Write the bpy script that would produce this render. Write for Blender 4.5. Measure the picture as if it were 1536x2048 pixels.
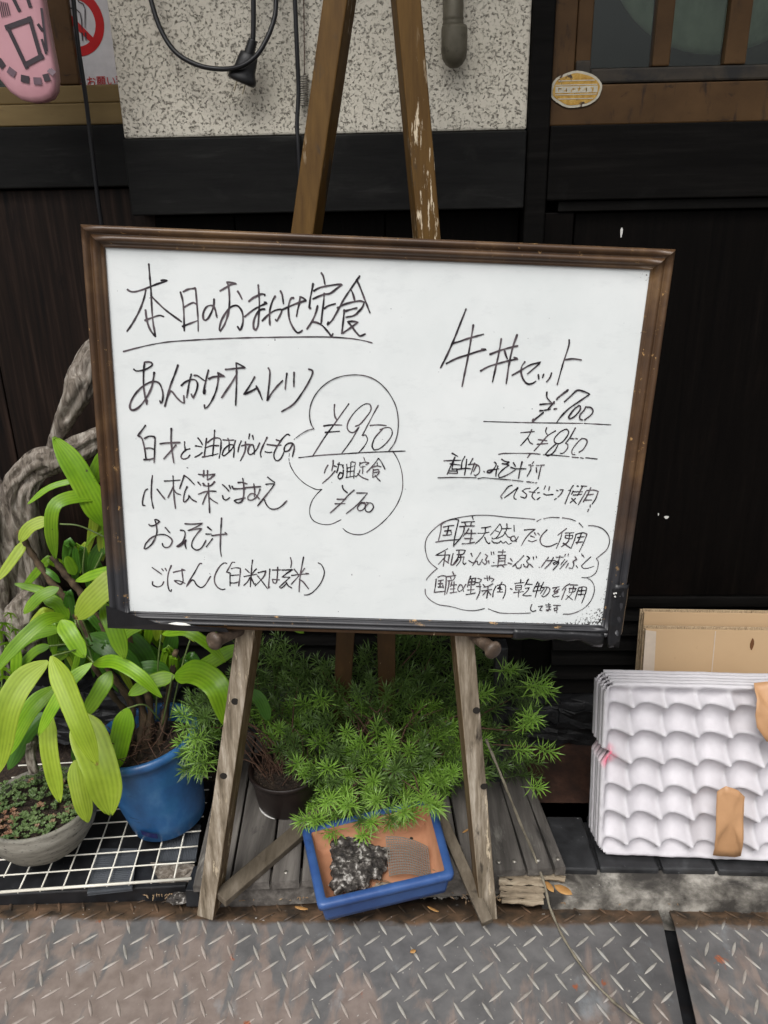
import bpy, bmesh, math, random
import numpy as np
from mathutils import Vector, Matrix, noise as mnoise

# ------------------------------------------------------------------ camera, world, sun, exposure
S = bpy.context.scene
for o in list(bpy.data.objects):
    bpy.data.objects.remove(o)
COL = S.collection
F, CX, CY = 1540.0, 768.0, 1024.0          # focal length and centre of a 1536 x 2048 picture

def _n(v):
    v = np.array(v, float)
    return v / np.linalg.norm(v)

def _r(u, v):
    return np.array([(u - CX) / F, (v - CY) / F, 1.0])
_Z = -_n(_r(845, 5000))
_X0 = -_n(_r(-44500, 1416))
_X = _n(_X0 - _Z * (_X0 @ _Z))
_Y = np.cross(_Z, _X)
R = np.array([_X, _Y, _Z])
CAM = np.array([0.0, 0.0, 1.0])
rx, ry, rz = R @ np.array([1, 0, 0]), R @ np.array([0, -1, 0]), R @ np.array([0, 0, -1])
cd = bpy.data.cameras.new('camera')
cam = bpy.data.objects.new('camera', cd)
COL.objects.link(cam)
cam.matrix_world = Matrix(((rx[0], ry[0], rz[0], CAM[0]), (rx[1], ry[1], rz[1], CAM[1]), (rx[2], ry[2], rz[2], CAM[2]), (0, 0, 0, 1)))
cd.sensor_fit = 'VERTICAL'
cd.sensor_height = 36.0
cd.lens = F / 2048 * 36.0
cd.clip_start = 0.02
cd.clip_end = 500
S.camera = cam

SUN_EL, SUN_AZ = math.radians(58), math.radians(200)      # azimuth measured from +Y (the wall) clockwise
w = bpy.data.worlds.new('World')
S.world = w
w.use_nodes = True
nt = w.node_tree
nt.nodes.clear()
sky = nt.nodes.new('ShaderNodeTexSky')
sky.sky_type = 'NISHITA'
sky.sun_disc = False
sky.sun_elevation = SUN_EL
sky.sun_rotation = SUN_AZ
sky.dust_density = 6.0
sky.air_density = 1.0
hs = nt.nodes.new('ShaderNodeHueSaturation')
hs.inputs['Saturation'].default_value = 0.16
bg = nt.nodes.new('ShaderNodeBackground')
bg.inputs[1].default_value = 0.15
wo = nt.nodes.new('ShaderNodeOutputWorld')
nt.links.new(sky.outputs[0], hs.inputs['Color'])
nt.links.new(hs.outputs[0], bg.inputs[0])
nt.links.new(bg.outputs[0], wo.inputs[0])

sd = bpy.data.lights.new('sun', 'SUN')
sd.energy = 1.3
sd.angle = math.radians(35)
sd.color = (1.0, 0.97, 0.93)
sun = bpy.data.objects.new('sun', sd)
COL.objects.link(sun)
_d = Vector((math.sin(SUN_AZ) * math.cos(SUN_EL), math.cos(SUN_AZ) * math.cos(SUN_EL), math.sin(SUN_EL)))
sun.rotation_euler = _d.to_track_quat('Z', 'Y').to_euler()
sun.location = (0, -3, 5)

S.view_settings.view_transform = 'Standard'
S.view_settings.look = 'None'
S.view_settings.gamma = 1.0
S.view_settings.use_curve_mapping = False
S.view_settings.exposure = 0.0
S.render.resolution_x, S.render.resolution_y = 768, 1024
try:
    S.cycles.max_bounces = 6
    S.cycles.transparent_max_bounces = 12
except Exception:
    pass

# ------------------------------------------------------------------ helpers
rnd = random.Random(7)

def wray(u, v):
    return R @ _r(u, v)

def G(u, v, z=0.0):                      # picture point on the level z
    r = wray(u, v)
    return Vector(CAM + r * (z - 1.0) / r[2])

def V(u, v, y):                          # picture point on the upright plane at depth y
    r = wray(u, v)
    return Vector(CAM + r * y / r[1])

_bx, _bd = _n(R @ _r(62581, 3072)), _n(R @ _r(612, 5850))
_bn = _n(np.cross(_bd, _bx))             # towards the viewer
if _bn[1] > 0:
    _bn = -_bn
_feet = (np.array(G(420, 1830)) + np.array(G(985, 1862))) / 2
BOFF = 0.016

def B(u, v, off=0.0):                    # picture point on the whiteboard's plane
    r = wray(u, v)
    d = _bn @ _feet + BOFF + off
    return Vector(CAM + r * (d - _bn @ CAM) / (_bn @ r))

def cr(pts, n=6, closed=False):          # Catmull-Rom through points, corners kept
    P = [Vector(p) for p in pts]
    if len(P) < 3:
        return P
    out = []
    for i in range(len(P) - 1):
        p1, p2 = P[i], P[i + 1]
        def corner(k):
            if k <= 0 or k >= len(P) - 1:
                return True
            a, b = P[k] - P[k - 1], P[k + 1] - P[k]
            if a.length < 1e-9 or b.length < 1e-9:
                return True
            return a.angle(b) > math.radians(75)
        p0 = p1 * 2 - p2 if corner(i) else P[i - 1]
        p3 = p2 * 2 - p1 if corner(i + 1) else P[i + 2]
        for k in range(n):
            t = k / n
            out.append(0.5 * ((2 * p1) + (p2 - p0) * t + (2 * p0 - 5 * p1 + 4 * p2 - p3) * t * t + (3 * p1 - p0 - 3 * p2 + p3) * t ** 3))
    out.append(P[-1])
    return out

def empty(name, loc, label, cat, group=None):
    o = bpy.data.objects.new(name, None)
    o.empty_display_size = 0.02
    COL.objects.link(o)
    o.location = loc
    tag(o, label, cat, group)
    return o

def tag(o, label=None, cat=None, group=None, kind=None):
    if label: o['label'] = label
    if cat: o['category'] = cat
    if group: o['group'] = group
    if kind: o['kind'] = kind
    return o

def root_loc(p):
    L = Vector((0, 0, 0))
    while p is not None:
        L += p.location
        p = p.parent
    return L

class MB:
    def __init__(s):
        s.v, s.f = [], []
    def add(s, vs, fs):
        b = len(s.v)
        s.v += [tuple(x) for x in vs]
        s.f += [tuple(b + i for i in f) for f in fs]
    def box(s, lo, hi):
        (a, b, c), (d, e, g) = lo, hi
        s.add([(a, b, c), (d, b, c), (d, e, c), (a, e, c), (a, b, g), (d, b, g), (d, e, g), (a, e, g)],
              [(0, 3, 2, 1), (4, 5, 6, 7), (0, 1, 5, 4), (1, 2, 6, 5), (2, 3, 7, 6), (3, 0, 4, 7)])
    def hexa(s, q0, q1):                 # two quads (4 points each) joined into a solid
        s.add(list(q0) + list(q1), [(3, 2, 1, 0), (4, 5, 6, 7), (0, 1, 5, 4), (1, 2, 6, 5), (2, 3, 7, 6), (3, 0, 4, 7)])
    def bar(s, p0, p1, wx, wy, side, w2=None, seg=1):   # beam; 'side' is the direction of width wx
        p0, p1 = Vector(p0), Vector(p1)
        t = (p1 - p0).normalized()
        a = Vector(side)
        a = (a - t * a.dot(t)).normalized()
        b = t.cross(a)
        rings = []
        for k in range(seg + 1):
            p = p0.lerp(p1, k / seg)
            rings.append([p + a * wx / 2 * i + b * wy / 2 * j for i, j in ((-1, -1), (1, -1), (1, 1), (-1, 1))])
        vs = [q for r_ in rings for q in r_]
        fs = [(3, 2, 1, 0), tuple(4 * seg + i for i in range(4))]
        for k in range(seg):
            for i in range(4):
                j = (i + 1) % 4
                fs.append((4 * k + i, 4 * k + j, 4 * k + 4 + j, 4 * k + 4 + i))
        s.add(vs, fs)
    def tube(s, path, rad, n=8, cap=True, sx=1.0):
        P = [Vector(p) for p in path]
        m = len(P)
        if not hasattr(rad, '__len__'):
            rad = [rad] * m
        t0 = (P[1] - P[0]).normalized()
        up = Vector((0, 0, 1)) if abs(t0.z) < .9 else Vector((1, 0, 0))
        a = t0.cross(up).normalized()
        vs, fs = [], []
        for i in range(m):
            t = (P[min(i + 1, m - 1)] - P[max(i - 1, 0)])
            t = t.normalized() if t.length > 1e-9 else t0
            a = (a - t * a.dot(t))
            a = a.normalized() if a.length > 1e-6 else t.orthogonal().normalized()
            b = t.cross(a)
            for k in range(n):
                c = 2 * math.pi * k / n
                vs.append(P[i] + (a * math.cos(c) * sx + b * math.sin(c)) * rad[i])
        for i in range(m - 1):
            for k in range(n):
                k2 = (k + 1) % n
                fs.append((i * n + k, i * n + k2, (i + 1) * n + k2, (i + 1) * n + k))
        if cap:
            fs.append(tuple(range(n - 1, -1, -1)))
            fs.append(tuple((m - 1) * n + k for k in range(n)))
        s.add(vs, fs)
    def lathe(s, prof, c=(0, 0, 0), n=40):
        c = Vector(c)
        vs, fs = [], []
        for r_, z in prof:
            for k in range(n):
                a = 2 * math.pi * k / n
                vs.append(c + Vector((r_ * math.cos(a), r_ * math.sin(a), z)))
        for i in range(len(prof) - 1):
            for k in range(n):
                k2 = (k + 1) % n
                fs.append((i * n + k, i * n + k2, (i + 1) * n + k2, (i + 1) * n + k))
        s.add(vs, fs)
    def build(s, name, m, parent=None, smooth=False, bevel=0, kind=None, label=None, loc=None):
        me = bpy.data.meshes.new(name)
        if parent is not None:
            L = root_loc(parent)
        else:
            L = Vector(loc) if loc is not None else Vector((0, 0, 0))
        me.from_pydata([(x - L.x, y - L.y, z - L.z) for x, y, z in s.v], [], s.f)
        me.validate()
        me.materials.append(m)
        if smooth:
            me.polygons.foreach_set('use_smooth', [True] * len(me.polygons))
        o = bpy.data.objects.new(name, me)
        COL.objects.link(o)
        if parent is not None:
            o.parent = parent
        else:
            o.location = L
        if bevel:
            b = o.modifiers.new('bevel', 'BEVEL')
            b.width = bevel
            b.segments = 2
            b.limit_method = 'ANGLE'
            b.angle_limit = math.radians(40)
        if kind: o['kind'] = kind
        if label: o['label'] = label
        return o

def jitter(m, amt, sc=30, seed=0.0):
    o = []
    for x, y, z in m.v:
        n = mnoise.noise_vector(Vector((x * sc + seed, y * sc, z * sc)))
        o.append((x + n.x * amt, y + n.y * amt, z + n.z * amt))
    m.v = o

# ------------------------------------------------------------------ materials
def new_mat(name):
    m = bpy.data.materials.new(name)
    m.use_nodes = True
    t = m.node_tree
    b = t.nodes['Principled BSDF']
    return m, t, b

def ramp(t, cols, src):
    r = t.nodes.new('ShaderNodeValToRGB')
    e = r.color_ramp.elements
    while len(e) < len(cols):
        e.new(0.5)
    for i, (p, c) in enumerate(cols):
        e[i].position = p
        e[i].color = (c[0], c[1], c[2], 1)
    t.links.new(src, r.inputs[0])
    return r

def mapped(t, scale, coord='Object', loc=(0, 0, 0), rot=(0, 0, 0)):
    tc = t.nodes.new('ShaderNodeTexCoord')
    mp = t.nodes.new('ShaderNodeMapping')
    mp.inputs['Scale'].default_value = scale
    mp.inputs['Location'].default_value = loc
    mp.inputs['Rotation'].default_value = rot
    t.links.new(tc.outputs[coord], mp.inputs[0])
    return mp.outputs[0]

def noise(t, vec, sc=1.0, detail=6, rough=.6, dist=0.0):
    n = t.nodes.new('ShaderNodeTexNoise')
    n.inputs['Scale'].default_value = sc
    n.inputs['Detail'].default_value = detail
    n.inputs['Roughness'].default_value = rough
    n.inputs['Distortion'].default_value = dist
    t.links.new(vec, n.inputs['Vector'])
    return n.outputs['Fac']

def mix(t, fac, a, b, mode='MIX'):
    m = t.nodes.new('ShaderNodeMix')
    m.data_type = 'RGBA'
    m.blend_type = mode
    if hasattr(fac, 'links') or hasattr(fac, 'is_linked'):
        t.links.new(fac, m.inputs[0])
    else:
        m.inputs[0].default_value = fac
    for k, x in ((6, a), (7, b)):
        if isinstance(x, (tuple, list)):
            m.inputs[k].default_value = (x[0], x[1], x[2], 1)
        else:
            t.links.new(x, m.inputs[k])
    return m.outputs[2]

def bump(t, b, h, strength=.3, dist=.002, prev=None):
    n = t.nodes.new('ShaderNodeBump')
    n.inputs['Strength'].default_value = strength
    n.inputs['Distance'].default_value = dist
    t.links.new(h, n.inputs['Height'])
    if prev is not None:
        t.links.new(prev, n.inputs['Normal'])
    t.links.new(n.outputs[0], b.inputs['Normal'])
    return n.outputs[0]

def mat(name, cols, scale=(10, 10, 10), rough=.6, bmp=.3, bdist=.001, detail=8, spots=(), metallic=0.0, spec=.5, dist=0.0,
        sat=None, fine=None, coat=0.0, roughvar=None, world=False, objrand=0.0):
    """noise of the given stretch through a ramp, blotches laid over it, bump from the same noise"""
    m, t, b = new_mat(name)
    src = 'Object'
    vec = mapped(t, scale, src)
    n = noise(t, vec, 1.0, detail, .62, dist)
    c = ramp(t, cols, n).outputs[0]
    for (sc, lo, hi, colr) in spots:
        v2 = mapped(t, sc, src, (3.1, 1.7, 5.3))
        n2 = noise(t, v2, 1.0, 6, .65, .4)
        f = ramp(t, [(lo, (0, 0, 0)), (hi, (1, 1, 1))], n2).outputs[0]
        c = mix(t, f, c, colr)
    if objrand:
        oi = t.nodes.new('ShaderNodeObjectInfo')
        mr = t.nodes.new('ShaderNodeMapRange')
        mr.inputs[3].default_value = 1 - objrand
        mr.inputs[4].default_value = 1 + objrand
        t.links.new(oi.outputs['Random'], mr.inputs[0])
        hsv = t.nodes.new('ShaderNodeHueSaturation')
        t.links.new(mr.outputs[0], hsv.inputs['Value'])
        t.links.new(c, hsv.inputs['Color'])
        c = hsv.outputs[0]
    t.links.new(c, b.inputs['Base Color'])
    b.inputs['Roughness'].default_value = rough
    if roughvar:
        mr = t.nodes.new('ShaderNodeMapRange')
        mr.inputs[3].default_value = roughvar[0]
        mr.inputs[4].default_value = roughvar[1]
        t.links.new(n, mr.inputs[0])
        t.links.new(mr.outputs[0], b.inputs['Roughness'])
    b.inputs['Metallic'].default_value = metallic
    b.inputs['Specular IOR Level'].default_value = spec
    b.inputs['Coat Weight'].default_value = coat
    pv = None
    if bmp:
        pv = bump(t, b, n, bmp, bdist)
    if fine:
        f2 = noise(t, mapped(t, (fine[0],) * 3, src), 1.0, 4, .6)
        bump(t, b, f2, fine[1], fine[2], pv)
    return m

def flat(name, c, rough=.5, metallic=0.0, spec=.5):
    return mat(name, [(0.3, tuple(x * .9 for x in c)), (0.7, tuple(min(1, x * 1.08) for x in c))], (60, 60, 60), rough, .05, .0005, metallic=metallic, spec=spec)

K = {}
K['stucco'] = None
def stucco():
    m, t, b = new_mat('stucco')
    vec = mapped(t, (1, 1, 1))
    n1 = noise(t, vec, 270, 3, .6, .35)
    pit = ramp(t, [(.25, (0, 0, 0)), (.34, (.25, .25, .25)), (.40, (.74, .74, .74)), (.48, (1, 1, 1))], n1).outputs[0]
    n2 = noise(t, vec, 6, 5, .6)
    base = ramp(t, [(.3, (.70, .65, .54)), (.75, (.80, .75, .64))], n2).outputs[0]
    c = mix(t, pit, (.21, .185, .14), base)
    n3 = noise(t, mapped(t, (14, 14, 5)), 1, 6, .7)
    st = ramp(t, [(.58, (0, 0, 0)), (.8, (.55, .55, .55))], n3).outputs[0]
    c = mix(t, st, c, (.36, .32, .24))
    t.links.new(c, b.inputs['Base Color'])
    b.inputs['Roughness'].default_value = .9
    pv = bump(t, b, pit, .9, .003)
    bump(t, b, noise(t, vec, 420, 2, .5), .3, .001, pv)
    return m
K['stucco'] = stucco()
K['char'] = mat('charred_timber', [(.3, (.003, .0028, .0025)), (.55, (.0055, .005, .0045)), (.8, (.012, .011, .010))], (6, 40, 90), .6, .4, .0012, spots=[((9, 9, 9), .6, .85, (.014, .0135, .013))], spec=.07)
K['charv'] = mat('charred_panel', [(.3, (.0018, .0014, .0012)), (.6, (.0036, .0027, .0022)), (.85, (.009, .0065, .005))], (120, 40, 5), .55, .45, .001, spots=[((5, 5, 3), .55, .85, (.011, .007, .0055))], spec=.07)
K['ply'] = mat('stained_plywood', [(.3, (.004, .003, .0025)), (.5, (.012, .007, .005)), (.75, (.036, .021, .015))], (110, 30, 4), .55, .5, .001, spots=[((30, 20, 6), .60, .72, (.003, .0025, .0025)), ((6, 6, 3), .6, .9, (.017, .016, .015))], spec=.15)
K['beam'] = mat('weathered_black_beam', [(.3, (.004, .004, .004)), (.6, (.009, .009, .0085)), (.82, (.032, .032, .030))], (7, 30, 60), .6, .5, .0015, spots=[((12, 12, 20), .58, .85, (.022, .0215, .02))], spec=.15)
K['brown'] = mat('brown_painted_frame', [(.3, (.062, .032, .012)), (.6, (.098, .052, .020)), (.85, (.14, .080, .034))], (10, 30, 14), .55, .25, .001, spots=[((22, 22, 60), .60, .72, (.018, .012, .009)), ((60, 60, 12), .57, .70, (.025, .016, .012))], spec=.2)
K['brownd'] = mat('dark_mossy_rail', [(.3, (.02, .016, .012)), (.6, (.045, .034, .022)), (.8, (.10, .09, .07))], (24, 30, 50), .7, .4, .0015, spots=[((20, 20, 20), .5, .65, (.012, .011, .010))])
K['tan'] = mat('tan_sill', [(.3, (.17, .115, .045)), (.6, (.23, .162, .068)), (.85, (.28, .21, .10))], (5, 20, 30), .6, .2, .0008, spots=[((8, 8, 30), .60, .76, (.09, .06, .035))], spec=.25)
K['stone'] = mat('black_rough_stone', [(.3, (.005, .005, .0055)), (.55, (.012, .0125, .014)), (.8, (.035, .037, .041))], (22, 22, 40), .55, .9, .006, fine=(140, .5, .002), spec=.5)
K['blackwood'] = K['char']
def glassm():
    m, t, b = new_mat('old_window_glass')
    tr = t.nodes.new('ShaderNodeBsdfTransparent')
    tr.inputs[0].default_value = (.80, .86, .82, 1)
    gl = t.nodes.new('ShaderNodeBsdfGlossy')
    gl.inputs['Roughness'].default_value = .05
    fr = t.nodes.new('ShaderNodeFresnel')
    fr.inputs[0].default_value = 1.45
    bp_ = t.nodes.new('ShaderNodeBump')
    bp_.inputs['Strength'].default_value = .25
    bp_.inputs['Distance'].default_value = .003
    t.links.new(noise(t, mapped(t, (9, 9, 5)), 1, 2, .5), bp_.inputs['Height'])
    t.links.new(bp_.outputs[0], gl.inputs['Normal'])
    t.links.new(bp_.outputs[0], fr.inputs['Normal'])
    ms = t.nodes.new('ShaderNodeMixShader')
    t.links.new(fr.outputs[0], ms.inputs[0])
    t.links.new(tr.outputs[0], ms.inputs[1])
    t.links.new(gl.outputs[0], ms.inputs[2])
    t.links.new(ms.outputs[0], t.nodes['Material Output'].inputs[0])
    return m
K['glass'] = glassm()
K['concrete'] = mat('weathered_concrete', [(.34, (.045, .04, .034)), (.48, (.16, .148, .128)), (.66, (.42, .395, .35))], (26, 26, 26), .9, .5, .002, fine=(260, .5, .0012), spots=[((9, 9, 9), .5, .62, (.04, .036, .032)), ((150, 150, 150), .67, .72, (.5, .48, .45))])
K['slate'] = mat('wet_slate', [(.3, (.014, .014, .015)), (.6, (.030, .031, .033)), (.85, (.075, .077, .08))], (30, 30, 30), .35, .3, .001, roughvar=(.15, .6), fine=(200, .3, .0008), spots=[((160, 160, 160), .68, .73, (.35, .35, .35))])
K['rustfloor'] = mat('rust_brown_floor', [(.3, (.018, .009, .006)), (.55, (.05, .022, .013)), (.8, (.09, .045, .03))], (40, 30, 30), .7, .6, .002, fine=(180, .4, .001), spots=[((12, 12, 12), .52, .7, (.012, .009, .008))])
K['rub'] = mat('black_rubber_mat', [(.3, (.008, .008, .009)), (.6, (.018, .019, .022)), (.85, (.05, .052, .058))], (30, 30, 30), .45, .2, .001, roughvar=(.25, .6), spots=[((220, 220, 220), .69, .73, (.4, .38, .33)), ((9, 40, 9), .6, .8, (.035, .02, .014))])
K['ribbed'] = mat('ribbed_grey_plastic', [(.3, (.05, .056, .064)), (.7, (.105, .114, .128))], (20, 20, 20), .45, .1, .0005, roughvar=(.3, .6))
K['wire'] = mat('cream_coated_wire', [(.3, (.60, .57, .48)), (.7, (.80, .78, .70))], (20, 20, 20), .4, 0, spots=[((45, 45, 45), .66, .70, (.30, .13, .03))])
K['asphalt'] = mat('asphalt', [(.3, (.035, .035, .036)), (.7, (.07, .07, .072))], (60, 60, 60), .9, .5, .003)
K['deck'] = mat('weathered_deck_board', [(.25, (.038, .034, .030)), (.5, (.105, .094, .084)), (.75, (.20, .184, .163))], (60, 5, 60), .8, .5, .0014, detail=10, spots=[((30, 7, 30), .60, .72, (.26, .245, .215)), ((20, 9, 20), .60, .75, (.022, .019, .018))], fine=(300, .3, .0006), objrand=.22)
K['legf'] = mat('worn_easel_wood', [(.25, (.16, .12, .08)), (.5, (.27, .22, .16)), (.78, (.44, .39, .31))], (70, 70, 5), .75, .4, .0009, detail=10, spots=[((40, 40, 10), .64, .72, (.06, .048, .035))], fine=(350, .25, .0004))
K['legb'] = mat('brown_easel_wood', [(.3, (.045, .020, .006)), (.6, (.070, .033, .010)), (.85, (.11, .058, .02))], (60, 60, 6), .6, .25, .0006, spots=[((110, 110, 14), .66, .70, (.62, .50, .33))])
def legm():
    """varnished brown above, worn bare and greying towards the foot; chipped along the edges"""
    m, t, b = new_mat('easel_leg_wood')
    v = mapped(t, (100, 100, 7))
    n = noise(t, v, 1, 10, .66)
    brown = ramp(t, [(.3, (.062, .030, .006)), (.6, (.108, .056, .012)), (.85, (.165, .092, .026))], n).outputs[0]
    grey = ramp(t, [(.32, (.10, .078, .052)), (.5, (.25, .205, .15)), (.68, (.50, .44, .36))], n).outputs[0]
    g = t.nodes.new('ShaderNodeNewGeometry')
    sp = t.nodes.new('ShaderNodeSeparateXYZ')
    t.links.new(g.outputs['Position'], sp.inputs[0])
    mr = t.nodes.new('ShaderNodeMapRange')
    mr.inputs[1].default_value = .95
    mr.inputs[2].default_value = .38
    t.links.new(sp.outputs['Z'], mr.inputs[0])
    at = t.nodes.new('ShaderNodeAttribute')
    at.attribute_name = 'face_kind'
    wear = t.nodes.new('ShaderNodeMath')
    wear.operation = 'MULTIPLY'
    t.links.new(mr.outputs[0], wear.inputs[0])
    t.links.new(at.outputs['Fac'], wear.inputs[1])
    c = mix(t, wear.outputs[0], brown, grey)
    n2 = noise(t, mapped(t, (150, 150, 16), loc=(2, 1, 4)), 1, 5, .7)
    th = ramp(t, [(.57, (0, 0, 0)), (.61, (1, 1, 1))], n2).outputs[0]
    n3 = noise(t, mapped(t, (9, 9, 3), loc=(1, 5, 2)), 1, 3, .6)
    th2 = ramp(t, [(.47, (0, 0, 0)), (.56, (1, 1, 1))], n3).outputs[0]
    ch = mix(t, 1.0, th, th2, 'MULTIPLY')
    c = mix(t, ch, c, (.60, .50, .36))
    n4 = noise(t, mapped(t, (40, 40, 12), loc=(6, 5, 2)), 1, 5, .6)
    dk = ramp(t, [(.60, (0, 0, 0)), (.70, (1, 1, 1))], n4).outputs[0]
    c = mix(t, dk, c, (.035, .028, .022))
    t.links.new(c, b.inputs['Base Color'])
    b.inputs['Roughness'].default_value = .6
    b.inputs['Specular IOR Level'].default_value = .22
    bump(t, b, n, .4, .0008)
    return m
K['leg'] = legm()
K['strut'] = mat('greyed_strut_wood', [(.3, (.07, .055, .038)), (.55, (.14, .115, .085)), (.8, (.25, .215, .17))], (50, 12, 50), .8, .4, .001, spots=[((30, 30, 30), .62, .72, (.03, .024, .018))], spec=.2)
def framem(name, z_dark, dark_amt):
    m, t, b = new_mat(name)
    v = mapped(t, (9, 9, 9))
    n = noise(t, v, 1, 8, .65)
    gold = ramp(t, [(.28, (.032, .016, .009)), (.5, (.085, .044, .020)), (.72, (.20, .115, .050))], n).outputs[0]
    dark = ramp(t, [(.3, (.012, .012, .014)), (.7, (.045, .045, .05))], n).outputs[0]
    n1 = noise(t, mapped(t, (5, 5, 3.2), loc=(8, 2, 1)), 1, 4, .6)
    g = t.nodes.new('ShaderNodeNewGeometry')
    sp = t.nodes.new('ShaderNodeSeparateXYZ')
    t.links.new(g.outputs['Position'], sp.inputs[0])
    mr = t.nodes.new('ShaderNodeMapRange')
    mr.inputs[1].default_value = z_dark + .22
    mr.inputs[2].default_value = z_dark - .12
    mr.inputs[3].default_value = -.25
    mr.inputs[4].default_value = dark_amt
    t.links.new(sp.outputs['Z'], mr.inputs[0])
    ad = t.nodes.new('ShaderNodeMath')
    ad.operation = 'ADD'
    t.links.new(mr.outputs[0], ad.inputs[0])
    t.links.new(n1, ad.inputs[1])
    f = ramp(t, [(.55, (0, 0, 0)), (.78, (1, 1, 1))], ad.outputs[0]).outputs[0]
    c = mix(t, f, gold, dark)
    n2 = noise(t, mapped(t, (90, 90, 90)), 1, 4, .7)
    ch = ramp(t, [(.63, (0, 0, 0)), (.67, (1, 1, 1))], n2).outputs[0]
    n3 = noise(t, mapped(t, (12, 12, 12), loc=(4, 4, 4)), 1, 3, .6)
    ch2 = ramp(t, [(.46, (0, 0, 0)), (.56, (1, 1, 1))], n3).outputs[0]
    c = mix(t, mix(t, 1.0, ch, ch2, 'MULTIPLY'), c, (.50, .30, .12))
    t.links.new(c, b.inputs['Base Color'])
    b.inputs['Roughness'].default_value = .42
    b.inputs['Coat Weight'].default_value = .04
    bump(t, b, n, .2, .0008)
    return m
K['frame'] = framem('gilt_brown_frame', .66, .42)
K['tape'] = mat('black_tape_film', [(.3, (.006, .006, .007)), (.7, (.016, .016, .018))], (30, 30, 12), .32, .5, .002, fine=(60, .5, .002), spots=[((120, 120, 120), .68, .73, (.2, .2, .2))])
def boardm():
    m, t, b = new_mat('whiteboard_enamel')
    v = mapped(t, (1, 1, 1))
    n = noise(t, v, 9, 5, .6)
    c = ramp(t, [(.3, (.74, .775, .77)), (.7, (.83, .855, .85))], n).outputs[0]
    sm = ramp(t, [(.54, (0, 0, 0)), (.78, (.22, .22, .22))], noise(t, mapped(t, (22, 22, 50)), 1, 6, .72)).outputs[0]
    c = mix(t, sm, c, (.40, .42, .44))
    dots = ramp(t, [(.735, (0, 0, 0)), (.76, (1, 1, 1))], noise(t, v, 150, 3, .6)).outputs[0]
    c = mix(t, dots, c, (.2, .2, .22))
    # flaking of the enamel that gathers at the lower right corner and along the rims
    at = t.nodes.new('ShaderNodeAttribute')
    at.attribute_name = 'flake'
    ad = t.nodes.new('ShaderNodeMath')
    ad.operation = 'ADD'
    nn = noise(t, v, 330, 5, .75)
    t.links.new(nn, ad.inputs[0])
    t.links.new(at.outputs['Fac'], ad.inputs[1])
    fl = ramp(t, [(.735, (0, 0, 0)), (.76, (1, 1, 1))], ad.outputs[0]).outputs[0]
    c = mix(t, fl, c, (.018, .015, .014))
    t.links.new(c, b.inputs['Base Color'])
    b.inputs['Roughness'].default_value = .24
    b.inputs['Specular IOR Level'].default_value = .5
    return m
K['board'] = boardm()
def inkm():
    m, t, b = new_mat('marker_ink')
    n = noise(t, mapped(t, (160, 160, 160)), 1, 3, .6)
    n2 = noise(t, mapped(t, (45, 45, 45)), 1, 2, .6)
    c = ramp(t, [(.42, (.010, .006, .010)), (.62, (.11, .085, .095))], n2).outputs[0]
    t.links.new(c, b.inputs['Base Color'])
    b.inputs['Roughness'].default_value = .35
    return m
K['ink'] = inkm()
K['bluepot'] = mat('blue_glaze', [(.3, (.014, .062, .17)), (.55, (.026, .115, .29)), (.8, (.085, .22, .41))], (22, 22, 14), .36, .25, .001, spots=[((7, 7, 12), .55, .8, (.025, .13, .27)), ((90, 90, 90), .69, .74, (.16, .28, .38)), ((16, 16, 60), .66, .76, (.006, .015, .05))], roughvar=(.22, .5), fine=(120, .15, .0006))
K['bluetray'] = mat('cobalt_glaze', [(.3, (.020, .055, .19)), (.7, (.048, .115, .31))], (18, 18, 18), .3, .1, .0006, spots=[((30, 30, 30), .63, .76, (.16, .28, .44)), ((12, 12, 12), .62, .7, (.01, .02, .06))], roughvar=(.2, .5))
K['terra'] = mat('terracotta', [(.3, (.34, .145, .075)), (.6, (.49, .235, .13)), (.85, (.56, .32, .20))], (14, 14, 14), .8, .2, .001, spots=[((12, 12, 12), .58, .76, (.22, .12, .08)), ((9, 9, 9), .62, .75, (.50, .40, .32))])
K['greypot'] = mat('speckled_grey_stoneware', [(.3, (.11, .103, .085)), (.5, (.22, .207, .172)), (.75, (.33, .315, .27))], (18, 18, 90), .75, .4, .001, spots=[((130, 130, 240), .57, .68, (.03, .028, .025)), ((8, 8, 8), .58, .72, (.07, .068, .06))], fine=(300, .3, .0006))
K['blackpot'] = mat('dark_brown_plastic', [(.3, (.014, .009, .008)), (.7, (.026, .017, .014))], (20, 20, 20), .4, .1, .0006, spots=[((60, 60, 60), .68, .74, (.12, .10, .08))])
K['soil'] = mat('potting_soil', [(.3, (.010, .006, .004)), (.55, (.035, .022, .014)), (.8, (.11, .08, .05))], (120, 120, 120), .95, 1.0, .006, fine=(400, .6, .002))
K['drift'] = mat('grey_driftwood', [(.32, (.04, .030, .022)), (.47, (.18, .15, .12)), (.68, (.42, .38, .33))], (75, 75, 16), .85, .9, .004, detail=10, dist=1.2, spots=[((14, 14, 5), .60, .70, (.035, .027, .02))], fine=(160, .5, .0015))
K['cane'] = mat('fibrous_brown_cane', [(.3, (.025, .015, .009)), (.55, (.085, .055, .03)), (.8, (.26, .19, .10))], (40, 40, 40), .85, .8, .003, detail=9, fine=(200, .5, .0015))
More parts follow.
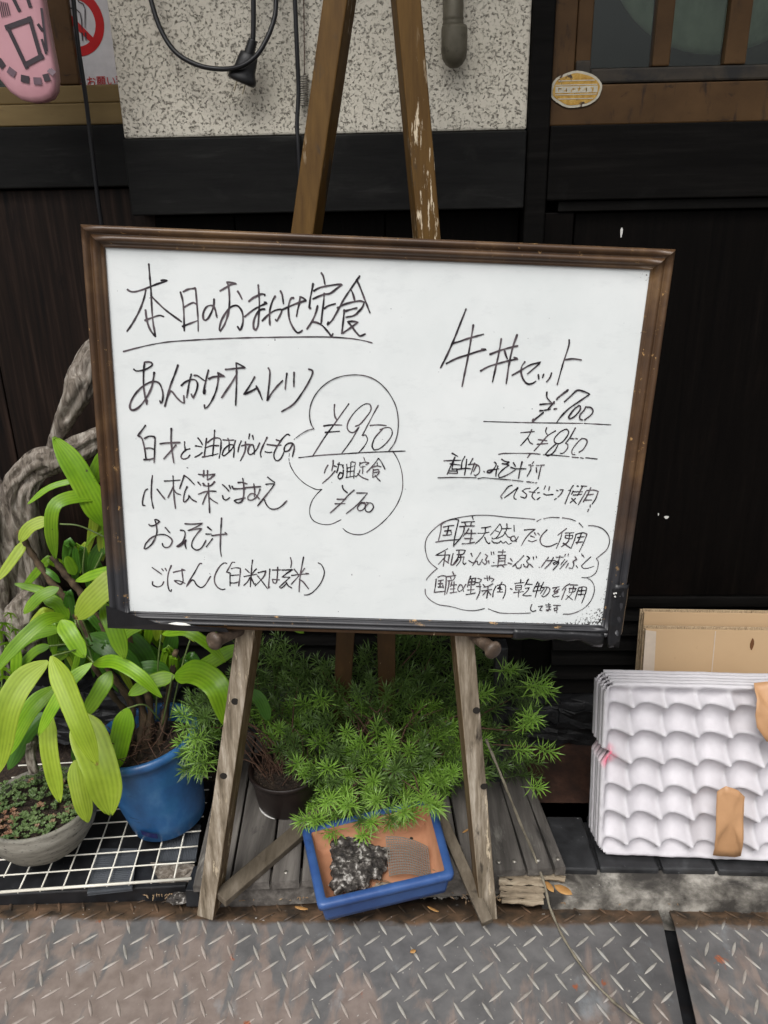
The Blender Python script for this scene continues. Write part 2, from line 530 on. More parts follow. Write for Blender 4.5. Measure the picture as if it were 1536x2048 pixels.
def leafm(name, c1, c2, c3, transl=.25, rough=.38):
    m, t, b = new_mat(name)
    n = noise(t, mapped(t, (16, 16, 16)), 1, 4, .6)
    c = ramp(t, [(.25, c1), (.5, c2), (.8, c3)], n).outputs[0]
    rb = t.nodes.new('ShaderNodeAttribute')
    rb.attribute_name = 'rib'
    ns = noise(t, mapped(t, (60, 60, 60), loc=(1, 2, 3)), 1, 3, .6)
    mm = t.nodes.new('ShaderNodeMath'); mm.operation = 'MULTIPLY'
    t.links.new(rb.outputs['Fac'], mm.inputs[0]); t.links.new(ns, mm.inputs[1])
    c = mix(t, mm.outputs[0], c, tuple(x * .70 for x in c1))
    oi = t.nodes.new('ShaderNodeObjectInfo')
    mr = t.nodes.new('ShaderNodeMapRange')
    mr.inputs[3].default_value = .8
    mr.inputs[4].default_value = 1.18
    t.links.new(oi.outputs['Random'], mr.inputs[0])
    hsv = t.nodes.new('ShaderNodeHueSaturation')
    t.links.new(mr.outputs[0], hsv.inputs['Value'])
    t.links.new(c, hsv.inputs['Color'])
    sp = ramp(t, [(.70, (0, 0, 0)), (.76, (1, 1, 1))], noise(t, mapped(t, (50, 50, 50), loc=(3, 3, 3)), 1, 3, .6)).outputs[0]
    c = mix(t, sp, hsv.outputs[0], (.08, .09, .03))
    at = t.nodes.new('ShaderNodeAttribute')
    at.attribute_name = 'tipwear'
    tr = ramp(t, [(.80, (0, 0, 0)), (.97, (1, 1, 1))], at.outputs['Fac']).outputs[0]
    c = mix(t, tr, c, (.28, .16, .05))
    t.links.new(c, b.inputs['Base Color'])
    b.inputs['Roughness'].default_value = rough
    b.inputs['Specular IOR Level'].default_value = .5
    tl = t.nodes.new('ShaderNodeBsdfTranslucent')
    t.links.new(c, tl.inputs['Color'])
    ms = t.nodes.new('ShaderNodeMixShader')
    ms.inputs[0].default_value = transl
    out = t.nodes['Material Output']
    t.links.new(b.outputs[0], ms.inputs[1])
    t.links.new(tl.outputs[0], ms.inputs[2])
    t.links.new(ms.outputs[0], out.inputs[0])
    bump(t, b, noise(t, mapped(t, (120, 120, 120)), 1, 3, .5), .12, .0006)
    return m
K['leafy'] = leafm('yellow_green_leaf', (.30, .44, .022), (.43, .58, .045), (.56, .68, .11), .32, .5)
K['leafg'] = leafm('fresh_green_leaf', (.13, .30, .008), (.23, .44, .014), (.35, .54, .04), .28, .42)
K['leafd'] = leafm('deep_green_leaf', (.035, .12, .010), (.065, .19, .016), (.11, .25, .03))
K['needle'] = leafm('shrub_needle', (.045, .090, .018), (.085, .155, .030), (.15, .25, .058), .12, .42)
K['needlel'] = leafm('young_shrub_needle', (.12, .235, .028), (.20, .37, .048), (.31, .49, .10), .15, .4)
K['stemg'] = flat('green_stem', (.14, .20, .06), .5)
K['twig'] = mat('grey_twig', [(.3, (.10, .085, .06)), (.7, (.26, .23, .17))], (60, 60, 60), .8, .4, .001)
K['redtwig'] = mat('reddish_root', [(.3, (.05, .022, .014)), (.7, (.14, .075, .045))], (60, 60, 60), .8, .4, .001)
K['tray'] = None
def traym():
    m, t, b = new_mat('white_moulded_pulp')
    n = noise(t, mapped(t, (30, 30, 30)), 1, 5, .6)
    c = ramp(t, [(.3, (.56, .54, .565)), (.7, (.64, .62, .645))], n).outputs[0]
    at = t.nodes.new('ShaderNodeAttribute')
    at.attribute_name = 'stain'
    ad = t.nodes.new('ShaderNodeMath')
    ad.operation = 'MULTIPLY'
    n3 = noise(t, mapped(t, (60, 60, 60)), 1.0, 4, .6)
    mr = t.nodes.new('ShaderNodeMapRange')
    mr.inputs[1].default_value = .3
    mr.inputs[2].default_value = .5
    t.links.new(n3, mr.inputs[0])
    t.links.new(mr.outputs[0], ad.inputs[0])
    t.links.new(at.outputs['Fac'], ad.inputs[1])
    c = mix(t, ad.outputs[0], c, (.72, .16, .24))
    t.links.new(c, b.inputs['Base Color'])
    b.inputs['Roughness'].default_value = .9
    b.inputs['Specular IOR Level'].default_value = .2
    pv = bump(t, b, n, .15, .001)
    bump(t, b, noise(t, mapped(t, (300, 300, 300)), 1, 3, .6), .3, .0006, pv)
    return m
K['tray'] = traym()
K['kraft'] = mat('brown_paper_tape', [(.3, (.42, .225, .105)), (.7, (.56, .32, .165))], (9, 9, 9), .5, .15, .001, roughvar=(.35, .6))
K['card'] = mat('corrugated_cardboard', [(.3, (.49, .335, .19)), (.7, (.53, .365, .21))], (6, 6, 6), .8, .1, .0004, spots=[((20, 20, 20), .66, .8, (.36, .235, .125))])
K['cardedge'] = mat('cardboard_edge', [(.35, (.16, .11, .06)), (.5, (.42, .31, .19)), (.65, (.55, .42, .27))], (900, 900, 2), .9, .3, .0006)
K['ctape'] = flat('pale_parcel_tape', (.56, .47, .38), .45)
K['cable'] = flat('black_cable', (.009, .009, .011), .38)
K['plug'] = flat('black_plug', (.012, .012, .013), .42)
K['brass'] = mat('plug_pin_brass', [(.3, (.42, .36, .24)), (.7, (.6, .54, .40))], (90, 90, 90), .35, 0, metallic=.4)
K['pipe'] = mat('old_bronze_pipe', [(.3, (.085, .075, .05)), (.55, (.14, .125, .09)), (.8, (.20, .185, .14))], (40, 40, 25), .55, .3, .001, metallic=.25, spots=[((60, 60, 60), .6, .75, (.05, .04, .025))])
K['pink'] = mat('faded_pink_vinyl', [(.3, (.55, .27, .31)), (.7, (.62, .33, .37))], (14, 14, 14), .4, .15, .001)
K['prblack'] = flat('faded_black_print', (.035, .022, .03), .5)
K['prgrey'] = flat('faded_grey_print', (.14, .085, .11), .5)
K['poster'] = flat('white_poster', (.62, .61, .62), .35)
K['posterred'] = flat('red_print', (.50, .010, .012), .35)
K['white'] = flat('white_paint_fleck', (.75, .74, .70), .6)
K['screw'] = mat('dull_screw', [(.3, (.20, .18, .15)), (.7, (.4, .38, .34))], (200, 200, 200), .45, .2, .0003, metallic=.7)
K['hole'] = flat('dark_bore', (.012, .009, .006), .9)
def steelm(tread=False):
    m, t, b = new_mat('worn_painted_checker_plate')
    v = mapped(t, (1, 1, 1))
    n0 = noise(t, v, 5, 4, .6)
    grey = ramp(t, [(.3, (.096, .094, .095)), (.7, (.172, .168, .166))], noise(t, v, 26, 7, .65)).outputs[0]
    brn = ramp(t, [(.3, (.185, .140, .118)), (.7, (.295, .238, .208))], noise(t, v, 40, 6, .6)).outputs[0]
    # brown patches: more on the left and far right, streaked towards the viewer
    g = t.nodes.new('ShaderNodeNewGeometry')
    sp = t.nodes.new('ShaderNodeSeparateXYZ')
    t.links.new(g.outputs['Position'], sp.inputs[0])
    mr = t.nodes.new('ShaderNodeMapRange')
    mr.inputs[1].default_value = -.02
    mr.inputs[2].default_value = -.42
    mr.inputs[3].default_value = -.035
    mr.inputs[4].default_value = .13
    t.links.new(sp.outputs['X'], mr.inputs[0])
    mr2 = t.nodes.new('ShaderNodeMapRange')
    mr2.inputs[1].default_value = .86
    mr2.inputs[2].default_value = .74
    mr2.inputs[3].default_value = -.09
    mr2.inputs[4].default_value = .05
    t.links.new(sp.outputs['Y'], mr2.inputs[0])
    a1 = t.nodes.new('ShaderNodeMath'); a1.operation = 'ADD'
    a2 = t.nodes.new('ShaderNodeMath'); a2.operation = 'ADD'
    t.links.new(mr.outputs[0], a1.inputs[0]); t.links.new(mr2.outputs[0], a1.inputs[1])
    t.links.new(noise(t, mapped(t, (22, 7, 10)), 1, 7, .62, .6), a2.inputs[0]); t.links.new(a1.outputs[0], a2.inputs[1])
    f = ramp(t, [(.51, (0, 0, 0)), (.60, (.85, .85, .85))], a2.outputs[0]).outputs[0]
    if tread:
        grey = ramp(t, [(.3, (.20, .19, .17)), (.7, (.44, .42, .38))], noise(t, v, 40, 5, .65)).outputs[0]
        brn = ramp(t, [(.3, (.24, .19, .165)), (.7, (.40, .34, .30))], noise(t, v, 40, 6, .6)).outputs[0]
    c = mix(t, f, grey, brn)
    pale = ramp(t, [(.60, (0, 0, 0)), (.72, (.5, .5, .5))], noise(t, mapped(t, (14, 9, 10), loc=(5, 2, 0)), 1, 6, .65)).outputs[0]
    c = mix(t, pale, c, (.32, .35, .37))
    rs = ramp(t, [(.665, (0, 0, 0)), (.70, (1, 1, 1))], noise(t, mapped(t, (24, 16, 20), loc=(1, 7, 0)), 1, 5, .6)).outputs[0]
    c = mix(t, rs, c, (.30, .10, .05))
    # dirt and rust of the strip behind the bend
    mr3 = t.nodes.new('ShaderNodeMapRange')
    mr3.inputs[1].default_value = .845
    mr3.inputs[2].default_value = .885
    t.links.new(sp.outputs['Y'], mr3.inputs[0])
    a3 = t.nodes.new('ShaderNodeMath'); a3.operation = 'ADD'
    t.links.new(noise(t, mapped(t, (14, 26, 20), loc=(9, 7, 0)), 1, 6, .65), a3.inputs[0]); t.links.new(mr3.outputs[0], a3.inputs[1])
    f3 = ramp(t, [(1.12, (0, 0, 0)), (1.0, (0, 0, 0))], a3.outputs[0])
    f3.color_ramp.elements[0].position = .80
    f3.color_ramp.elements[1].position = 1.0
    f3.color_ramp.elements[1].color = (1, 1, 1, 1)
    dirt = ramp(t, [(.35, (.035, .028, .022)), (.5, (.10, .065, .04)), (.68, (.19, .115, .07))], noise(t, v, 30, 7, .65)).outputs[0]
    c = mix(t, f3.outputs[0], c, dirt)
    dots = ramp(t, [(.72, (0, 0, 0)), (.74, (1, 1, 1))], noise(t, v, 170, 2, .5)).outputs[0]
    c = mix(t, dots, c, (.40, .38, .35))
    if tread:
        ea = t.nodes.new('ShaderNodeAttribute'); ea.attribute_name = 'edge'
        c = mix(t, ramp(t, [(.72, (0, 0, 0)), (1.0, (1, 1, 1))], ea.outputs['Fac']).outputs[0], c, (.045, .036, .030))  # dark outline at bar sides: contact shade painted in, with some dirt
    t.links.new(c, b.inputs['Base Color'])
    rr = t.nodes.new('ShaderNodeMapRange')
    rr.inputs[3].default_value = .30
    rr.inputs[4].default_value = .62
    t.links.new(n0, rr.inputs[0])
    t.links.new(rr.outputs[0], b.inputs['Roughness'])
    pv = bump(t, b, noise(t, v, 60, 6, .6), .12, .0008)
    bump(t, b, noise(t, v, 9, 3, .6), .35, .004, pv)
    return m
K['steel'] = steelm()
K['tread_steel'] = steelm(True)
K['tread'] = mat('rubbed_tread_bar', [(.3, (.20, .175, .15)), (.7, (.38, .35, .31))], (60, 60, 60), .42, .2, .0006, roughvar=(.28, .5), spots=[((9, 9, 9), .52, .66, (.17, .12, .10))], metallic=.15)
K['barkrock'] = mat('black_white_bark_rock', [(.36, (.012, .010, .009)), (.5, (.05, .043, .038)), (.56, (.16, .145, .13)), (.63, (.52, .50, .47))], (85, 85, 85), .8, 1.0, .006, detail=8, fine=(220, .6, .002))
K['mesh'] = flat('grey_plastic_mesh', (.20, .18, .155), .6)
K['dry'] = mat('dry_leaf', [(.3, (.35, .17, .05)), (.7, (.55, .31, .11))], (30, 30, 30), .6, .3, .001, spots=[((80, 80, 80), .6, .7, (.10, .045, .02))])
K['litter'] = mat('dry_litter', [(.3, (.16, .09, .05)), (.7, (.42, .30, .17))], (30, 30, 30), .8, .3, .001, objrand=.3)
K['split'] = mat('split_grey_timber', [(.3, (.06, .045, .03)), (.5, (.24, .19, .13)), (.75, (.45, .38, .28))], (7, 120, 90), .85, .8, .002, detail=9)
K['succ'] = leafm('succulent_leaf', (.07, .12, .04), (.12, .19, .06), (.22, .30, .12), .1, .4)
K['succr'] = leafm('reddish_succulent_leaf', (.22, .09, .05), (.30, .17, .10), (.40, .33, .2), .1, .4)
K['window_disk'] = mat('pale_green_interior', [(.36, (.10, .12, .08)), (.5, (.30, .34, .25)), (.64, (.46, .50, .38))], (7, 7, 4), .8, .1, .001)
K['inner'] = mat('dim_interior', [(.3, (.035, .045, .038)), (.7, (.06, .07, .055))], (3, 3, 3), .9, 0)
K['sticker'] = mat('yellow_worn_sticker', [(.35, (.42, .22, .03)), (.55, (.58, .34, .06)), (.75, (.62, .48, .22))], (120, 120, 120), .6, .1, .0003, spots=[((60, 60, 60), .60, .66, (.06, .035, .02))])
K['stickerw'] = mat('cream_sticker_print', [(.3, (.50, .46, .36)), (.7, (.66, .62, .50))], (90, 90, 90), .6, 0, spots=[((70, 70, 70), .63, .68, (.10, .06, .04))])
# ------------------------------------------------------------------ ground
def grid_sheet(name, m, x0, x1, ys, zs, nx, parent=None, kind='structure', smooth=False):
    g = MB()
    vs = [(x0 + (x1 - x0) * i / nx, y, z) for y, z in zip(ys, zs) for i in range(nx + 1)]
    fs = [(j * (nx + 1) + i, j * (nx + 1) + i + 1, (j + 1) * (nx + 1) + i + 1, (j + 1) * (nx + 1) + i) for j in range(len(ys) - 1) for i in range(nx)]
    g.add(vs, fs)
    o = g.build(name, m, parent, smooth, kind=kind)
    return o

street = grid_sheet('road', K['asphalt'], -60, 60, [-60, 3.2], [-.07, -.07], 1)
tag(street, 'dark asphalt street in front of the house')

BEND = G(768, 1832).y
GAPL = [G(1322, 1828), G(1366, 2048)]
GAPR = [G(1345, 1828), G(1394, 2048)]
def lerp_x(a, b, y):
    t = (y - a.y) / (b.y - a.y)
    return a.x + (b.x - a.x) * t

def plate(name, xl, xr, label):
    """steel sheet with a turned-down rear strip; xl, xr are functions of y"""
    e = empty(name, (0, .6, 0), label, 'steel plate', 'steel checker plates laid over the gutter')
    g = MB()
    ys = [-.10, .2, .5, .7, .8, BEND - .012, BEND - .003, BEND + .010, BEND + .055]
    zs = [0, 0, 0, 0, 0, 0, -.0012, -.006, -.022]
    nx = 12
    top, bot = [], []
    for y, z in zip(ys, zs):
        for i in range(nx + 1):
            x = xl(y) + (xr(y) - xl(y)) * i / nx
            top.append((x, y, z)); bot.append((x, y, z - .005))
    m_ = len(ys); W = nx + 1; N = m_ * W
    fs = []
    for j in range(m_ - 1):
        for i in range(nx):
            a = j * W + i
            fs.append((a, a + 1, a + W + 1, a + W))
            fs.append((N + a, N + a + W, N + a + W + 1, N + a + 1))
    for j in range(m_ - 1):
        a, b = j * W, (j + 1) * W
        fs.append((a, b, N + b, N + a))
        a, b = j * W + nx, (j + 1) * W + nx
        fs.append((a, N + a, N + b, b))
    for i in range(nx):
        fs.append((i, N + i, N + i + 1, i + 1))
        k = (m_ - 1) * W + i
        fs.append((k, k + 1, N + k + 1, N + k))
    g.add(top + bot, fs)
    g.build('sheet', K['steel'], e, True)
    return e

PL = plate('checker_plate', lambda y: -2.6, lambda y: lerp_x(*GAPL, y), 'large worn steel checker plate under the easel feet, left of the dark gap')
PR = plate('checker_plate', lambda y: lerp_x(*GAPR, y), lambda y: 2.4, 'browner steel checker plate at the right edge, right of the dark gap')

def tread(e, xl, xr, a0, bv, d1, d2, seed):
    g = MB()
    rr = random.Random(seed)
    def bar(c, d):
        L = d.length
        n = 7
        t = d.normalized(); s = Vector((-t.y, t.x, 0))
        def zz(p):
            if p.y < BEND - .003: return 0.0
            return -(p.y - BEND + .003) * .37
        vs = []
        w_ = .0025
        for k in range(n):
            u = -1 + 2 * k / (n - 1)
            ww = w_ * max(.05, (1 - u * u)) ** .7
            h = .0016 * max(0.0, (1 - u * u)) ** .5
            p = c + t * (u * L / 2)
            for sx, hh in ((-1, 0), (-.35, 1), (.35, 1), (1, 0)):
                q = p + s * ww * sx
                vs.append((q.x, q.y, zz(q) + .0002 + h * hh))
        fs = []
        for k in range(n - 1):
            for i in range(3):
                a = k * 4 + i
                fs.append((a, a + 1, a + 5, a + 4) if False else (a, a + 4, a + 5, a + 1))
        g.add(vs, fs)
    A = Vector((.0385, .0003, 0))
    for i in range(-90, 90):
        for j in range(-3, 14):
            c = a0 + A * i + bv * j
            for off, d in ((Vector((0, 0, 0)), d1), (A * .5 + bv * .5, d2)):
                q = c + off
                if q.y < .55 or q.y > BEND + .042: continue
                if q.x < max(xl(q.y) + .013, -.95) or q.x > min(xr(q.y) - .013, 1.15): continue
                if abs(q.y - BEND) < .010: q = q + Vector((0, 0, 0))
                bar(q, d)
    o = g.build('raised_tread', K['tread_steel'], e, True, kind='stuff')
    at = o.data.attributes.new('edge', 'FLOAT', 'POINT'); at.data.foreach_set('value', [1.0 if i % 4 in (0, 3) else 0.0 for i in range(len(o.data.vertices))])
c0 = G(10 + 0, 1853)
tread(PL, lambda y: -2.6, lambda y: lerp_x(*GAPL, y), G(56, 1853), Vector((.0098, -.0425, 0)), Vector((.0135, -.0245, 0)), Vector((.0225, .0185, 0)), 1)
tread(PR, lambda y: lerp_x(*GAPR, y), lambda y: 2.4, G(1396, 1925), Vector((-.002, -.0435, 0)), Vector((.0150, -.0215, 0)), Vector((.0135, .0235, 0)), 2)

# gutter bed beneath the plates, concrete kerb and the rusty floor behind it
gb = grid_sheet('gutter', K['rub'], -2.6, 2.4, [-.05, 1.4], [-.055, -.055], 1)
tag(gb, 'dark gutter bed seen through the gap between the plates')

def slab(name, m, quad, z0, z1, parent=None, bevel=.002, label=None, jit=0, loc=None):
    g = MB()
    g.hexa([(p.x, p.y, z0) for p in quad], [(p.x, p.y, z1) for p in quad])
    if jit: jitter(g, jit, 40)
    return g.build(name, m, parent, False, bevel, label=label, loc=loc)

# kerb: an uneven strip with a broken front edge
kz = .012
g = MB()
xs = [G(1080, 1765, kz).x + i * .012 for i in range(120)]
top, bot, back = [], [], []
for i, x in enumerate(xs):
    yf = G(1300, 1797, kz).y + .006 * mnoise.noise(Vector((x * 30, 0, 0))) + .003 * mnoise.noise(Vector((x * 110, 3, 0))) - .008 * (x - .35)
    top.append((x, yf, kz + .001 * mnoise.noise(Vector((x * 60, 1, 1)))))
    bot.append((x, yf - .004, -.05))
    back.append((x, 1.30, kz))
n_ = len(xs)
g.add(top + bot + back, [(i, i + 1, n_ + i + 1, n_ + i)[::-1] for i in range(n_ - 1)] + [(i, i + 1, 2 * n_ + i + 1, 2 * n_ + i) for i in range(n_ - 1)] + [(0, 2 * n_, n_)])
kerb = g.build('kerb', K['concrete'], None)
tag(kerb, 'stained concrete kerb with a cracked front edge', kind='structure')
# the ground left of the kerb, under rack and deck
gs = grid_sheet('ground', K['soil'], -2.6, G(1080, 1765, kz).x + .01, [BEND + .048, 1.5], [-.030, -.020], 8)
tag(gs, 'dark dirt ground under the rack and the deck')

rf = MB()
q = [G(1088, 1646, .014), G(1196, 1640, .014)]
rf.box((q[0].x - .12, q[0].y, -.01), (1.6, 1.30, .016))
o = rf.build('floor', K['rustfloor'], None, loc=(.5, 1.15, 0))
tag(o, 'rusty brown floor in front of the wall', kind='structure')

# three dark slates in a row along the kerb
mb_ = MB(); a = G(1080, 1743, kz); mb_.box((a.x, a.y + .004, kz - .004), (1.5, 1.10, kz + .004))
mbo = mb_.build('mortar_bed', K['stone'], None, loc=(.5, 1.0, 0)); tag(mbo, 'dark mortar bed beneath the black slates', kind='structure')
sl = empty('slate_edging', G(1300, 1735, kz), 'row of wet black slates between kerb and egg trays', 'paving')
for (a, b, y0, y1) in ((1112, 1196, 1742, 1652), (1200, 1318, 1740, 1662), (1326, 1432, 1742, 1664), (1438, 1545, 1746, 1668), (1551, 1660, 1748, 1670)):
    pa, pb = G(a, y0, kz + .006), G(b, y0 + 2, kz + .006)
    slab('slate', K['slate'], [Vector((pa.x, pa.y, 0)), Vector((pb.x, pb.y, 0)), Vector((pb.x - .002, pa.y + .115, 0)), Vector((pa.x + .003, pa.y + .115, 0))], kz - .002, kz + .010 + .002 * rnd.random(), sl, .003, jit=.0015)

# ------------------------------------------------------------------ house front
WY = 1.27
X0, X1 = V(248, 275, WY).x, V(1053, 260, WY).x
Z_ST = V(650, 268, WY).z
house = empty('house_front', (0, 1.35, 0), 'old house front of speckled plaster above blackened timber', 'building')
def wbox(name, m, lo, hi, bevel=0, label=None, parent=house, jit=0):
    g = MB()
    g.box(lo, hi)
    if jit: jitter(g, jit, 9)
    return g.build(name, m, parent, False, bevel, label=label)
wbox('plaster_panel', K['stucco'], (X0, WY, Z_ST), (X1, WY + .05, 2.3), .003)
ZB = V(650, 424, WY).z
wbox('beam', K['beam'], (X0 + .001, WY - .012, ZB), (X1 - .001, WY + .05, Z_ST - .002), .002)
YL = 1.305
zl1, zl0 = V(120, 253, YL).z, V(120, 376, YL).z
wbox('beam', K['beam'], (-2.6, YL - .012, zl0), (X0 - .002, YL + .04, zl1), .002, label='lower beam under the left window')
wbox('post', K['char'], (X1 + .001, WY - .006, .02), (V(1107, 100, WY).x, WY + .05, 2.3), .003)
XP = V(1107, 100, WY).x
# left window: rails, stile, pane
zs1, zs2 = V(120, 206, YL).z, V(120, 170, YL).z
wbox('window_rail', K['tan'], (-2.6, YL - .006, zl1 + .001), (X0 - .002, YL + .04, zs1 - .0015), .002)
wbox('window_rail', K['tan'], (-2.6, YL + .004, zs1), (X0 - .002, YL + .035, zs2), .002)
xa, xb = V(98, 60, YL).x, V(141, 60, YL).x
wbox('window_stile', K['brown'], (xa, YL + .003, zs2 + .001), (xb, YL + .033, 2.2), .002)
wbox('window_stile', K['brown'], (xa - .55, YL + .003, zs2 + .001), (xa - .50, YL + .033, 2.2), .002)
wbox('pane', K['glass'], (-2.55, YL + .016, zs2 + .001), (xa - .553, YL + .019, 2.19))
wbox('pane', K['glass'], (xa - .498, YL + .016, zs2 + .001), (xa - .002, YL + .019, 2.19))
wbox('pane', K['glass'], (xb + .002, YL + .016, zs2 + .001), (X0 - .004, YL + .019, 2.19))
wbox('interior_wall', K['inner'], (-2.6, YL + .40, zs2 - .1), (X0 + .05, YL + .42, 2.2))
# right window
YR = 1.285
zr0, zr1 = V(1300, 248, YR).z, V(1300, 167, YR).z
zr2 = V(1300, 134, YR).z
xr = 2.6
wbox('window_rail', K['brown'], (XP + .001, YR - .004, zr0), (xr, YR + .03, zr1), .002)
wbox('window_rail', K['brownd'], (V(1180, 150, YR).x, YR - .001, zr1 + .0015), (xr, YR + .026, zr2), .003, label='dark mossy upper rail of the right window')
xm = V(1154, 60, YR).x
wbox('window_stile', K['brown'], (XP + .001, YR - .004, zr1 + .0015), (xm - .001, YR + .03, 2.2), .002)
wbox('window_stile', K['brown'], (xm + .0005, YR + .001, V(1160, 148, YR).z), (V(1186, 60, YR).x, YR + .03, 2.2), .002)
wbox('window_block', K['brownd'], (V(1150, 140, YR).x, YR - .006, zr1 + .002), (V(1180, 140, YR).x, YR + .0005, V(1160, 122, YR).z), .002)
for (ua, ub, dark) in ((1311, 1346, 0), (1456, 1500, 0), (1640, 1680, 0)):
    wbox('mullion', K['brown'], (V(ua, 66, YR).x, YR + .001, zr2 + .001), (V(ub, 66, YR).x, YR + .024, 2.2), .002)
xs_ = [V(1186, 60, YR).x] + [V(u, 66, YR).x for u in (1311, 1346, 1456, 1500, 1640, 1680)]
for a, b in ((0, 1), (2, 3), (4, 5)):
    wbox('pane', K['glass'], (xs_[a] + .002, YR + .011, zr2 + .002), (xs_[b] - .002, YR + .014, 2.19))
wbox('pane', K['glass'], (xs_[6] + .002, YR + .011, zr2 + .002), (xr - .01, YR + .014, 2.19))
wbox('interior_wall', K['inner'], (XP, YR + .45, zr0 - .1), (xr, YR + .47, 2.3))
wbox('interior_floor', K['inner'], (XP, YR + .04, zr0 - .02), (xr, YR + .45, zr0 + .01))
wbox('wall_plate', K['beam'], (-2.6, YL - .02, 2.19), (xr, YL + .5, 2.30), .002)
g = MB()
g.hexa([(-2.6, .80, 1.86), (xr, .80, 1.86), (xr, 1.9, 2.31), (-2.6, 1.9, 2.31)], [(-2.6, .80, 1.89), (xr, .80, 1.89), (xr, 1.9, 2.36), (-2.6, 1.9, 2.36)])
g.build('shading_eaves', K['brown'], house)  # roof overhang out of view, added to shade the upper wall
# beams right
zb1, zb0 = zr0 - .001, V(1300, 398, YR).z
wbox('beam', K['char'], (XP + .001, YR - .020, zb0), (xr, YR + .03, zb1), .002)
wbox('batten', K['char'], (V(1113, 410, YR).x, YR - .014, V(1300, 420, YR).z), (xr, YR + .02, zb0 - .001), .0015)
wbox('batten', K['charv'], (XP + .001, YR - .010, .31), (V(1128, 700, YR).x, YR + .02, V(1300, 420, YR).z - .001), .0015)
# boarding below the beams
zp = V(1400, 1192, YR).z
bx_ = [V(u, 700, YR).x for u in (1131,)] + [1.1, 2.0, 2.6]
for i in range(len(bx_) - 1):
    wbox('panel_board', K['charv'], (bx_[i] + .0012, YR, zp + .001), (bx_[i + 1] - .0012, YR + .015, V(1300, 420, YR).z - .002), .0015)
lb = [-2.6, -1.9, -1.4] + [V(u, 450, YL).x for u in (-60, 312, 470, 770)] + [X1]
for i in range(len(lb) - 1):
    zt = (zl0 if lb[i + 1] <= X0 + .06 else ZB) - .002
    wbox('panel_board', K['ply'] if i < 4 else K['charv'], (lb[i] + .001, YL + .004 - (0 if i < 4 else .006), .34), (lb[i + 1] - .001, YL + .024, zt), .0015)
wbox('backing_wall', K['char'], (-2.6, YL + .045, -.02), (X1 + .04, YL + .06, zl0 + .03))
wbox('backing_wall', K['char'], (X0 + .05, WY + .052, zl0 - .05), (X1 - .01, WY + .07, 2.2))
wbox('backing_wall', K['char'], (XP - .03, YR + .035, -.02), (xr, YR + .045, zr0 + .02))
wbox('batten', K['char'], (-2.6, YL - .010, .315), (X1, YL + .02, .339), .0015)
wbox('batten', K['char'], (XP + .001, YR - .006, V(1400, 1212, YR).z), (xr, YR + .02, zp), .002)
# lapped boards near the ground
ztop = V(1400, 1213, YR).z
nb = 6
zbot = .118
for i in range(nb):
    za = ztop - (ztop - zbot) * i / nb
    zb_ = ztop - (ztop - zbot) * (i + 1) / nb
    for (xx0, xx1, yy) in ((-2.6, X1, YL), (V(1105, 1300, YR).x, xr, YR)):
        g = MB()
        g.hexa([(xx0, yy + .000, zb_ + .001), (xx1, yy + .000, zb_ + .001), (xx1, yy + .02, zb_ + .001), (xx0, yy + .02, zb_ + .001)],
               [(xx0, yy + .014, za - .001), (xx1, yy + .014, za - .001), (xx1, yy + .022, za - .001), (xx0, yy + .022, za - .001)])
        g.build('lapped_board', K['char'], house, False, .001)
# footing of rough black stones
foot = empty('stone_footing', (.1, 1.28, .02), 'rough blackened stone footing at the foot of the wall', 'wall')
x = -2.0
rs_ = random.Random(3)
while x < 1.6:
    w_ = rs_.uniform(.05, .12)
    zz = .016
    while zz < .105:
        h_ = rs_.uniform(.022, .045)
        me = bmesh.new()
        bmesh.ops.create_cube(me, size=1)
        bmesh.ops.subdivide_edges(me, edges=me.edges[:], cuts=3, use_grid_fill=True)
        g = MB()
        cx, cy, cz = x + w_ / 2, 1.29 + rs_.uniform(-.008, .008), zz + h_ / 2
        idx = {}
        for v in me.verts:
            p = Vector((v.co.x * w_, v.co.y * .07, v.co.z * h_)) + Vector((cx, cy, cz))
            nn = mnoise.noise_vector(p * 45) * .009 + mnoise.noise_vector(p * 110) * .004
            idx[v.index] = p + nn
        me.verts.ensure_lookup_table()
        g.add([idx[v.index] for v in me.verts], [tuple(v.index for v in f.verts) for f in me.faces])
        me.free()
        g.build('stone', K['stone'], foot, False)
        zz += h_ * .93
    x += w_ * .96
# two flecks of white paint on the dark boarding
for (u, v, a, b) in ((1243, 465, .0018, .0075), (1333, 1035, .004, .0028), (1317, 1029, .001, .0025)):
    p = V(u, v, YR - .0015)
    g = MB()
    g.add([(p.x + a * math.cos(t) * (1 + .3 * math.sin(3 * t)), p.y, p.z + b * math.sin(t)) for t in [k * math.pi / 5 for k in range(10)]] +
          [(p.x + a * math.cos(t) * (1 + .3 * math.sin(3 * t)), p.y + .001, p.z + b * math.sin(t)) for t in [k * math.pi / 5 for k in range(10)]],
          [tuple(range(10))[::-1]] + [(k, (k + 1) % 10, 10 + (k + 1) % 10, 10 + k) for k in range(10)])
    g.build('paint_fleck', K['white'], house)
# upright slate block right of the easel
a, b = V(986, 1404, 1.12), V(1016, 1296, 1.12)
g = MB(); g.box((a.x, 1.12, .02), (b.x, 1.15, b.z)); jitter(g, .003, 30)
o = g.build('slate_block', K['stone'], None, False, .002, loc=(a.x, 1.13, .02)); tag(o, 'upright dark grey slate block between the shrub and the wall, right of the easel', 'block')
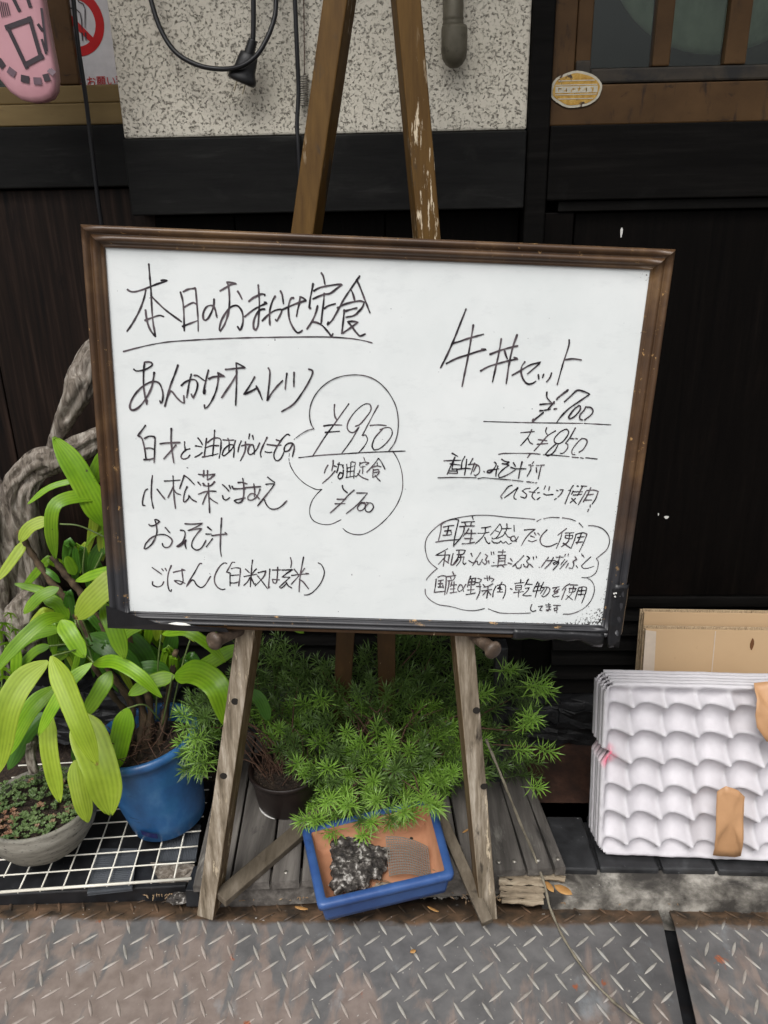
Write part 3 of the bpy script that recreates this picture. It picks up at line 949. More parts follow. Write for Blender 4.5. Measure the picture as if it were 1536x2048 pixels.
# pale round shape made up for the curved pale patch in the right window
g = MB()
c = V(1450, 8, 1.37)
g.lathe([(.001, -.01), (.10, -.008), (.16, .004), (.19, .03), (.20, .035), (.20, .04)], (0, 0, 0), 48)
g.v = [(c.x + x_ * .9, c.y + z_ * .6, c.z + .105 + y_ * .84) for x_, y_, z_ in g.v]
o = g.build('disk', K['window_disk'], None, True, loc=(c.x, c.y, c.z))
tag(o, 'pale round stand-in basin dimly seen behind the top right window glass', 'disk')
g = MB()
g.box((V(1310, 60, 1.62).x, 1.60, zr0 + .03), (1.6, 1.62, V(1400, 70, 1.62).z))
o = g.build('shelf_board', K['brownd'], None, loc=(1.0, 1.61, zr0))
tag(o, 'dark shelf behind the top right window glass', 'shelf')

# oval sticker on the right window frame
sp_ = V(1152, 179, YR - .0065)
st = empty('sticker', sp_, 'worn yellow oval sticker on the brown window frame', 'sticker')
def oval(rx_, rz_, y, n=36, j=.0):
    return [(sp_.x + rx_ * math.cos(2 * math.pi * k / n) * (1 + j * math.sin(k * 7.3)), y, sp_.z + rz_ * math.sin(2 * math.pi * k / n) * (1 + j * math.sin(k * 5.1))) for k in range(n)]
def disc(name, m, rx_, rz_, y, j=0.0):
    g = MB(); a = oval(rx_, rz_, y, 36, j); b = oval(rx_, rz_, y + .0004, 36, j); n = 36
    g.add(a + b, [tuple(range(n))[::-1]] + [(k, (k + 1) % n, n + (k + 1) % n, n + k) for k in range(n)])
    return g.build(name, m, st)
disc('rim', K['stickerw'], .0375, .0238, sp_.y, .02)
disc('field', K['sticker'], .0340, .0205, sp_.y - .0004, .03)
for k, dz in enumerate((.0115, .006, -.0065, -.012)):
    g = MB()
    hw = .034 * math.sqrt(max(0, 1 - (dz / .0205) ** 2)) * .93
    g.box((sp_.x - hw, sp_.y - .0008, sp_.z + dz - .0006), (sp_.x + hw, sp_.y - .0005, sp_.z + dz + .0006))
    g.build('stripe', K['stickerw'], st)
g = MB()
g.box((sp_.x - .030, sp_.y - .0008, sp_.z - .0042), (sp_.x + .031, sp_.y - .0005, sp_.z + .0042))
g.build('worn_lettering_band', K['stickerw'], st)
# the lettering is worn away to stubs of strokes
g = MB()
rs_ = random.Random(11)
xx = sp_.x - .024
for k in range(6):
    for q_ in range(3):
        a = rs_.choice(((.0012, .005), (.0045, .0012), (.0012, .0034)))
        px_, pz_ = xx + rs_.uniform(-.002, .002), sp_.z + rs_.uniform(-.0018, .0018)
        g.box((px_ - a[0] / 2, sp_.y - .0010, pz_ - a[1] / 2), (px_ + a[0] / 2, sp_.y - .0009 - .00002 * q_, pz_ + a[1] / 2))
    xx += .0095
g.build('worn_lettering', K['sticker'], st)

# no-smoking poster behind the stile and the left panes
PY = YL + .0125
po = empty('no_smoking_poster', V(160, 170, PY), 'white poster with red no smoking ring behind the left window bar', 'poster')
g = MB()
a, b = V(86, 172, PY), V(246, 172, PY)
g.box((a.x, PY, a.z), (b.x + .03, PY + .001, V(150, -90, PY).z))
g.build('sheet', K['poster'], po)
c = V(150, 46, PY)
def ringmb(c, r0, r1, y, n=64):
    g = MB()
    vs = []
    for k in range(n):
        t = 2 * math.pi * k / n
        vs += [(c.x + r0 * math.cos(t), y, c.z + r0 * math.sin(t)), (c.x + r1 * math.cos(t), y, c.z + r1 * math.sin(t))]
    g.add(vs, [(2 * k, 2 * k + 1, (2 * k + 3) % (2 * n), (2 * k + 2) % (2 * n))[::-1] for k in range(n)])
    return g
px1 = (V(206, 60, PY) - V(205, 60, PY)).x
ringmb(c, 41 * px1, 58 * px1, PY - .0006).build('red_ring', K['posterred'], po)
def strokes2(name, m, pls, y, parent, sc=1):
    g = MB()
    for k, (pl, w_) in enumerate(pls):
        ribbon(g, [V(u, v, y - k * .00004) for u, v in pl], w_, Vector((0, -1, 0)))
    return g.build(name, m, parent)
def ribbon(g, pts, w_, nrm, taper=True, lift=0.0):
    P = [Vector(p) for p in pts]
    n = len(P)
    vs = []
    for i in range(n):
        t = (P[min(i + 1, n - 1)] - P[max(i - 1, 0)])
        if t.length < 1e-9: t = Vector((1, 0, 0))
        t.normalize()
        s = t.cross(nrm).normalized()
        ww = w_ if not hasattr(w_, '__len__') else w_[i]
        p = P[i] + nrm * (lift * i)
        if i == 0: p = p - t * ww * .35
        if i == n - 1: p = p + t * ww * .35
        if taper and i in (0, n - 1): ww *= .62
        vs += [p - s * ww / 2, p + s * ww / 2]
        if taper and i == 0 and n > 1:
            q = P[0] + t * min(ww * .3, (P[1] - P[0]).length * .4)
            w0 = w_ if not hasattr(w_, '__len__') else w_[0]
            vs += [q - s * w0 / 2, q + s * w0 / 2]
    m_ = len(vs) // 2
    fs = [(2 * i, 2 * i + 2, 2 * i + 3, 2 * i + 1) for i in range(m_ - 1)]
    # face the viewer
    if fs:
        a, b_, c_ = Vector(vs[fs[0][0]]), Vector(vs[fs[0][1]]), Vector(vs[fs[0][2]])
        if (b_ - a).cross(c_ - a).dot(nrm) < 0:
            fs = [f[::-1] for f in fs]
    g.add(vs, fs)
strokes2('red_bar', K['posterred'], [([(107, 5), (192, 88)], 15 * px1)], PY - .0010, po)
strokes2('cigarette_smoke', K['prblack'], [
    (cr([(128, 2, 0), (131, 12, 0), (145, 14, 0), (160, 18, 0), (166, 34, 0), (167, 56, 0)]) and [(128, 0), (131, 10), (140, 16), (152, 18), (160, 26), (163, 40), (164, 58)], 2.2 * px1),
    ([(152, -6), (158, 4), (166, 8), (170, 18), (170, 55)], 2.2 * px1)], PY - .0014, po)
strokes2('cigarette', K['prblack'], [([(164, 66), (165, 80)], 3.2 * px1), ([(171, 66), (172, 80)], 3.2 * px1), ([(98, 72), (128, 74)], 15 * px1)], PY - .0018, po)

def text_obj(name, body, loc, size, m, parent, rotx=math.pi / 2, depth=.0002):
    cu = bpy.data.curves.new(name, 'FONT')
    cu.body = body
    cu.size = size
    cu.extrude = depth
    cu.align_x = 'LEFT'
    o = bpy.data.objects.new(name, cu)
    COL.objects.link(o)
    dg = bpy.context.evaluated_depsgraph_get()
    me = bpy.data.meshes.new_from_object(o.evaluated_get(dg))
    bpy.data.objects.remove(o)
    me.materials.clear()
    me.materials.append(m)
    o = bpy.data.objects.new(name, me)
    COL.objects.link(o)
    o.parent = parent
    o.location = Vector(loc) - root_loc(parent)
    o.rotation_euler = (rotx, 0, 0)
    return o
pt = V(154, 172, PY - .0010)
text_obj('lettering', '\u304f\u304a\u9858\u3044\u81f4\u3057\u307e\u3059', pt, .0152, K['posterred'], po)
pt = V(112, 172, PY - .0010)
text_obj('lettering', '\u306e', pt, .0152, K['posterred'], po)

# pink hanging sign at the top left corner: a soft rounded tongue with faded print
PKY = 1.12
pk = empty('pink_sign', V(50, 60, PKY), 'faded pink rounded vinyl sign hanging at the top left corner', 'sign')
out = [(-140, -260), (60, -260), (78, -120), (86, 0), (93, 40), (103, 95), (111, 135), (113, 160), (111, 182), (103, 196), (88, 203), (66, 205), (44, 200), (22, 185), (0, 158), (-30, 130), (-70, 110), (-140, 100)]
ctr = V(10, 40, PKY)
g = MB()
rings = []
for (k, yo) in ((1.0, 0), (.985, -.003), (.93, -.005), (.80, -.0065), (.55, -.008), (.2, -.009)):
    rings.append([(lambda p: (ctr.x + (p.x - ctr.x) * k, PKY + yo, ctr.z + (p.z - ctr.z) * k))(V(u, v, PKY)) for u, v in out])
rings = [[(x_, PKY + .012, z_) for x_, _, z_ in rings[0]]] + rings
N = len(out)
vs = [p for r_ in rings for p in r_]
fs = [(i * N + k, i * N + (k + 1) % N, (i + 1) * N + (k + 1) % N, (i + 1) * N + k) for i in range(len(rings) - 1) for k in range(N)]
fs.append(tuple((len(rings) - 1) * N + k for k in range(N))); fs.append(tuple(range(N))[::-1])
g.add(vs, fs)
pko = g.build('body', K['pink'], pk, True)
from mathutils.bvhtree import BVHTree
_bv = BVHTree.FromPolygons([Vector(v) for v in g.v], g.f)
def onpink(u, v, lift=.0012):
    d = Vector(wray(u, v)).normalized()
    h = _bv.ray_cast(Vector(CAM), d)
    return (h[0] - d * lift) if h[0] is not None else V(u, v, PKY - .03)
def pstroke(name, pl, wpx, m):
    g = MB()
    P = []
    for i in range(len(pl) - 1):
        for t in range(6):
            P.append((pl[i][0] + (pl[i + 1][0] - pl[i][0]) * t / 6, pl[i][1] + (pl[i + 1][1] - pl[i][1]) * t / 6))
    P.append(pl[-1])
    ribbon(g, [onpink(*p) for p in P], wpx * px1 * PKY / PY, Vector((0, -1, 0)), taper=False)
    g.build(name, m, pk)
pstroke('letter_stroke', [(13, 55), (61, 38)], 9, K['prblack'])
pstroke('letter_stroke', [(59, 36), (82, 116)], 8, K['prblack'])
pstroke('letter_stroke', [(16, 56), (53, 134)], 8, K['prblack'])
pstroke('letter_stroke', [(50, 130), (84, 112)], 9, K['prblack'])
pstroke('letter_stroke', [(77, 50), (84, 60)], 6, K['prblack'])
pstroke('letter_stroke', [(83, 18), (93, 100)], 5, K['prblack'])
pstroke('letter_stroke', [(84, 80), (92, 106)], 5, K['prblack'])
pstroke('letter_stroke', [(28, 0), (38, 20)], 7, K['prblack'])
pstroke('letter_stroke', [(54, -6), (60, 12)], 7, K['prblack'])
for k in range(5):
    pstroke('letter_stroke', [(-2 + k * 4, 2 + k), (4 + k * 4, 34 - k)], 1.8, K['prblack'])
for (u, v, a, m_) in ((2, 127, 55, 'prblack'), (23, 144, 38, 'prgrey'), (50, 158, 12, 'prblack'), (75, 162, 2, 'prgrey'), (93, 155, -14, 'prblack'), (103, 143, -50, 'prgrey')):
    dx, dy = math.cos(math.radians(a)), math.sin(math.radians(a))
    L_ = 4.0 if u < 70 else 3.4 if u < 90 else 1.8 if u < 100 else 1.0
    pstroke('dash', [(u - dx * L_, v - dy * L_), (u + dx * L_, v + dy * L_)], 13, K[m_])
# ------------------------------------------------------------------ easel
NB = Vector(_bn)
def L(u, v, off=0.0):                   # on the plane of the easel's front faces
    return B(u, v, off - BOFF)
ap = L(758, -560)
easel = empty('easel', G(700, 1845), 'tall worn wooden easel holding the whiteboard', 'easel')
def leg(name, foot, top, wx, wy, sidev, mk='leg', label=None, fk=True):
    g = MB()
    g.bar(foot, top, wx, wy, sidev, seg=24)
    o = g.build(name, K[mk], easel, False, .0016, label=label)
    at = o.data.attributes.new('face_kind', 'FLOAT', 'FACE')
    vals = [1.0 if (Vector(p.normal).dot(NB) > .8) else 0.25 for p in o.data.polygons]
    at.data.foreach_set('value', vals)
    return o
def down(p, z=0.0, d=None):
    return p
# front legs: front face on the plane L, body behind it
wf, df = .026, .037
fl = L(414, 1838); fr = L(978, 1866)
for foot, tu, tv, su in ((fl, 757, -560, 1), (fr, 764, -560, -1)):
    top = L(tu, tv)
    top = top + (foot - top).normalized() * .06
    shift = -NB * (df / 2) + Vector((-.004 * su * 0, 0, 0))
    sd_ = Vector((1, 0, 0)) * math.cos(math.radians(9)) + NB * math.sin(math.radians(9)) * (1 if su > 0 else -1)
    leg('front_leg', foot + shift, top + shift, wf, df, sd_)
# bored holes for the pegs
for (u, v) in ((470, 1403), (447, 1552), (953, 1421), (968, 1573)):
    p = L(u, v, .0003)
    g = MB()
    n = 18
    ax = Vector((1, 0, 0)); ax = (ax - NB * ax.dot(NB)).normalized(); ay = NB.cross(ax)
    r_ = .0052
    g.add([p + ax * r_ * math.cos(2 * math.pi * k / n) + ay * r_ * math.sin(2 * math.pi * k / n) for k in range(n)], [tuple(range(n))])
    if (Vector(g.v[1]) - Vector(g.v[0])).cross(Vector(g.v[2]) - Vector(g.v[1])).dot(NB) < 0:
        g.f = [g.f[0][::-1]]
    g.build('peg_hole', K['hole'], easel)
# head block and rear legs
g = MB(); tp = L(760, -545, -.03)
g.box((tp.x - .045, tp.y - .03, tp.z - .05), (tp.x + .045, tp.y + .045, tp.z + .03))
g.build('head_block', K['legb'], easel, False, .003)
cb0, cb1 = L(640, 620, -df - .008), L(858, 628, -df - .008)
g = MB(); g.bar(cb0, cb1, .014, .030, (0, 1, 0)); g.build('crossbar', K['legb'], easel, False, .002)
rts = [L(726, 600, -df - .026), L(766, 600, -df - .026)]
rl1, rl2 = V(690, 1290, 1.13), V(773, 1290, 1.13)
for q, rt in zip((rl1, rl2), rts):
    d = (q - rt)
    f = rt + d * ((rt.z - .045) / (rt.z - q.z))
    leg('rear_leg', f, rt, .030, .022, (1, 0, 0), 'legb')
# side struts from the front feet back towards the rear legs
def beam_pix(name, p0, p1, wx, wy, side, m):
    g = MB(); g.bar(p0, p1, wx, wy, side, seg=8)
    return g.build(name, m, easel, False, .0015)
beam_pix('strut', G(440, 1798, .053), G(656, 1614, .060), .026, .014, (1, .9, 0), K['strut'])
beam_pix('strut', G(975, 1846, .024), G(862, 1590, .088), .018, .014, (1, 0, .1), K['strut'])
# the two pegs that carry the board: shaft and knob
for (u0, v0, u1, v1) in ((486, 1256, 424, 1284), (938, 1262, 990, 1303)):
    a = L(u0, v0, -.01)
    b = L(u1, v1, .034)
    g = MB()
    d = (b - a)
    pts = [a + d * t for t in (0, .2, .45, .7, .82, .86, .90, .96, 1.0, 1.03)]
    g.tube(pts, [.0085, .0085, .0086, .0088, .009, .0108, .0122, .0122, .0108, .0062], 16)
    jitter(g, .0008, 90)
    g.build('peg', mat('peg_wood%d' % u0, [(.3, (.026, .018, .013)), (.55, (.085, .058, .040)), (.75, (.26, .20, .155))], (60, 60, 60), .5, .5, .001, spots=[((30, 30, 30), .6, .7, (.02, .014, .012))], fine=(200, .3, .0006)), easel, True)

# ------------------------------------------------------------------ whiteboard
XB, DB = Vector(_bx), Vector(_bd)
DB = (DB - XB * DB.dot(XB)).normalized()
icorn = [B(208, 495), B(1297, 540), B(1205, 1250), B(262, 1222)]
bc = sum(icorn, Vector()) / 4
hw = (((icorn[1] - icorn[0]).length + (icorn[2] - icorn[3]).length) / 4)
hh = (((icorn[3] - icorn[0]).length + (icorn[2] - icorn[1]).length) / 4)
wb = empty('whiteboard', bc + DB * hh, 'framed white menu board with handwritten Japanese menu on the easel', 'whiteboard')
def BP(x, y, h=0.0):                    # board coordinates: right, down, towards the viewer
    return bc + XB * x + DB * y + NB * h
g = MB()
nx, ny = 60, 44
vs = [BP(-hw - .004 + (2 * hw + .008) * i / nx, -hh - .004 + (2 * hh + .008) * j / ny) for j in range(ny + 1) for i in range(nx + 1)]
fs = [(j * (nx + 1) + i, (j + 1) * (nx + 1) + i, (j + 1) * (nx + 1) + i + 1, j * (nx + 1) + i + 1) for j in range(ny) for i in range(nx)]
g.add(vs, fs)
nv = len(g.v)
o = g.build('board', K['board'], wb)
at = o.data.attributes.new('flake', 'FLOAT', 'POINT')
val = []
for j in range(ny + 1):
    for i in range(nx + 1):
        x = -hw - .004 + (2 * hw + .008) * i / nx; y = -hh - .004 + (2 * hh + .008) * j / ny
        f = 0.0
        ex, ey = hw - x, hh - y
        f = max(f, .27 * max(0, 1 - math.hypot(max(ex, 0) * 1.5, max(ey, 0) * 1.7) / .10))
        f = max(f, .17 * max(0, 1 - ex / .010) * max(0, min(1, (y + .12) / .25)))
        f = max(f, .18 * max(0, 1 - ey / .006) * max(0, min(1, (x + .05) / .25)))
        f = max(f, .22 * max(0, 1 - math.hypot(x + hw, y + hh) / .014), .20 * max(0, 1 - math.hypot(x + hw, y - hh) / .016), .24 * max(0, 1 - math.hypot(x - hw, y + hh) / .022))
        f = max(f, .10 * max(0, 1 - (x + hw) / .006))
        val.append(f)
at.data.foreach_set('value', val)
g = MB(); q0 = [BP(sx * (hw + .018), sy * (hh + .018), -.0005) for sx, sy in ((-1, -1), (1, -1), (1, 1), (-1, 1))]
q1 = [BP(sx * (hw + .018), sy * (hh + .018), -.0075) for sx, sy in ((-1, -1), (1, -1), (1, 1), (-1, 1))]
g.hexa(q1, q0)
g.build('back_panel', K['blackwood'], wb)
# moulded rails with mitred corners
prof = [(0, .0004), (0, .0022), (.0012, .0036), (.0030, .0040), (.0042, .0034), (.0052, .0042), (.0066, .0072), (.0086, .0092), (.0108, .0096), (.0128, .0086), (.0140, .0066), (.0150, .0062), (.0160, .0070), (.0178, .0098), (.0200, .0112), (.0222, .0110), (.0238, .0096), (.0246, .0070), (.0248, .0020), (.0248, -.0090), (.0020, -.0090)]
cs = [(-hw, -hh), (hw, -hh), (hw, hh), (-hw, hh)]
nm = ['frame_rail'] * 4
for k in range(4):
    a, b = cs[k], cs[(k + 1) % 4]
    na = Vector((math.copysign(1, a[0]), math.copysign(1, a[1])))
    nbb = Vector((math.copysign(1, b[0]), math.copysign(1, b[1])))
    g = MB(); seg = 30
    vs = []
    for s_ in range(seg + 1):
        t = s_ / seg
        for (d, h) in prof:
            d = d * .93
            ya, yb_ = (.60 if na.y > 0 else 1), (.60 if nbb.y > 0 else 1)
            pa = Vector(a) + Vector((na.x * d, na.y * d * ya)); pb = Vector(b) + Vector((nbb.x * d, nbb.y * d * yb_))
            if k == 2: h = h * .8 if h > 0 else h
            p = pa.lerp(pb, t)
            wob = .0003 * mnoise.noise(Vector((p.x * 25, p.y * 25, k)))
            vs.append(BP(p.x, p.y, h + wob))
    m_ = len(prof)
    fs = [(s_ * m_ + i, s_ * m_ + (i + 1) % m_, (s_ + 1) * m_ + (i + 1) % m_, (s_ + 1) * m_ + i) for s_ in range(seg) for i in range(m_)]
    fs += [tuple(range(m_)), tuple(seg * m_ + i for i in range(m_))[::-1]]
    g.add(vs, fs)
    g.f = [f[::-1] for f in g.f]
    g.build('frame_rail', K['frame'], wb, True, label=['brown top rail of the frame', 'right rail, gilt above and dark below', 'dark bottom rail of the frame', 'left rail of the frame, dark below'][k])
# brown ledge strip below the bottom rail
def bloc(u, v, off=0.0):
    p = B(u, v, off) - bc
    return p.dot(XB), p.dot(DB)
x0 = bloc(386, 1255)[0]; x1 = bloc(1052, 1268)[0]
g = MB()
yb = hh + .0152
g.hexa([BP(x0, yb, -.008), BP(x1, yb, -.008), BP(x1, yb + .0050, -.008), BP(x0, yb + .0050, -.008)],
       [BP(x0, yb, .006), BP(x1, yb, .006), BP(x1, yb + .0050, .004), BP(x0, yb + .0050, .004)])
g.build('ledge_strip', K['legb'], wb, False, .001)
# black tape round the lower left corner
def film(name, pts, lift=0.0, thick=.0012, m='tape'):
    g = MB()
    ctr = sum((Vector(p) for p in pts), Vector()) / len(pts)
    n = len(pts)
    f_ = [Vector(p) + NB * thick for p in pts]
    g.add([ctr + NB * (thick + .002)] + f_ + [Vector(p) for p in pts], [(0, 1 + k, 1 + (k + 1) % n) for k in range(n)] + [(1 + k, 1 + n + k, 1 + n + (k + 1) % n, 1 + (k + 1) % n) for k in range(n)])
    return g.build(name, K[m], wb, False)
tp_ = [(-hw - .0255, hh - .012), (-hw - .004, hh - .004), (-hw - .003, hh + .008), (-hw + .02, hh + .012), (-hw + .055, hh + .008), (-hw + .09, hh + .0135), (-hw + .125, hh + .0145), (-hw + .128, hh + .020), (-hw + .06, hh + .020), (-hw - .0255, hh + .019)]
film('tape', [BP(x, y, .0110) for x, y in tp_])
wp = [(-hw + .052, hh + .0095), (-hw + .062, hh + .0075), (-hw + .074, hh + .0085), (-hw + .080, hh + .0112), (-hw + .070, hh + .0118), (-hw + .060, hh + .0112)]
film('white_chip', [BP(x, y, .0128) for x, y in wp], m='white')
# black film on the lower right: sleeve on the right rail, sagging along the bottom rail
def sleeve(name, rows):
    g = MB(); n = len(rows[0])
    g.add([BP(x, y, h) for r_ in rows for x, y, h in r_], [(i * n + k, (i + 1) * n + k, (i + 1) * n + k + 1, i * n + k + 1) for i in range(len(rows) - 1) for k in range(n - 1)])
    jitter(g, .0006, 70)
    o = g.build(name, K['tape'], wb, True)
    so = o.modifiers.new('t', 'SOLIDIFY'); so.thickness = .0006
    return o
rows = []
for k in range(14):
    t = k / 13
    y = hh - .062 + t * .088
    fl_ = .0 if t < .55 else (t - .55) * .03
    rows.append([(hw + .0045 - fl_ * .0 + .006 * max(0, t - .5), y, .0106), (hw + .010, y, .0125 + .002 * math.sin(k * 1.7)), (hw + .017, y, .0110 + .002 * math.sin(k * 2.3 + 1)), (hw + .023, y, .0120), (hw + .0258 - .010 * max(0, t - .8) * 5, y, .008), (hw + .0258 - .010 * max(0, t - .8) * 5, y, -.006)])
sleeve('film', rows)
rows = []
for k in range(22):
    t = k / 21
    x = hw + .002 - (1 - t) * .118
    sag = .0035 + .010 * max(0, t - .7) / .3 + .0015 * math.sin(k * 1.1)
    rows.append([(x, hh + .0050 + .002 * t, .0100), (x, hh + .009 + sag * .2, .0115), (x, hh + .013 + sag * .7, .0112), (x, hh + .0165 + sag * .9, .007), (x, hh + .017 + sag, -.006)])
sleeve('film', rows)
# small screws / paint specks on the film
for (u, v) in ((1228, 1187), (1230, 1193), (1232, 1186)):
    p = B(u, v, .0185)
    g = MB(); g.tube([p, p + NB * .0006], .0012, 6)
    g.build('paint_speck', K['white'], wb)

# ------------------------------------------------------------------ the handwriting
def ink(text):
    """each line: 'ox oy scale width | x,y x,y ... ; x,y ...' in picture measures"""
    out_ = []
    for ln in text.strip().split('\n'):
        if '|' not in ln: continue
        hd, body = ln.split('|')
        ox, oy, sc, wd = [float(q) for q in hd.split()]
        for st_ in body.split(';'):
            pts = [tuple(float(z) for z in p.split(',')) for p in st_.split()]
            if len(pts) > 1:
                out_.append(([(ox + x / sc, oy + y / sc) for x, y in pts], wd))
    return out_
pxm = (B(769, 850) - B(768, 850)).length
LIFT = [0]
def write(name, text):
    g = MB()
    for pl, wd in ink(text):
        LIFT[0] += 1
        base = .00035 + (LIFT[0] % 60) * .000012
        P3 = cr([Vector((u, v, 0)) for u, v in pl], 5)
        # subdivide straight two-point strokes a little
        if len(P3) == 2:
            P3 = [P3[0].lerp(P3[1], t) for t in (0, .33, .66, 1)]
        n = len(P3)
        ws = []
        for i in range(n):
            f = .86 + .42 * mnoise.noise(Vector((P3[i].x * .08, P3[i].y * .08, wd))) + (.18 if i in (0, n - 1) else 0)
            ws.append(wd * pxm * f)
        ribbon(g, [B(p.x, p.y, base) for p in P3], ws, NB, True, 1.5e-7)
    o = g.build(name, K['ink'], wb)
    return o
write('writing_title', """
240 520 6 4.0|345,48 355,180 372,380 380,560 395,740 425,915;90,355 130,378 190,378 300,345 440,290 530,262 565,245 530,240 495,245;308,360 290,450 245,580 190,690 130,790 85,852;372,430 450,510 560,610 735,738;305,600 315,680 335,770 370,850 420,915;300,725 360,700 430,675 480,665 522,678
240 520 6 4.0|725,385 750,480 765,620 770,845;760,380 820,350 885,342 905,350 920,500 935,700 938,850;770,565 830,530 880,512 915,530;750,797 830,765 935,725
240 520 6 4.0|1128,470 1125,540 1100,620 1060,695 1025,725 1000,705 998,640 1030,570 1075,545 1115,552 1140,590 1162,685
240 520 6 4.0|1200,370 1270,330 1330,295 1398,283 1340,270 1280,265 1300,300;1300,300 1312,420 1310,560 1290,670 1250,780 1200,855 1192,820 1215,730 1270,630 1330,565 1390,545 1435,570 1470,640 1475,740 1455,820 1435,840 1412,800;1412,375 1440,420 1463,468
240 520 6 2.6|40,1098 200,1055 400,1010 600,980 850,962 1150,945 1536,932 1936,925 2436,922 2736,938 2916,965 3023,993
496 520 6 4.0|10,495 60,455 110,430 160,408 205,415 200,428;-40,680 60,600 140,555 228,515 200,508;122,300 130,400 135,520 128,680 118,790 92,840 70,820 65,760 85,680 130,610 170,590 198,590
496 520 6 4.0|170,728 240,660 310,610 385,590 405,600 395,640 345,735 330,715;325,435 290,500 262,600 258,700 262,775;390,372 410,420 425,520
496 520 6 4.0|400,600 500,555 600,515 700,485 660,455 625,440 615,520 595,600 582,675;545,455 515,460 490,530 485,620 500,720 540,810 590,870 630,862 650,845
496 520 6 4.0|880,155 905,200 922,288;780,285 765,370 745,470 735,575 750,578;790,370 850,335 950,310 1080,292 1130,292 1060,345 985,400 900,415 780,465;915,400 905,520 888,650 878,755;918,580 960,550 1045,525;835,550 810,640 765,740 708,825;765,740 820,748 890,785 950,850 1000,915 1018,885
496 520 6 4.0|1340,192 1250,320 1150,470 1080,600 1010,720 950,780 962,745;1305,235 1350,340 1400,470 1462,630;1230,345 1260,410 1280,485;1075,575 1160,530 1270,500 1350,490 1395,505 1370,570 1310,635;1175,610 1240,590 1305,575;1310,640 1260,670 1175,685;1155,600 1145,700 1125,885 1190,840 1260,790 1320,745 1260,735 1195,740 1240,790 1300,870 1345,910 1405,888
""")
write('writing_main_dish', """
240 710 6 3.9|165,170 195,190 260,185 330,160 385,120 375,90 340,82 295,85 285,160 280,280 285,400 300,500 320,595 325,540;410,210 400,280 380,380 340,470 290,550 220,630 160,660 120,640 125,570 180,470 260,385 350,330 420,318 470,340 500,400 515,480 505,560 485,575 480,550
240 710 6 3.9|695,120 660,220 610,350 570,480 535,620 565,520 600,440 625,440 680,510 740,565 770,575 765,490;735,365 780,325 850,295 905,300 930,350 915,430 875,518 855,470;855,230 830,330 800,510;890,245 930,248 1010,305
240 710 6 3.9|1060,180 1035,280 1010,400 1000,455 1015,465 1020,420;1065,285 1120,262 1200,255 1255,255 1215,235 1170,210 1180,255 1160,400 1110,530 1050,620 1015,640 1012,600
240 710 6 3.9|1265,172 1350,165 1440,155 1502,152 1440,115 1392,92 1398,200 1395,400 1387,600;1395,240 1340,330 1280,420 1220,510
400 710 6 3.9|655,262 600,360 525,475 600,440 685,395 670,365 700,420 745,530;820,155 838,210 825,380 805,550 850,470 920,380 990,308;1042,220 1030,310 1022,408;1128,208 1125,375;1305,170 1340,180 1350,220 1300,330 1220,460 1120,590 980,678
""")
write('writing_side_dish', """
260 850 6 3.5|185,5 150,50 92,130 135,150 160,220 180,320 190,405;175,160 225,135 280,138 298,160 295,280 288,450;180,280 240,275 285,290;165,415 230,412 280,400
260 850 6 3.5|360,225 430,215 520,212 598,208;495,42 492,180 505,330 525,452;550,240 490,310 405,405;655,200 655,250 665,300;718,285 670,300 625,345 612,385 640,408 690,395 718,362
260 850 6 3.3|815,155 850,200 868,235;785,250 860,262;865,330 830,360 780,385;918,160 905,260 890,380;930,210 990,165 1050,155 1090,180 1088,290 1070,395;1015,62 1008,180 990,370;900,275 980,248 1060,248;868,385 960,368 1055,345
260 850 6 3.2|1115,178 1180,182 1245,180;1175,160 1190,210 1185,320;1265,185 1240,260 1190,320 1130,368 1105,355 1130,290 1190,240 1235,240 1250,280 1242,385;1335,190 1310,250 1295,320;1340,250 1390,235 1440,232;1385,200 1385,280 1365,350 1325,428;1435,105 1425,165;1470,125 1480,170
420 850 6 3.2|595,215 560,290 500,350 465,345 455,300 480,245 515,235 530,290 530,350;685,148 640,240 605,330 612,382;682,232 740,240 800,245;660,320 700,330 740,325
420 850 6 3.3|955,122 925,112 870,160 810,250 768,340 775,405 810,428 850,400 885,330 895,270;780,248 850,240;795,178 835,190;985,240 950,300 905,320 885,290 910,240 960,215 1000,230 1010,280 988,380
""")
write('writing_greens', """
260 850 6 3.4|210,768 180,790 155,880 150,955 175,965;268,605 258,700 255,850 268,950 280,1000;325,770 370,830 415,885
260 850 6 3.3|412,672 500,668 598,660;515,610 520,740 530,880 545,998;520,735 490,800 455,870;525,775 560,820 605,835;650,605 620,690 595,762;650,605 700,640 770,712;685,740 655,810 640,910 660,922 700,880 705,840 740,890 795,920
260 850 6 3.3|820,590 900,600 1022,590 970,635 930,660;885,545 880,620;930,545 925,650;815,685 845,720;880,700 910,735 870,700;1015,680 960,730 880,725;820,830 900,800 960,792 1030,795;940,700 945,850 955,1050;935,800 900,870 870,950;950,870 1000,910 1048,938
420 850 6 3.3|150,715 190,750 225,790;230,725 245,760;265,735 278,765;150,845 160,885 195,898 235,870;285,765 380,762 440,750 520,745 605,738;335,690 390,688 440,705;392,640 405,740 402,850 380,915 330,935 290,910 320,895 420,875
420 850 6 3.3|525,705 535,790 530,860;600,770 560,860 500,900 455,895 455,860 490,825 540,830 590,885;690,625 735,660 775,688;670,712 720,705 775,705 730,770 650,870 572,968;648,890 680,960 730,1005 800,1005 860,970 918,912
""")
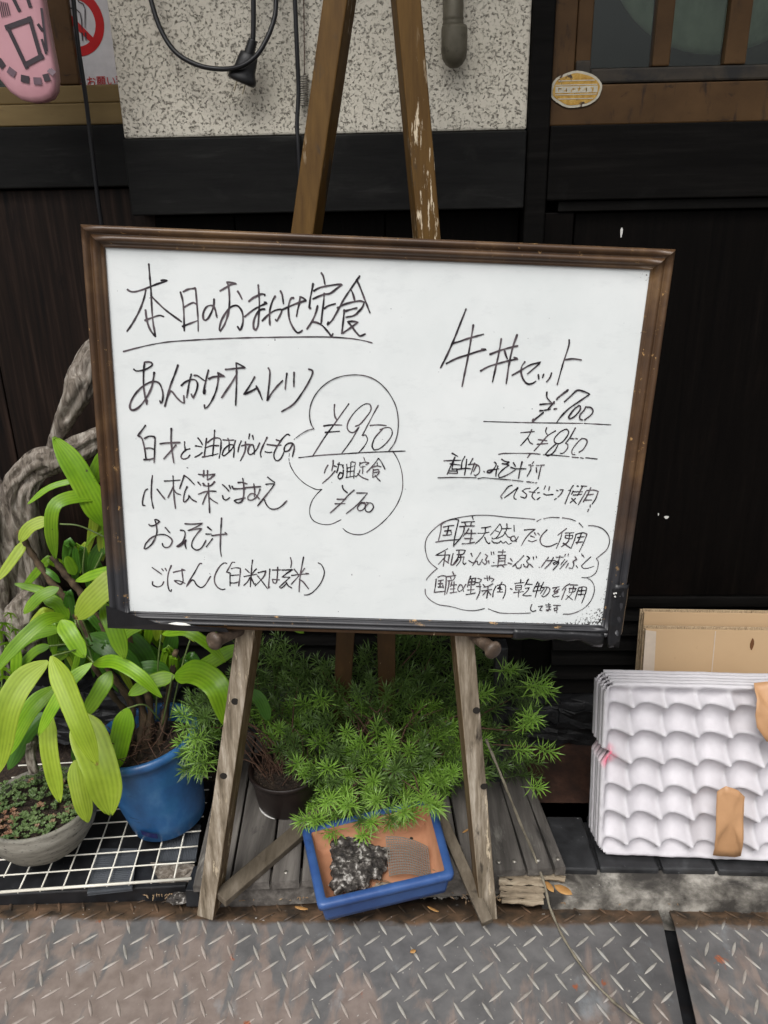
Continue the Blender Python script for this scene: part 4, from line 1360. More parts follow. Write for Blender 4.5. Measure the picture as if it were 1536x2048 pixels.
write('price_bubble', """
570 740 6 2.2|345,705 310,640 293,540 305,430 350,320 430,215 540,130 660,80 800,58 940,65 1060,105 1170,185 1270,310 1335,450 1358,600 1350,760 1310,880 1245,970;345,705 270,725 190,770 130,815;55,1110 70,1160 130,1260 220,1350 310,1405 385,1435 445,1430 390,1480 330,1560 298,1650 300,1740 345,1810 440,1850 550,1850 670,1798;1290,975 1330,1030 1380,1140 1410,1290 1405,1450 1340,1620 1220,1780 1080,1900 940,1970 830,1972 740,1940 695,1900
570 740 6 1.1|52,1000 48,1040;46,1060 50,1095;118,822 108,838
""")
write('writing_price', """
570 740 6 3.2|595,415 590,480 600,560 625,600;765,405 690,510 590,650 480,800 330,1035;465,670 570,658 680,660;482,748 650,735
570 740 6 2.8|845,675 900,650 970,570 1030,480 1020,415 960,408 870,470 780,580 745,680 775,740 830,745 890,680 840,770 770,880 680,1000;1118,425 1060,530 925,790 965,775 990,830 960,900 890,985 845,1000;1020,665 1110,658 1215,665;1140,715 1210,690 1270,700 1285,770 1230,860 1140,940 1070,960 1045,910 1080,810 1170,710
570 740 6 2.6|165,1052 400,1025 700,1005 950,990 1200,980 1440,972
""")
write('writing_small_set', """
570 740 6 2.8|515,1140 485,1190 472,1235;578,1085 575,1140 560,1210;590,1150 620,1160;600,1210 540,1280 450,1358;630,1130 700,1140;650,1110 635,1180 620,1230;690,1150 700,1180;700,1200 690,1280 655,1310 635,1280 660,1230 700,1240
570 740 6 2.6|740,1130 745,1200 740,1290;740,1180 830,1150;800,1100 845,1110 830,1200 825,1300;740,1220 830,1210;730,1290 850,1270;790,1110 780,1280;945,1050 960,1090;900,1110 895,1150;905,1120 960,1105 1010,1115 970,1135;905,1165 960,1155;935,1150 930,1240;900,1200 880,1250 850,1280;870,1245 930,1290 995,1315
570 740 6 2.6|1120,1060 1060,1140 980,1225;1125,1060 1160,1110 1200,1190;1105,1110 1110,1150;1040,1170 1100,1150 1150,1160;1060,1190 1050,1290 1100,1265 1130,1230;1070,1200 1120,1190 1130,1220 1070,1230;1080,1260 1110,1300 1140,1330
570 740 6 3.0|688,1385 700,1430 745,1470;830,1440 760,1500 680,1590 545,1712;625,1550 725,1550;600,1605 720,1602;860,1475 990,1475 920,1560 840,1640 735,1722;950,1600 910,1600 870,1650 885,1685 930,1680 965,1630 955,1590 915,1590;975,1590 1040,1600 1060,1650 1020,1700 975,1695 960,1650 1000,1600
""")
write('writing_soup', """
270 1030 6 3.3|165,112 190,130 240,120 295,78 260,55 235,55 250,100 262,200 235,290 190,360 130,405 108,400 130,340 200,270 290,235 370,240 430,280 445,320 415,375 370,390 335,370 328,342;362,150 415,210;545,182 590,190 600,240 570,320 498,380 530,375 570,350 600,310;610,300 600,350 612,400
270 1030 6 3.3|600,105 700,108 812,98 740,140 632,188 720,170 800,160 740,230 690,310 682,380 740,420 800,390 850,305;872,145 915,180;850,228 912,228;930,282 855,380;920,248 1020,235 1105,228 1080,210;1038,35 1028,200 1022,400 1035,492
""")
write('writing_rice', """
270 1030 6 3.2|205,630 260,668 315,708;320,645 340,668;362,640 378,668;210,800 215,840 270,862 320,845 345,800;435,605 400,700 390,800 405,890 430,920 438,895;460,688 520,672 605,662 560,648 572,740 575,800 545,832 500,810 470,788 530,790 598,820
270 1030 6 3.2|800,582 770,590 720,680 660,780 615,862 670,790 705,785 740,840 790,870 840,840 905,738;1100,580 1060,578 1000,640 955,740 960,820 1000,875 1050,895 1078,888
420 1100 6 3.0|295,148 265,150 235,200 198,265 240,275 240,430;255,222 310,212 365,220 360,300 345,430;255,305 345,298;250,395 300,395 350,380;425,228 470,270;555,225 500,290;408,318 480,305 560,290;510,120 498,220 483,440;480,330 450,380 405,425;495,340 530,410 545,405
420 1100 6 3.0|575,272 670,250 650,310 600,370 540,430;570,310 620,370 688,462;718,228 710,340 700,460 715,440;748,240 850,238;812,205 808,300 795,390 760,395 745,350 790,355 830,358
420 1100 6 3.0|965,90 978,150 968,210;865,240 930,238 995,232 920,280 865,325 930,325 960,325 890,390 830,445 860,455 920,400;915,390 940,430 980,455;1010,230 1050,280;1135,220 1095,275;978,305 1080,292 1188,285 1150,275;1122,85 1100,200 1078,340 1068,500;1065,310 1020,360 975,410;1070,350 1120,385 1182,465;1300,155 1335,175 1368,240 1365,310 1320,410 1240,500 1180,535 1132,540
""")
write('writing_beef_bowl', """
870 610 6 4.0|372,48 320,180 220,430 140,610 68,750;210,460 300,435 400,400 580,350;135,702 260,640 400,595 500,560 615,532 560,528;460,240 430,420 400,600 360,800 325,975;660,590 780,545 900,510 990,490;548,790 650,735 800,690 900,665 995,645 950,628;795,405 770,560 735,720 690,920;985,358 935,500 890,700 855,940;835,548 850,600 868,645
870 610 6 3.8|925,842 1020,790 1140,720 1270,685 1200,750 1110,825;1078,680 1040,740 1035,820 1065,900 1110,945 1165,942 1210,915;1240,835 1245,885;1305,830 1290,870;1398,815 1380,870 1340,920
980 670 6 3.8|950,58 945,130 880,330 808,590;905,295 1000,285 1095,298
980 670 6 3.5|682,685 685,750 740,815;935,660 830,740 800,772;770,800 740,840 700,880;640,930 505,1040 520,1010;600,832 680,825 770,820;598,908 640,905;655,902 720,890;770,888 800,883;895,800 960,740 1045,665 1120,675 1200,708 1080,790 950,880 850,980 800,1050
980 670 6 3.2|1070,845 1010,890 945,980 960,1005 1010,980 1080,900 1085,850 1060,845;1150,860 1130,900 1080,960 1080,1005 1110,1020;1135,1018 1160,1000 1220,950 1235,905 1210,870 1150,862
980 670 6 2.4|-75,1037 200,1045 500,1052 800,1056 1110,1060;1130,1060 1300,1070 1450,1078
980 670 6 3.0|370,1172 450,1165 530,1158;500,1135 460,1220 370,1325;455,1240 480,1290 510,1308;680,1112 668,1160 690,1200;785,1150 690,1210 620,1290 530,1390;480,1430 450,1470;580,1255 680,1268;565,1310 690,1302
980 670 6 3.0|905,1130 840,1165 775,1240 780,1290 840,1300 900,1250 945,1170 920,1128 870,1145;800,1300 720,1370 665,1430 700,1450 770,1400 820,1310;1025,1115 960,1230 905,1300 935,1310 930,1360 880,1415 845,1420;950,1240 1010,1245;1030,1240 1050,1248;1105,1240 1050,1290 985,1380 990,1430 1020,1435;1070,1405 1120,1370 1165,1290 1150,1250 1100,1240
980 670 6 2.5|105,1432 180,1420 470,1420 600,1430;640,1436 750,1440 950,1458;985,1465 1060,1470;1085,1472 1120,1478;1150,1472 1285,1487
""")
write('writing_pickles', """
860 890 6 2.9|265,98 330,135;165,190 260,185 370,182;300,145 260,230 205,350;290,160 262,290;240,225 360,240;265,290 320,285 330,340;225,300 215,335 320,340;235,310 310,312;420,135 385,200 375,290;440,170 430,260 415,355;330,290 430,280 490,285;515,160 480,220;460,235 540,228 590,260 590,330 545,370 530,355;535,215 510,290 490,350;560,240 520,320;645,315 655,322
860 890 6 3.0|775,205 795,230 770,280 720,330 685,325 700,305 760,295 825,285;815,250 795,320 790,375;860,170 900,195 955,205 910,225 860,222 930,235 950,240 880,290 825,350 830,390 880,380 950,345 1020,300;1000,210 1025,255;970,268 1010,280;1020,285 1080,285;1095,285 1150,285;1105,200 1080,300 1062,400
860 890 6 2.9|1245,200 1225,225;1185,240 1205,235 1210,290 1165,375;1275,245 1310,243;1325,242 1370,240;1275,270 1280,325;1335,250 1315,330 1300,405;1222,245 1240,245
860 890 6 2.3|95,393 300,388 555,392;575,402 650,392 760,402 970,418;985,420 1120,435;1160,440 1215,445;1232,450 1245,446;1268,455 1282,450
860 890 6 2.9|985,482 940,500 890,560 850,615 865,640;1055,510 980,570 895,632;1055,515 1010,600 1010,645 1035,650;1200,520 1150,525 1105,550 1140,575 1160,600 1140,635 1090,622;1300,510 1240,570 1225,620 1260,658;1190,560 1260,570;1290,575 1315,570;1285,655 1318,630;1385,490 1370,530;1435,500 1425,545;1365,585 1400,600 1475,592
990 890 6 2.8|740,545 755,548;780,538 820,535 790,590 755,625;735,640 715,655;940,485 900,540 880,545;910,540 870,630 840,705;985,490 1000,495;1035,492 1100,495;1050,500 1000,590 985,605;965,640 905,690;940,550 920,590;930,560 1050,560;940,600 1040,590;920,640 975,700
990 890 6 2.8|1090,560 1045,640 1000,715;1100,545 1180,540 1240,555 1210,640 1165,710;1145,720 1140,745;1125,770 1112,800;1100,600 1180,590;1075,660 1160,660;1150,510 1110,600 1060,680
""")
write('writing_ingredients', """
845 1025 7.68 2.1|1725,105 1536,88 1300,72 1050,45 850,42 700,55 550,80 400,115 290,165 180,250 90,350 50,440 40,540 60,650 90,730 150,800 230,862;215,870 160,915 75,1005 60,1035;40,1175 45,1245 80,1305 150,1365 250,1415 380,1435 500,1460 600,1490 730,1507 850,1500 950,1475;1012,1480 1100,1515 1200,1543 1350,1550 1536,1548 1661,1542
1030 1025 7.68 2.2|335,135 400,100;440,95 550,75 680,78;730,80 850,100 930,130;985,160 1045,225;1130,200 1220,205 1330,240 1410,310 1450,400 1445,490 1400,580 1320,650 1250,705 1280,760 1270,850 1240,925 1180,975 1100,1000 1025,997;1100,1000 1170,1045 1215,1125 1215,1225 1170,1345 1090,1445 980,1515 860,1557 740,1560
845 1025 7.68 2.9|285,185 280,280 245,430;300,170 380,125 480,100 555,112 530,220 500,350 475,515;200,455 350,430 550,415;320,225 400,205 480,198;400,210 390,270 370,345;340,285 440,270;315,350 400,345 445,338;435,285 445,320
845 1025 7.68 2.9|765,60 780,108;600,150 700,142 798,140;650,155 665,200;750,150 740,200;570,215 690,208 798,205;640,215 635,280 590,380 480,510;710,250 670,310 625,360;650,320 820,318;750,265 745,370 730,450;645,398 770,400;610,480 700,475 800,455
845 1025 7.68 2.7|905,235 980,228 1050,212;850,318 940,318 1020,302;965,235 960,310 910,390 815,478;955,380 985,450 1020,480 1035,465;1190,175 1130,250 1045,345;1195,180 1215,240 1190,310 1130,390 1070,405 1068,385;1125,280 1180,300;1210,250 1360,245;1295,175 1295,250 1240,350 1140,400;1260,300 1310,370 1350,385;1405,195 1410,290;1065,435 1100,465 1170,465 1200,435 1240,470 1280,445 1320,485 1365,470;1470,370 1440,420 1390,440 1355,415 1370,370 1410,360 1430,400 1440,445
845 1025 7.68 2.8|385,555 300,605 200,658 300,655 420,650;350,600 340,700 318,825;330,700 245,795;320,720 400,780;415,650 390,770;470,630 450,720 435,805 480,800 550,720;520,580 600,575 660,580 620,640 530,645;560,590 550,680 470,800;590,660 580,740 520,820;560,690 640,680 620,760 640,800 668,775
845 1025 7.68 2.7|745,625 765,675;710,735 760,770 780,765;890,615 830,710 765,820 810,760 840,745 850,800 880,800;965,640 1000,670 970,720 990,760 960,800 920,760;880,790 920,720;1015,740 1022,780;1055,605 1060,645;1090,605 1098,640;1090,765 1100,772
845 1025 7.68 2.6|1165,605 1275,605;1235,575 1225,640;1160,660 1280,655;1175,660 1160,790;1270,660 1265,790;1180,705 1260,702;1170,745 1260,742;1060,822 1180,810 1290,800;1175,810 1150,835;1220,810 1248,838;1350,705 1378,745;1315,775 1370,790
1030 1025 7.68 2.7|135,660 60,740 -40,830 10,800 30,850 80,850 100,800;185,670 225,700 180,745 205,790 190,840 150,830 130,795;225,790 275,840;280,680 285,715;325,670 332,695;370,838 378,842;515,688 460,760 405,835;500,740 620,735;590,690 540,780 460,858;630,685 740,685;690,665 660,760 600,800 585,775 650,745 670,780 585,882;775,640 765,670;820,635 815,665
1030 1025 7.68 2.7|765,720 705,800;800,740 690,865;920,675 950,720 890,750 905,800 880,860 830,850;820,780 780,850;940,815 962,850;1025,635 1035,670;1045,655 1060,690;1165,680 1090,750 1020,820 1050,855 1120,855 1210,825
1030 1025 7.68 2.9|145,270 220,260 310,258 240,310 160,400 100,505;205,430 260,448 330,425;240,360 300,380;300,310 320,345;350,315 375,345;490,268 420,340 385,420 410,490 470,520 550,515 650,470;790,245 720,300 660,345;720,310 700,400 635,550;770,315 900,310;775,350 890,350 870,400 770,390 775,355;840,320 820,440 715,525;740,470 800,510 860,550
1030 1025 7.68 2.8|940,330 910,430 860,550;950,330 1040,310 1105,330 1060,450 990,595;960,385 1060,370;935,460 1040,450;1020,320 990,400 950,480
845 1135 7.68 2.8|210,175 200,270 180,380;235,150 300,125 365,135 360,250 340,415;180,380 340,365;245,205 320,190;280,200 265,300;245,250 310,245;240,300 320,300;310,270 320,310;460,65 485,115;380,140 510,120;430,150 440,180;500,140 470,190 390,205;410,200 400,290 370,400;450,220 430,290;440,270 520,265;485,220 475,380;430,330 500,325;425,390 530,375
845 1135 7.68 2.7|665,260 610,340 560,370 540,330 570,265 605,275 630,370;740,130 710,210 690,300;720,175 820,160;815,165 800,260 700,270;760,180 745,270;715,225 810,215;745,290 740,390;690,345 790,335;668,415 740,405 810,390;850,165 910,185 870,230 820,230;830,290 900,290;880,250 880,370 830,485
845 1135 7.68 2.7|950,165 1040,160 1100,180 1060,220;990,125 1000,200;1030,130 1030,190;930,260 960,290;1080,250 1000,290 940,300;910,360 1060,335;1005,290 1000,380 985,470;990,350 930,420;1005,360 1050,420;1130,285 1090,370 1080,450;1150,275 1230,260 1275,290 1270,390 1235,480;1220,225 1180,300;1200,300 1150,320 1220,335;1150,375 1230,375;1200,310 1180,370;1350,325 1375,335
1030 1135 7.68 2.7|-5,245 135,230;90,185 85,240;10,280 100,270 95,340 10,345 10,280;15,312 95,305;-20,385 130,370;60,345 50,450;205,180 150,280;180,255 265,260;160,320 220,310 180,370 115,425 170,435 245,432;350,220 275,360;300,300 400,280;370,240 310,455;280,365 400,350;440,225 390,330;410,310 500,300 535,340 500,410 440,450 410,430;450,320 390,400;490,315 430,420
1030 1135 7.68 2.6|580,315 680,295;650,300 590,370 660,365;680,330 600,390;660,375 570,430 600,450 675,440;840,250 780,285 725,345;780,320 715,490;850,265 965,270;830,320 940,320;840,330 830,385 910,370 930,330;900,290 870,400 780,490;800,430 885,495;980,310 950,400 920,500;990,305 1060,295 1100,320 1070,430 1025,545;980,360 1080,350;970,415 1060,410;1030,300 1010,430
1030 1135 7.68 2.2|260,565 240,620 250,665 290,672 320,660;360,600 430,590 390,630 380,655 415,660;470,575 550,572;480,605 550,602;520,550 525,640 500,670 475,650 550,645;590,580 700,582;640,580 650,640 610,665 600,625 650,620;640,650 640,690
""")
# ------------------------------------------------------------------ wooden deck
DZ = .045
A_, B_ = G(383, 1770, DZ), G(1133, 1733, DZ)
e1 = (B_ - A_); wid = e1.length; e1.normalize()
e2 = Vector((-e1.y, e1.x, 0))
def DP(s, t, z=DZ):                    # deck coordinates
    p = A_ + e1 * s + e2 * t
    return Vector((p.x, p.y, z))
deck = empty('wooden_deck', DP(wid / 2, 0, 0), 'low grey weathered plank deck under the easel and shrubs', 'deck')
def ds(u, v):
    return (G(u, v, DZ) - A_).dot(e1)
cuts = [0, ds(462, 1758), ds(541, 1762), ds(601, 1760), .215, .268, .318, .366, ds(927, 1745), ds(980, 1742), ds(1053, 1738), ds(1107, 1735), wid]
cuts = sorted(cuts)
dl = [.40, .395, .41, .40, .40, .40, .40, .40, .40, .42, .38, .36]
for i in range(len(cuts) - 1):
    s0, s1 = cuts[i] + .0022, cuts[i + 1] - .0022
    if s1 - s0 < .01: continue
    f0 = rnd.uniform(-.004, .003)
    g = MB(); n = 8
    skew = 0.0 if i < 9 else -.006 * (i - 8)
    rows = []
    for k in range(n + 1):
        t = f0 + (dl[i % 12] - f0) * k / n
        dz = rnd.uniform(-.0006, .0006) + (.0012 * ((i * 7) % 3))
        sk = skew * k / n
        rows.append([DP(s0 + sk, t, DZ + dz - .001), DP(s0 + sk + .002, t, DZ + dz), DP((s0 + s1) / 2 + sk, t, DZ + dz + .0004), DP(s1 + sk - .002, t, DZ + dz), DP(s1 + sk, t, DZ + dz - .001), DP(s1 + sk, t, DZ - .013), DP(s0 + sk, t, DZ - .013)])
    m_ = 7
    g.add([p for r_ in rows for p in r_], [(k * m_ + a, k * m_ + (a + 1) % m_, (k + 1) * m_ + (a + 1) % m_, (k + 1) * m_ + a) for k in range(n) for a in range(m_)] + [tuple(range(m_))[::-1], tuple(n * m_ + a for a in range(m_))])
    o = g.build('plank', K['deck'], deck, False)
    sc_ = [(s0 + s1) / 2] if s1 - s0 < .05 else [s0 + .014, s1 - .014]
    for s_ in sc_:
        p = DP(s_, .013, DZ + .0030)
        g = MB()
        g.lathe([(.0, .0012), (.0030, .0010), (.0036, -.001)], p, 14)
        so = g.build('screw', K['screw'], o, True)
for t0 in (.006, .20, .37):
    g = MB()
    q = [DP(.004, t0, 0), DP(wid - .01, t0, 0), DP(wid - .01, t0 + .03, 0), DP(.004, t0 + .03, 0)]
    g.hexa([(p.x, p.y, -.012) for p in q], [(p.x, p.y, DZ - .0135) for p in q])
    jitter(g, .001, 30)
    g.build('joist', K['deck'], deck, False, .001)
# rotten split timber below the right end of the deck
sp = empty('split_timber', G(1045, 1790, .01), 'splintered pale end of a rotten timber beneath the deck right of the easel foot', 'timber')
for k, (u0, v0, u1, v1, r_) in enumerate(((1000, 1752, 1130, 1757, .006), (998, 1764, 1088, 1766, .007), (1000, 1776, 1090, 1781, .0065), (1000, 1788, 1088, 1793, .007), (1003, 1800, 1086, 1806, .006), (1002, 1770, 1090, 1772, .005))):
    z = .022 - .003 * k
    a, b = G(u0, v0, z), G(u1, v1, z)
    pts = [a.lerp(b, t / 8) + Vector((0, .0012 * math.sin(t * 2.1 + k), .0012 * math.sin(t * 1.3 + k))) for t in range(9)]
    g = MB(); g.tube(pts, [r_ * (.8 + .25 * math.sin(t * 1.9 + k)) for t in range(9)], 6)
    jitter(g, .0015, 120)
    g.build('splinter', K['split'], sp)
# dark rubber block and bark crumb at the left front corner of the deck
g = MB()
a, b = G(372, 1812, 0), G(402, 1812, 0)
g.hexa([(a.x, a.y, -.002), (b.x, b.y, -.002), (b.x, b.y + .05, -.002), (a.x, a.y + .05, -.002)], [(a.x + .002, a.y + .002, .03), (b.x - .002, b.y + .002, .03), (b.x - .002, b.y + .05, .03), (a.x + .002, a.y + .05, .03)])
o = g.build('rubber_block', K['rub'], None, False, .001, loc=(a.x, a.y + .02, 0))
tag(o, 'small black rubber block under the left front corner of the deck', 'block')
def lump(name, c, r3, m, label, cat, amp=.3, sc=30, sub=3, seed=0, parent=None, smooth=False):
    bm = bmesh.new()
    bmesh.ops.create_icosphere(bm, subdivisions=sub, radius=1)
    g = MB()
    vs = []
    for v in bm.verts:
        p = Vector(v.co)
        k = 1 + amp * mnoise.fractal(p * 1.7 + Vector((seed, 0, 0)), 1.0, 2.0, 4)
        vs.append(Vector(c) + Vector((p.x * r3[0] * k, p.y * r3[1] * k, p.z * r3[2] * k)))
    g.add(vs, [tuple(v.index for v in f.verts) for f in bm.faces])
    bm.free()
    o = g.build(name, m, parent, smooth, loc=Vector(c) - Vector((0, 0, r3[2])))
    if label: tag(o, label, cat)
    return o
lump('bark_piece', G(356, 1800, .004) + Vector((0, 0, .003)), (.016, .010, .006), K['barkrock'], 'dark crumb of bark on the steel plate left of the easel foot', 'bark', .4, seed=4)

# ------------------------------------------------------------------ wire rack with mats
RZ = .030
F0, F1 = G(4, 1786, RZ), G(383, 1759, RZ)
r1 = (F1 - F0); rw = r1.length; r1.normalize(); r2 = Vector((-r1.y, r1.x, 0))
cell = ((G(170, 1778, RZ) - G(126, 1780.5, RZ)).length)
def RP(s, t, z=RZ):
    p = F0 + r1 * s + r2 * t
    return Vector((p.x, p.y, z))
rack = empty('wire_rack', RP(.1, .1, 0), 'cream coated wire grid lying under the two pots at lower left', 'rack')
nrow = 9
g = MB(); g.tube([RP(-cell * .06, 0, RZ + .002), RP(rw, 0, RZ + .002)], .0023, 8); g.build('front_bar', K['wire'], rack, True)
for k in range(1, nrow + 1):
    g = MB()
    g.tube(cr([RP(-cell * 2.5, cell * k, RZ + .0015), RP(rw * .5, cell * k, RZ + .001 + .001 * math.sin(k * 2)), RP(rw, cell * k, RZ + .0015)], 5), .0013, 7)
    g.build('cross_wire', K['wire'], rack, True)
for k in range(-2, 9):
    s_ = (G(37 + 44.2 * k, 1781 - 2.6 * k, RZ) - F0).dot(r1)
    if s_ > rw: continue
    g = MB()
    t0 = 0 if s_ > -.002 else cell
    g.tube([RP(s_, t0 - .001, RZ - .001), RP(s_, cell * nrow * .5, RZ - .0012), RP(s_, cell * nrow, RZ - .001)], .0013, 7)
    g.build('long_wire', K['wire'], rack, True)
mt_ = MB()
q = [G(-220, 1800, .012), G(372, 1772, .012), G(425, 1560, .012), G(-120, 1590, .012)]
mt_.hexa([(p.x, p.y, -.02) for p in q], [(p.x, p.y, .012) for p in q])
o = mt_.build('board', K['rub'], None, False, .002, loc=(q[0] + q[2]) / 2)
tag(o, 'black stained board beneath the wire rack', 'board')
def ribbed(name, us, along, z, label):
    """us: four picture corners front-left, front-right, back-right, back-left"""
    P = [G(u, v, z) for u, v in us]
    g = MB()
    n = 22
    for k in range(n):
        t0, t1 = k / n, (k + .78) / n
        def pt(s, t):
            if along == 'x': return P[0].lerp(P[1], s).lerp(P[3].lerp(P[2], s), t)
            return P[0].lerp(P[3], s).lerp(P[1].lerp(P[2], s), t)
        a, b, c, d = pt(0, t0), pt(1, t0), pt(1, t1), pt(0, t1)
        q_ = [a, b, c, d]
        g.hexa([(p.x, p.y, z - .004) for p in q_], [(p.x, p.y, z) for p in q_])
    g.hexa([(p.x, p.y, z - .006) for p in P], [(p.x, p.y, z - .0025) for p in P])
    o = g.build(name, K['ribbed'], None, False, loc=sum(P, Vector()) / 4)
    return tag(o, label, 'plastic tile', 'ribbed plastic tiles under the wire rack')
ribbed('ribbed_tile', [(174, 1786), (264, 1776), (275, 1696), (194, 1696)], 'x', .0205, 'grey ribbed plastic tile with crosswise ribs beneath the rack, under the gap between the pots')
ribbed('ribbed_tile', [(318, 1722), (392, 1718), (402, 1648), (330, 1652)], 'y', .0205, 'grey ribbed plastic tile with lengthwise ribs under the rack beside the deck')
g = MB()
P = [G(u, v, .0185) for u, v in ((318, 1760), (388, 1756), (390, 1728), (300, 1724))]
g.hexa([(p.x, p.y, .010) for p in P], [(p.x, p.y, .018) for p in P]); jitter(g, .002, 60)
o = g.build('driftwood_chip', K['drift'], None, loc=P[0]); tag(o, 'flat grey wood offcut under the right corner of the wire rack', 'wood')

# ------------------------------------------------------------------ pots
def rim_soil(name, r_, c, z, m, parent, amp=.006):
    g = MB(); n = 30
    vs = [Vector((c.x, c.y, z))]
    fs = []
    R_ = 6
    for i in range(1, R_ + 1):
        for k in range(n):
            a = 2 * math.pi * k / n
            rr_ = r_ * i / R_
            x, y = c.x + rr_ * math.cos(a), c.y + rr_ * math.sin(a)
            vs.append(Vector((x, y, z + (amp * mnoise.noise(Vector((x * 60, y * 60, 1))) if i < R_ else -.003))))
    for k in range(n): fs.append((0, 1 + k, 1 + (k + 1) % n))
    for i in range(R_ - 1):
        for k in range(n):
            a = 1 + i * n + k; b = 1 + i * n + (k + 1) % n
            fs.append((a, a + n, b + n, b))
    g.add(vs, fs)
    return g.build(name, m, parent, False)
# blue pot
bcx = V(330, 1640, 1.075)
base = G(331, 1632, RZ + .003); base.y += .0; 
base.x += .008
bp = empty('blue_flowerpot', (base.x, base.y, RZ), 'blue glazed round flowerpot holding the palm, on the wire rack', 'flowerpot')
H_, R0, R1 = .172, .060, .087
c = Vector((base.x, base.y, RZ + .0025))
tiltx, tilty = -.02, .0
def tilt(g, c, ax, ay):
    g.v = [(x + (z - c.z) * ax, y + (z - c.z) * ay, z - (x - c.x) * ax - (y - c.y) * ay) for x, y, z in g.v]
PROF = [(.0, 0), (R0 * .97, 0), (R0 + .001, .003), (R0 + .002, .012), (R0 + .0035, .014), (R0 + .006, .03), (R0 + .014, .08), (R1 - .006, H_ - .03), (R1 - .003, H_ - .016), (R1 + .002, H_ - .013), (R1 + .0035, H_ - .006), (R1 + .001, H_), (R1 - .004, H_ + .001), (R1 - .008, H_ - .003), (R1 - .010, H_ - .03), (R1 - .018, H_ - .06)]
TAX = -.14
g = MB(); g.lathe(PROF, c, 56); tilt(g, c, TAX, 0); g.build('pot', K['bluepot'], bp, True)
so_ = rim_soil('soil', R1 - .010, c, c.z + H_ - .028, K['soil'], bp, .016)
for v_ in so_.data.vertices:
    x_, z_ = v_.co.x + so_.matrix_basis.translation.x, v_.co.z + bp.location.z - c.z
    v_.co.x += z_ * TAX; v_.co.z -= x_ * TAX
BPC, BPT = c + Vector((TAX * H_, 0, 0)), c.z + H_
# small dark label on the blue pot
g = MB(); rows = []
for k in range(5):
    a = math.radians(-112 + k * 6.0)
    for zz in (.020, .032):
        rr_ = R0 + .0065 + (.0045 if zz > .025 else .0022)
        g.v.append((c.x + rr_ * math.cos(a), c.y + rr_ * math.sin(a), c.z + zz - .0008 * k))
g.f = [(2 * k, 2 * k + 2, 2 * k + 3, 2 * k + 1) for k in range(4)]
g.build('label', flat('navy_label', (.008, .012, .09), .4), bp)
# grey pot
gb_ = G(98, 1690, RZ + .003)
c = Vector((gb_.x, gb_.y, RZ + .0025))
gp = empty('grey_flowerpot', (c.x, c.y, RZ), 'squat grey speckled stoneware bowl with succulents at lower left', 'flowerpot')
R1g, Hg = .088, .088
g = MB(); g.lathe([(0, 0), (.040, 0), (.047, .004), (.066, .022), (.080, .045), (.088, .068), (.0895, .078), (.0875, .083), (.0885, .088), (.0875, .0925), (.083, .093), (.079, .088), (.077, .07), (.07, .055)], c, 56)
g.build('pot', K['greypot'], gp, True)
rim_soil('soil', .078, c, c.z + .078, K['soil'], gp, .008)
GPC = Vector((c.x, c.y, c.z + .080))
# dark plastic pot
c = G(576, 1598, DZ + .004); c.z = DZ + .002
kp = empty('black_flowerpot', c, 'dark brown plastic pot under the shrub, between left easel leg and blue tray', 'flowerpot')
g = MB(); g.lathe([(0, 0), (.046, 0), (.050, .003), (.0515, .006), (.060, .060), (.0605, .064), (.063, .065), (.064, .073), (.062, .074), (.058, .072), (.056, .06)], c, 48)
g.build('pot', K['blackpot'], kp, True)
rim_soil('soil', .0575, c, c.z + .062, K['soil'], kp, .008)
g = MB(); g.tube([c + Vector((.0512 * math.cos(a), .0512 * math.sin(a), .0028)) for a in [math.radians(-155 + k * 8) for k in range(7)]], [.0004, .001, .0014, .0015, .0013, .001, .0004], 6)
g.build('chalky_scrape', K['white'], kp)
KPC = c.copy()
# long dark planter behind the tray
c0_, c1_ = G(655, 1530, .11), G(880, 1525, .11)
pl_ = empty('dark_planter', (c0_ + c1_) / 2 - Vector((0, 0, .06)), 'long dark planter hidden beneath the shrub behind the blue tray', 'planter')
y0 = c0_.y + .0
def planter(x0, x1, y0, y1, z0, z1, m, parent, th=.004, fl=.008):
    g = MB()
    def ring(z, i): return [(x0 + i, y0 + i, z), (x1 - i, y0 + i, z), (x1 - i, y1 - i, z), (x0 + i, y1 - i, z)]
    R_ = [ring(z0, fl), ring(z1 - .008, 0.002), ring(z1 - .008, -.002), ring(z1, -.002), ring(z1, th), ring(z0 + .02, fl + th)]
    vs = [p for r_ in R_ for p in r_]
    fs = [(i * 4 + k, i * 4 + (k + 1) % 4, (i + 1) * 4 + (k + 1) % 4, (i + 1) * 4 + k) for i in range(len(R_) - 1) for k in range(4)]
    fs += [(3, 2, 1, 0), tuple(range(20, 24))]
    g.add(vs, fs)
    return g.build('pot', m, parent, False, .0012)
planter(c0_.x, c1_.x, y0, y0 + .13, DZ + .002, .108, K['blackpot'], pl_)
g = MB(); nx_, ny_ = 16, 8
vs = [(c0_.x + .005 + (c1_.x - c0_.x - .01) * i / nx_, y0 + .005 + .12 * j / ny_, .096 + .006 * mnoise.noise(Vector((i * .9, j * .9, 0)))) for j in range(ny_ + 1) for i in range(nx_ + 1)]
g.add(vs, [(j * (nx_ + 1) + i, j * (nx_ + 1) + i + 1, (j + 1) * (nx_ + 1) + i + 1, (j + 1) * (nx_ + 1) + i) for j in range(ny_) for i in range(nx_)])
g.build('soil', K['soil'], pl_)

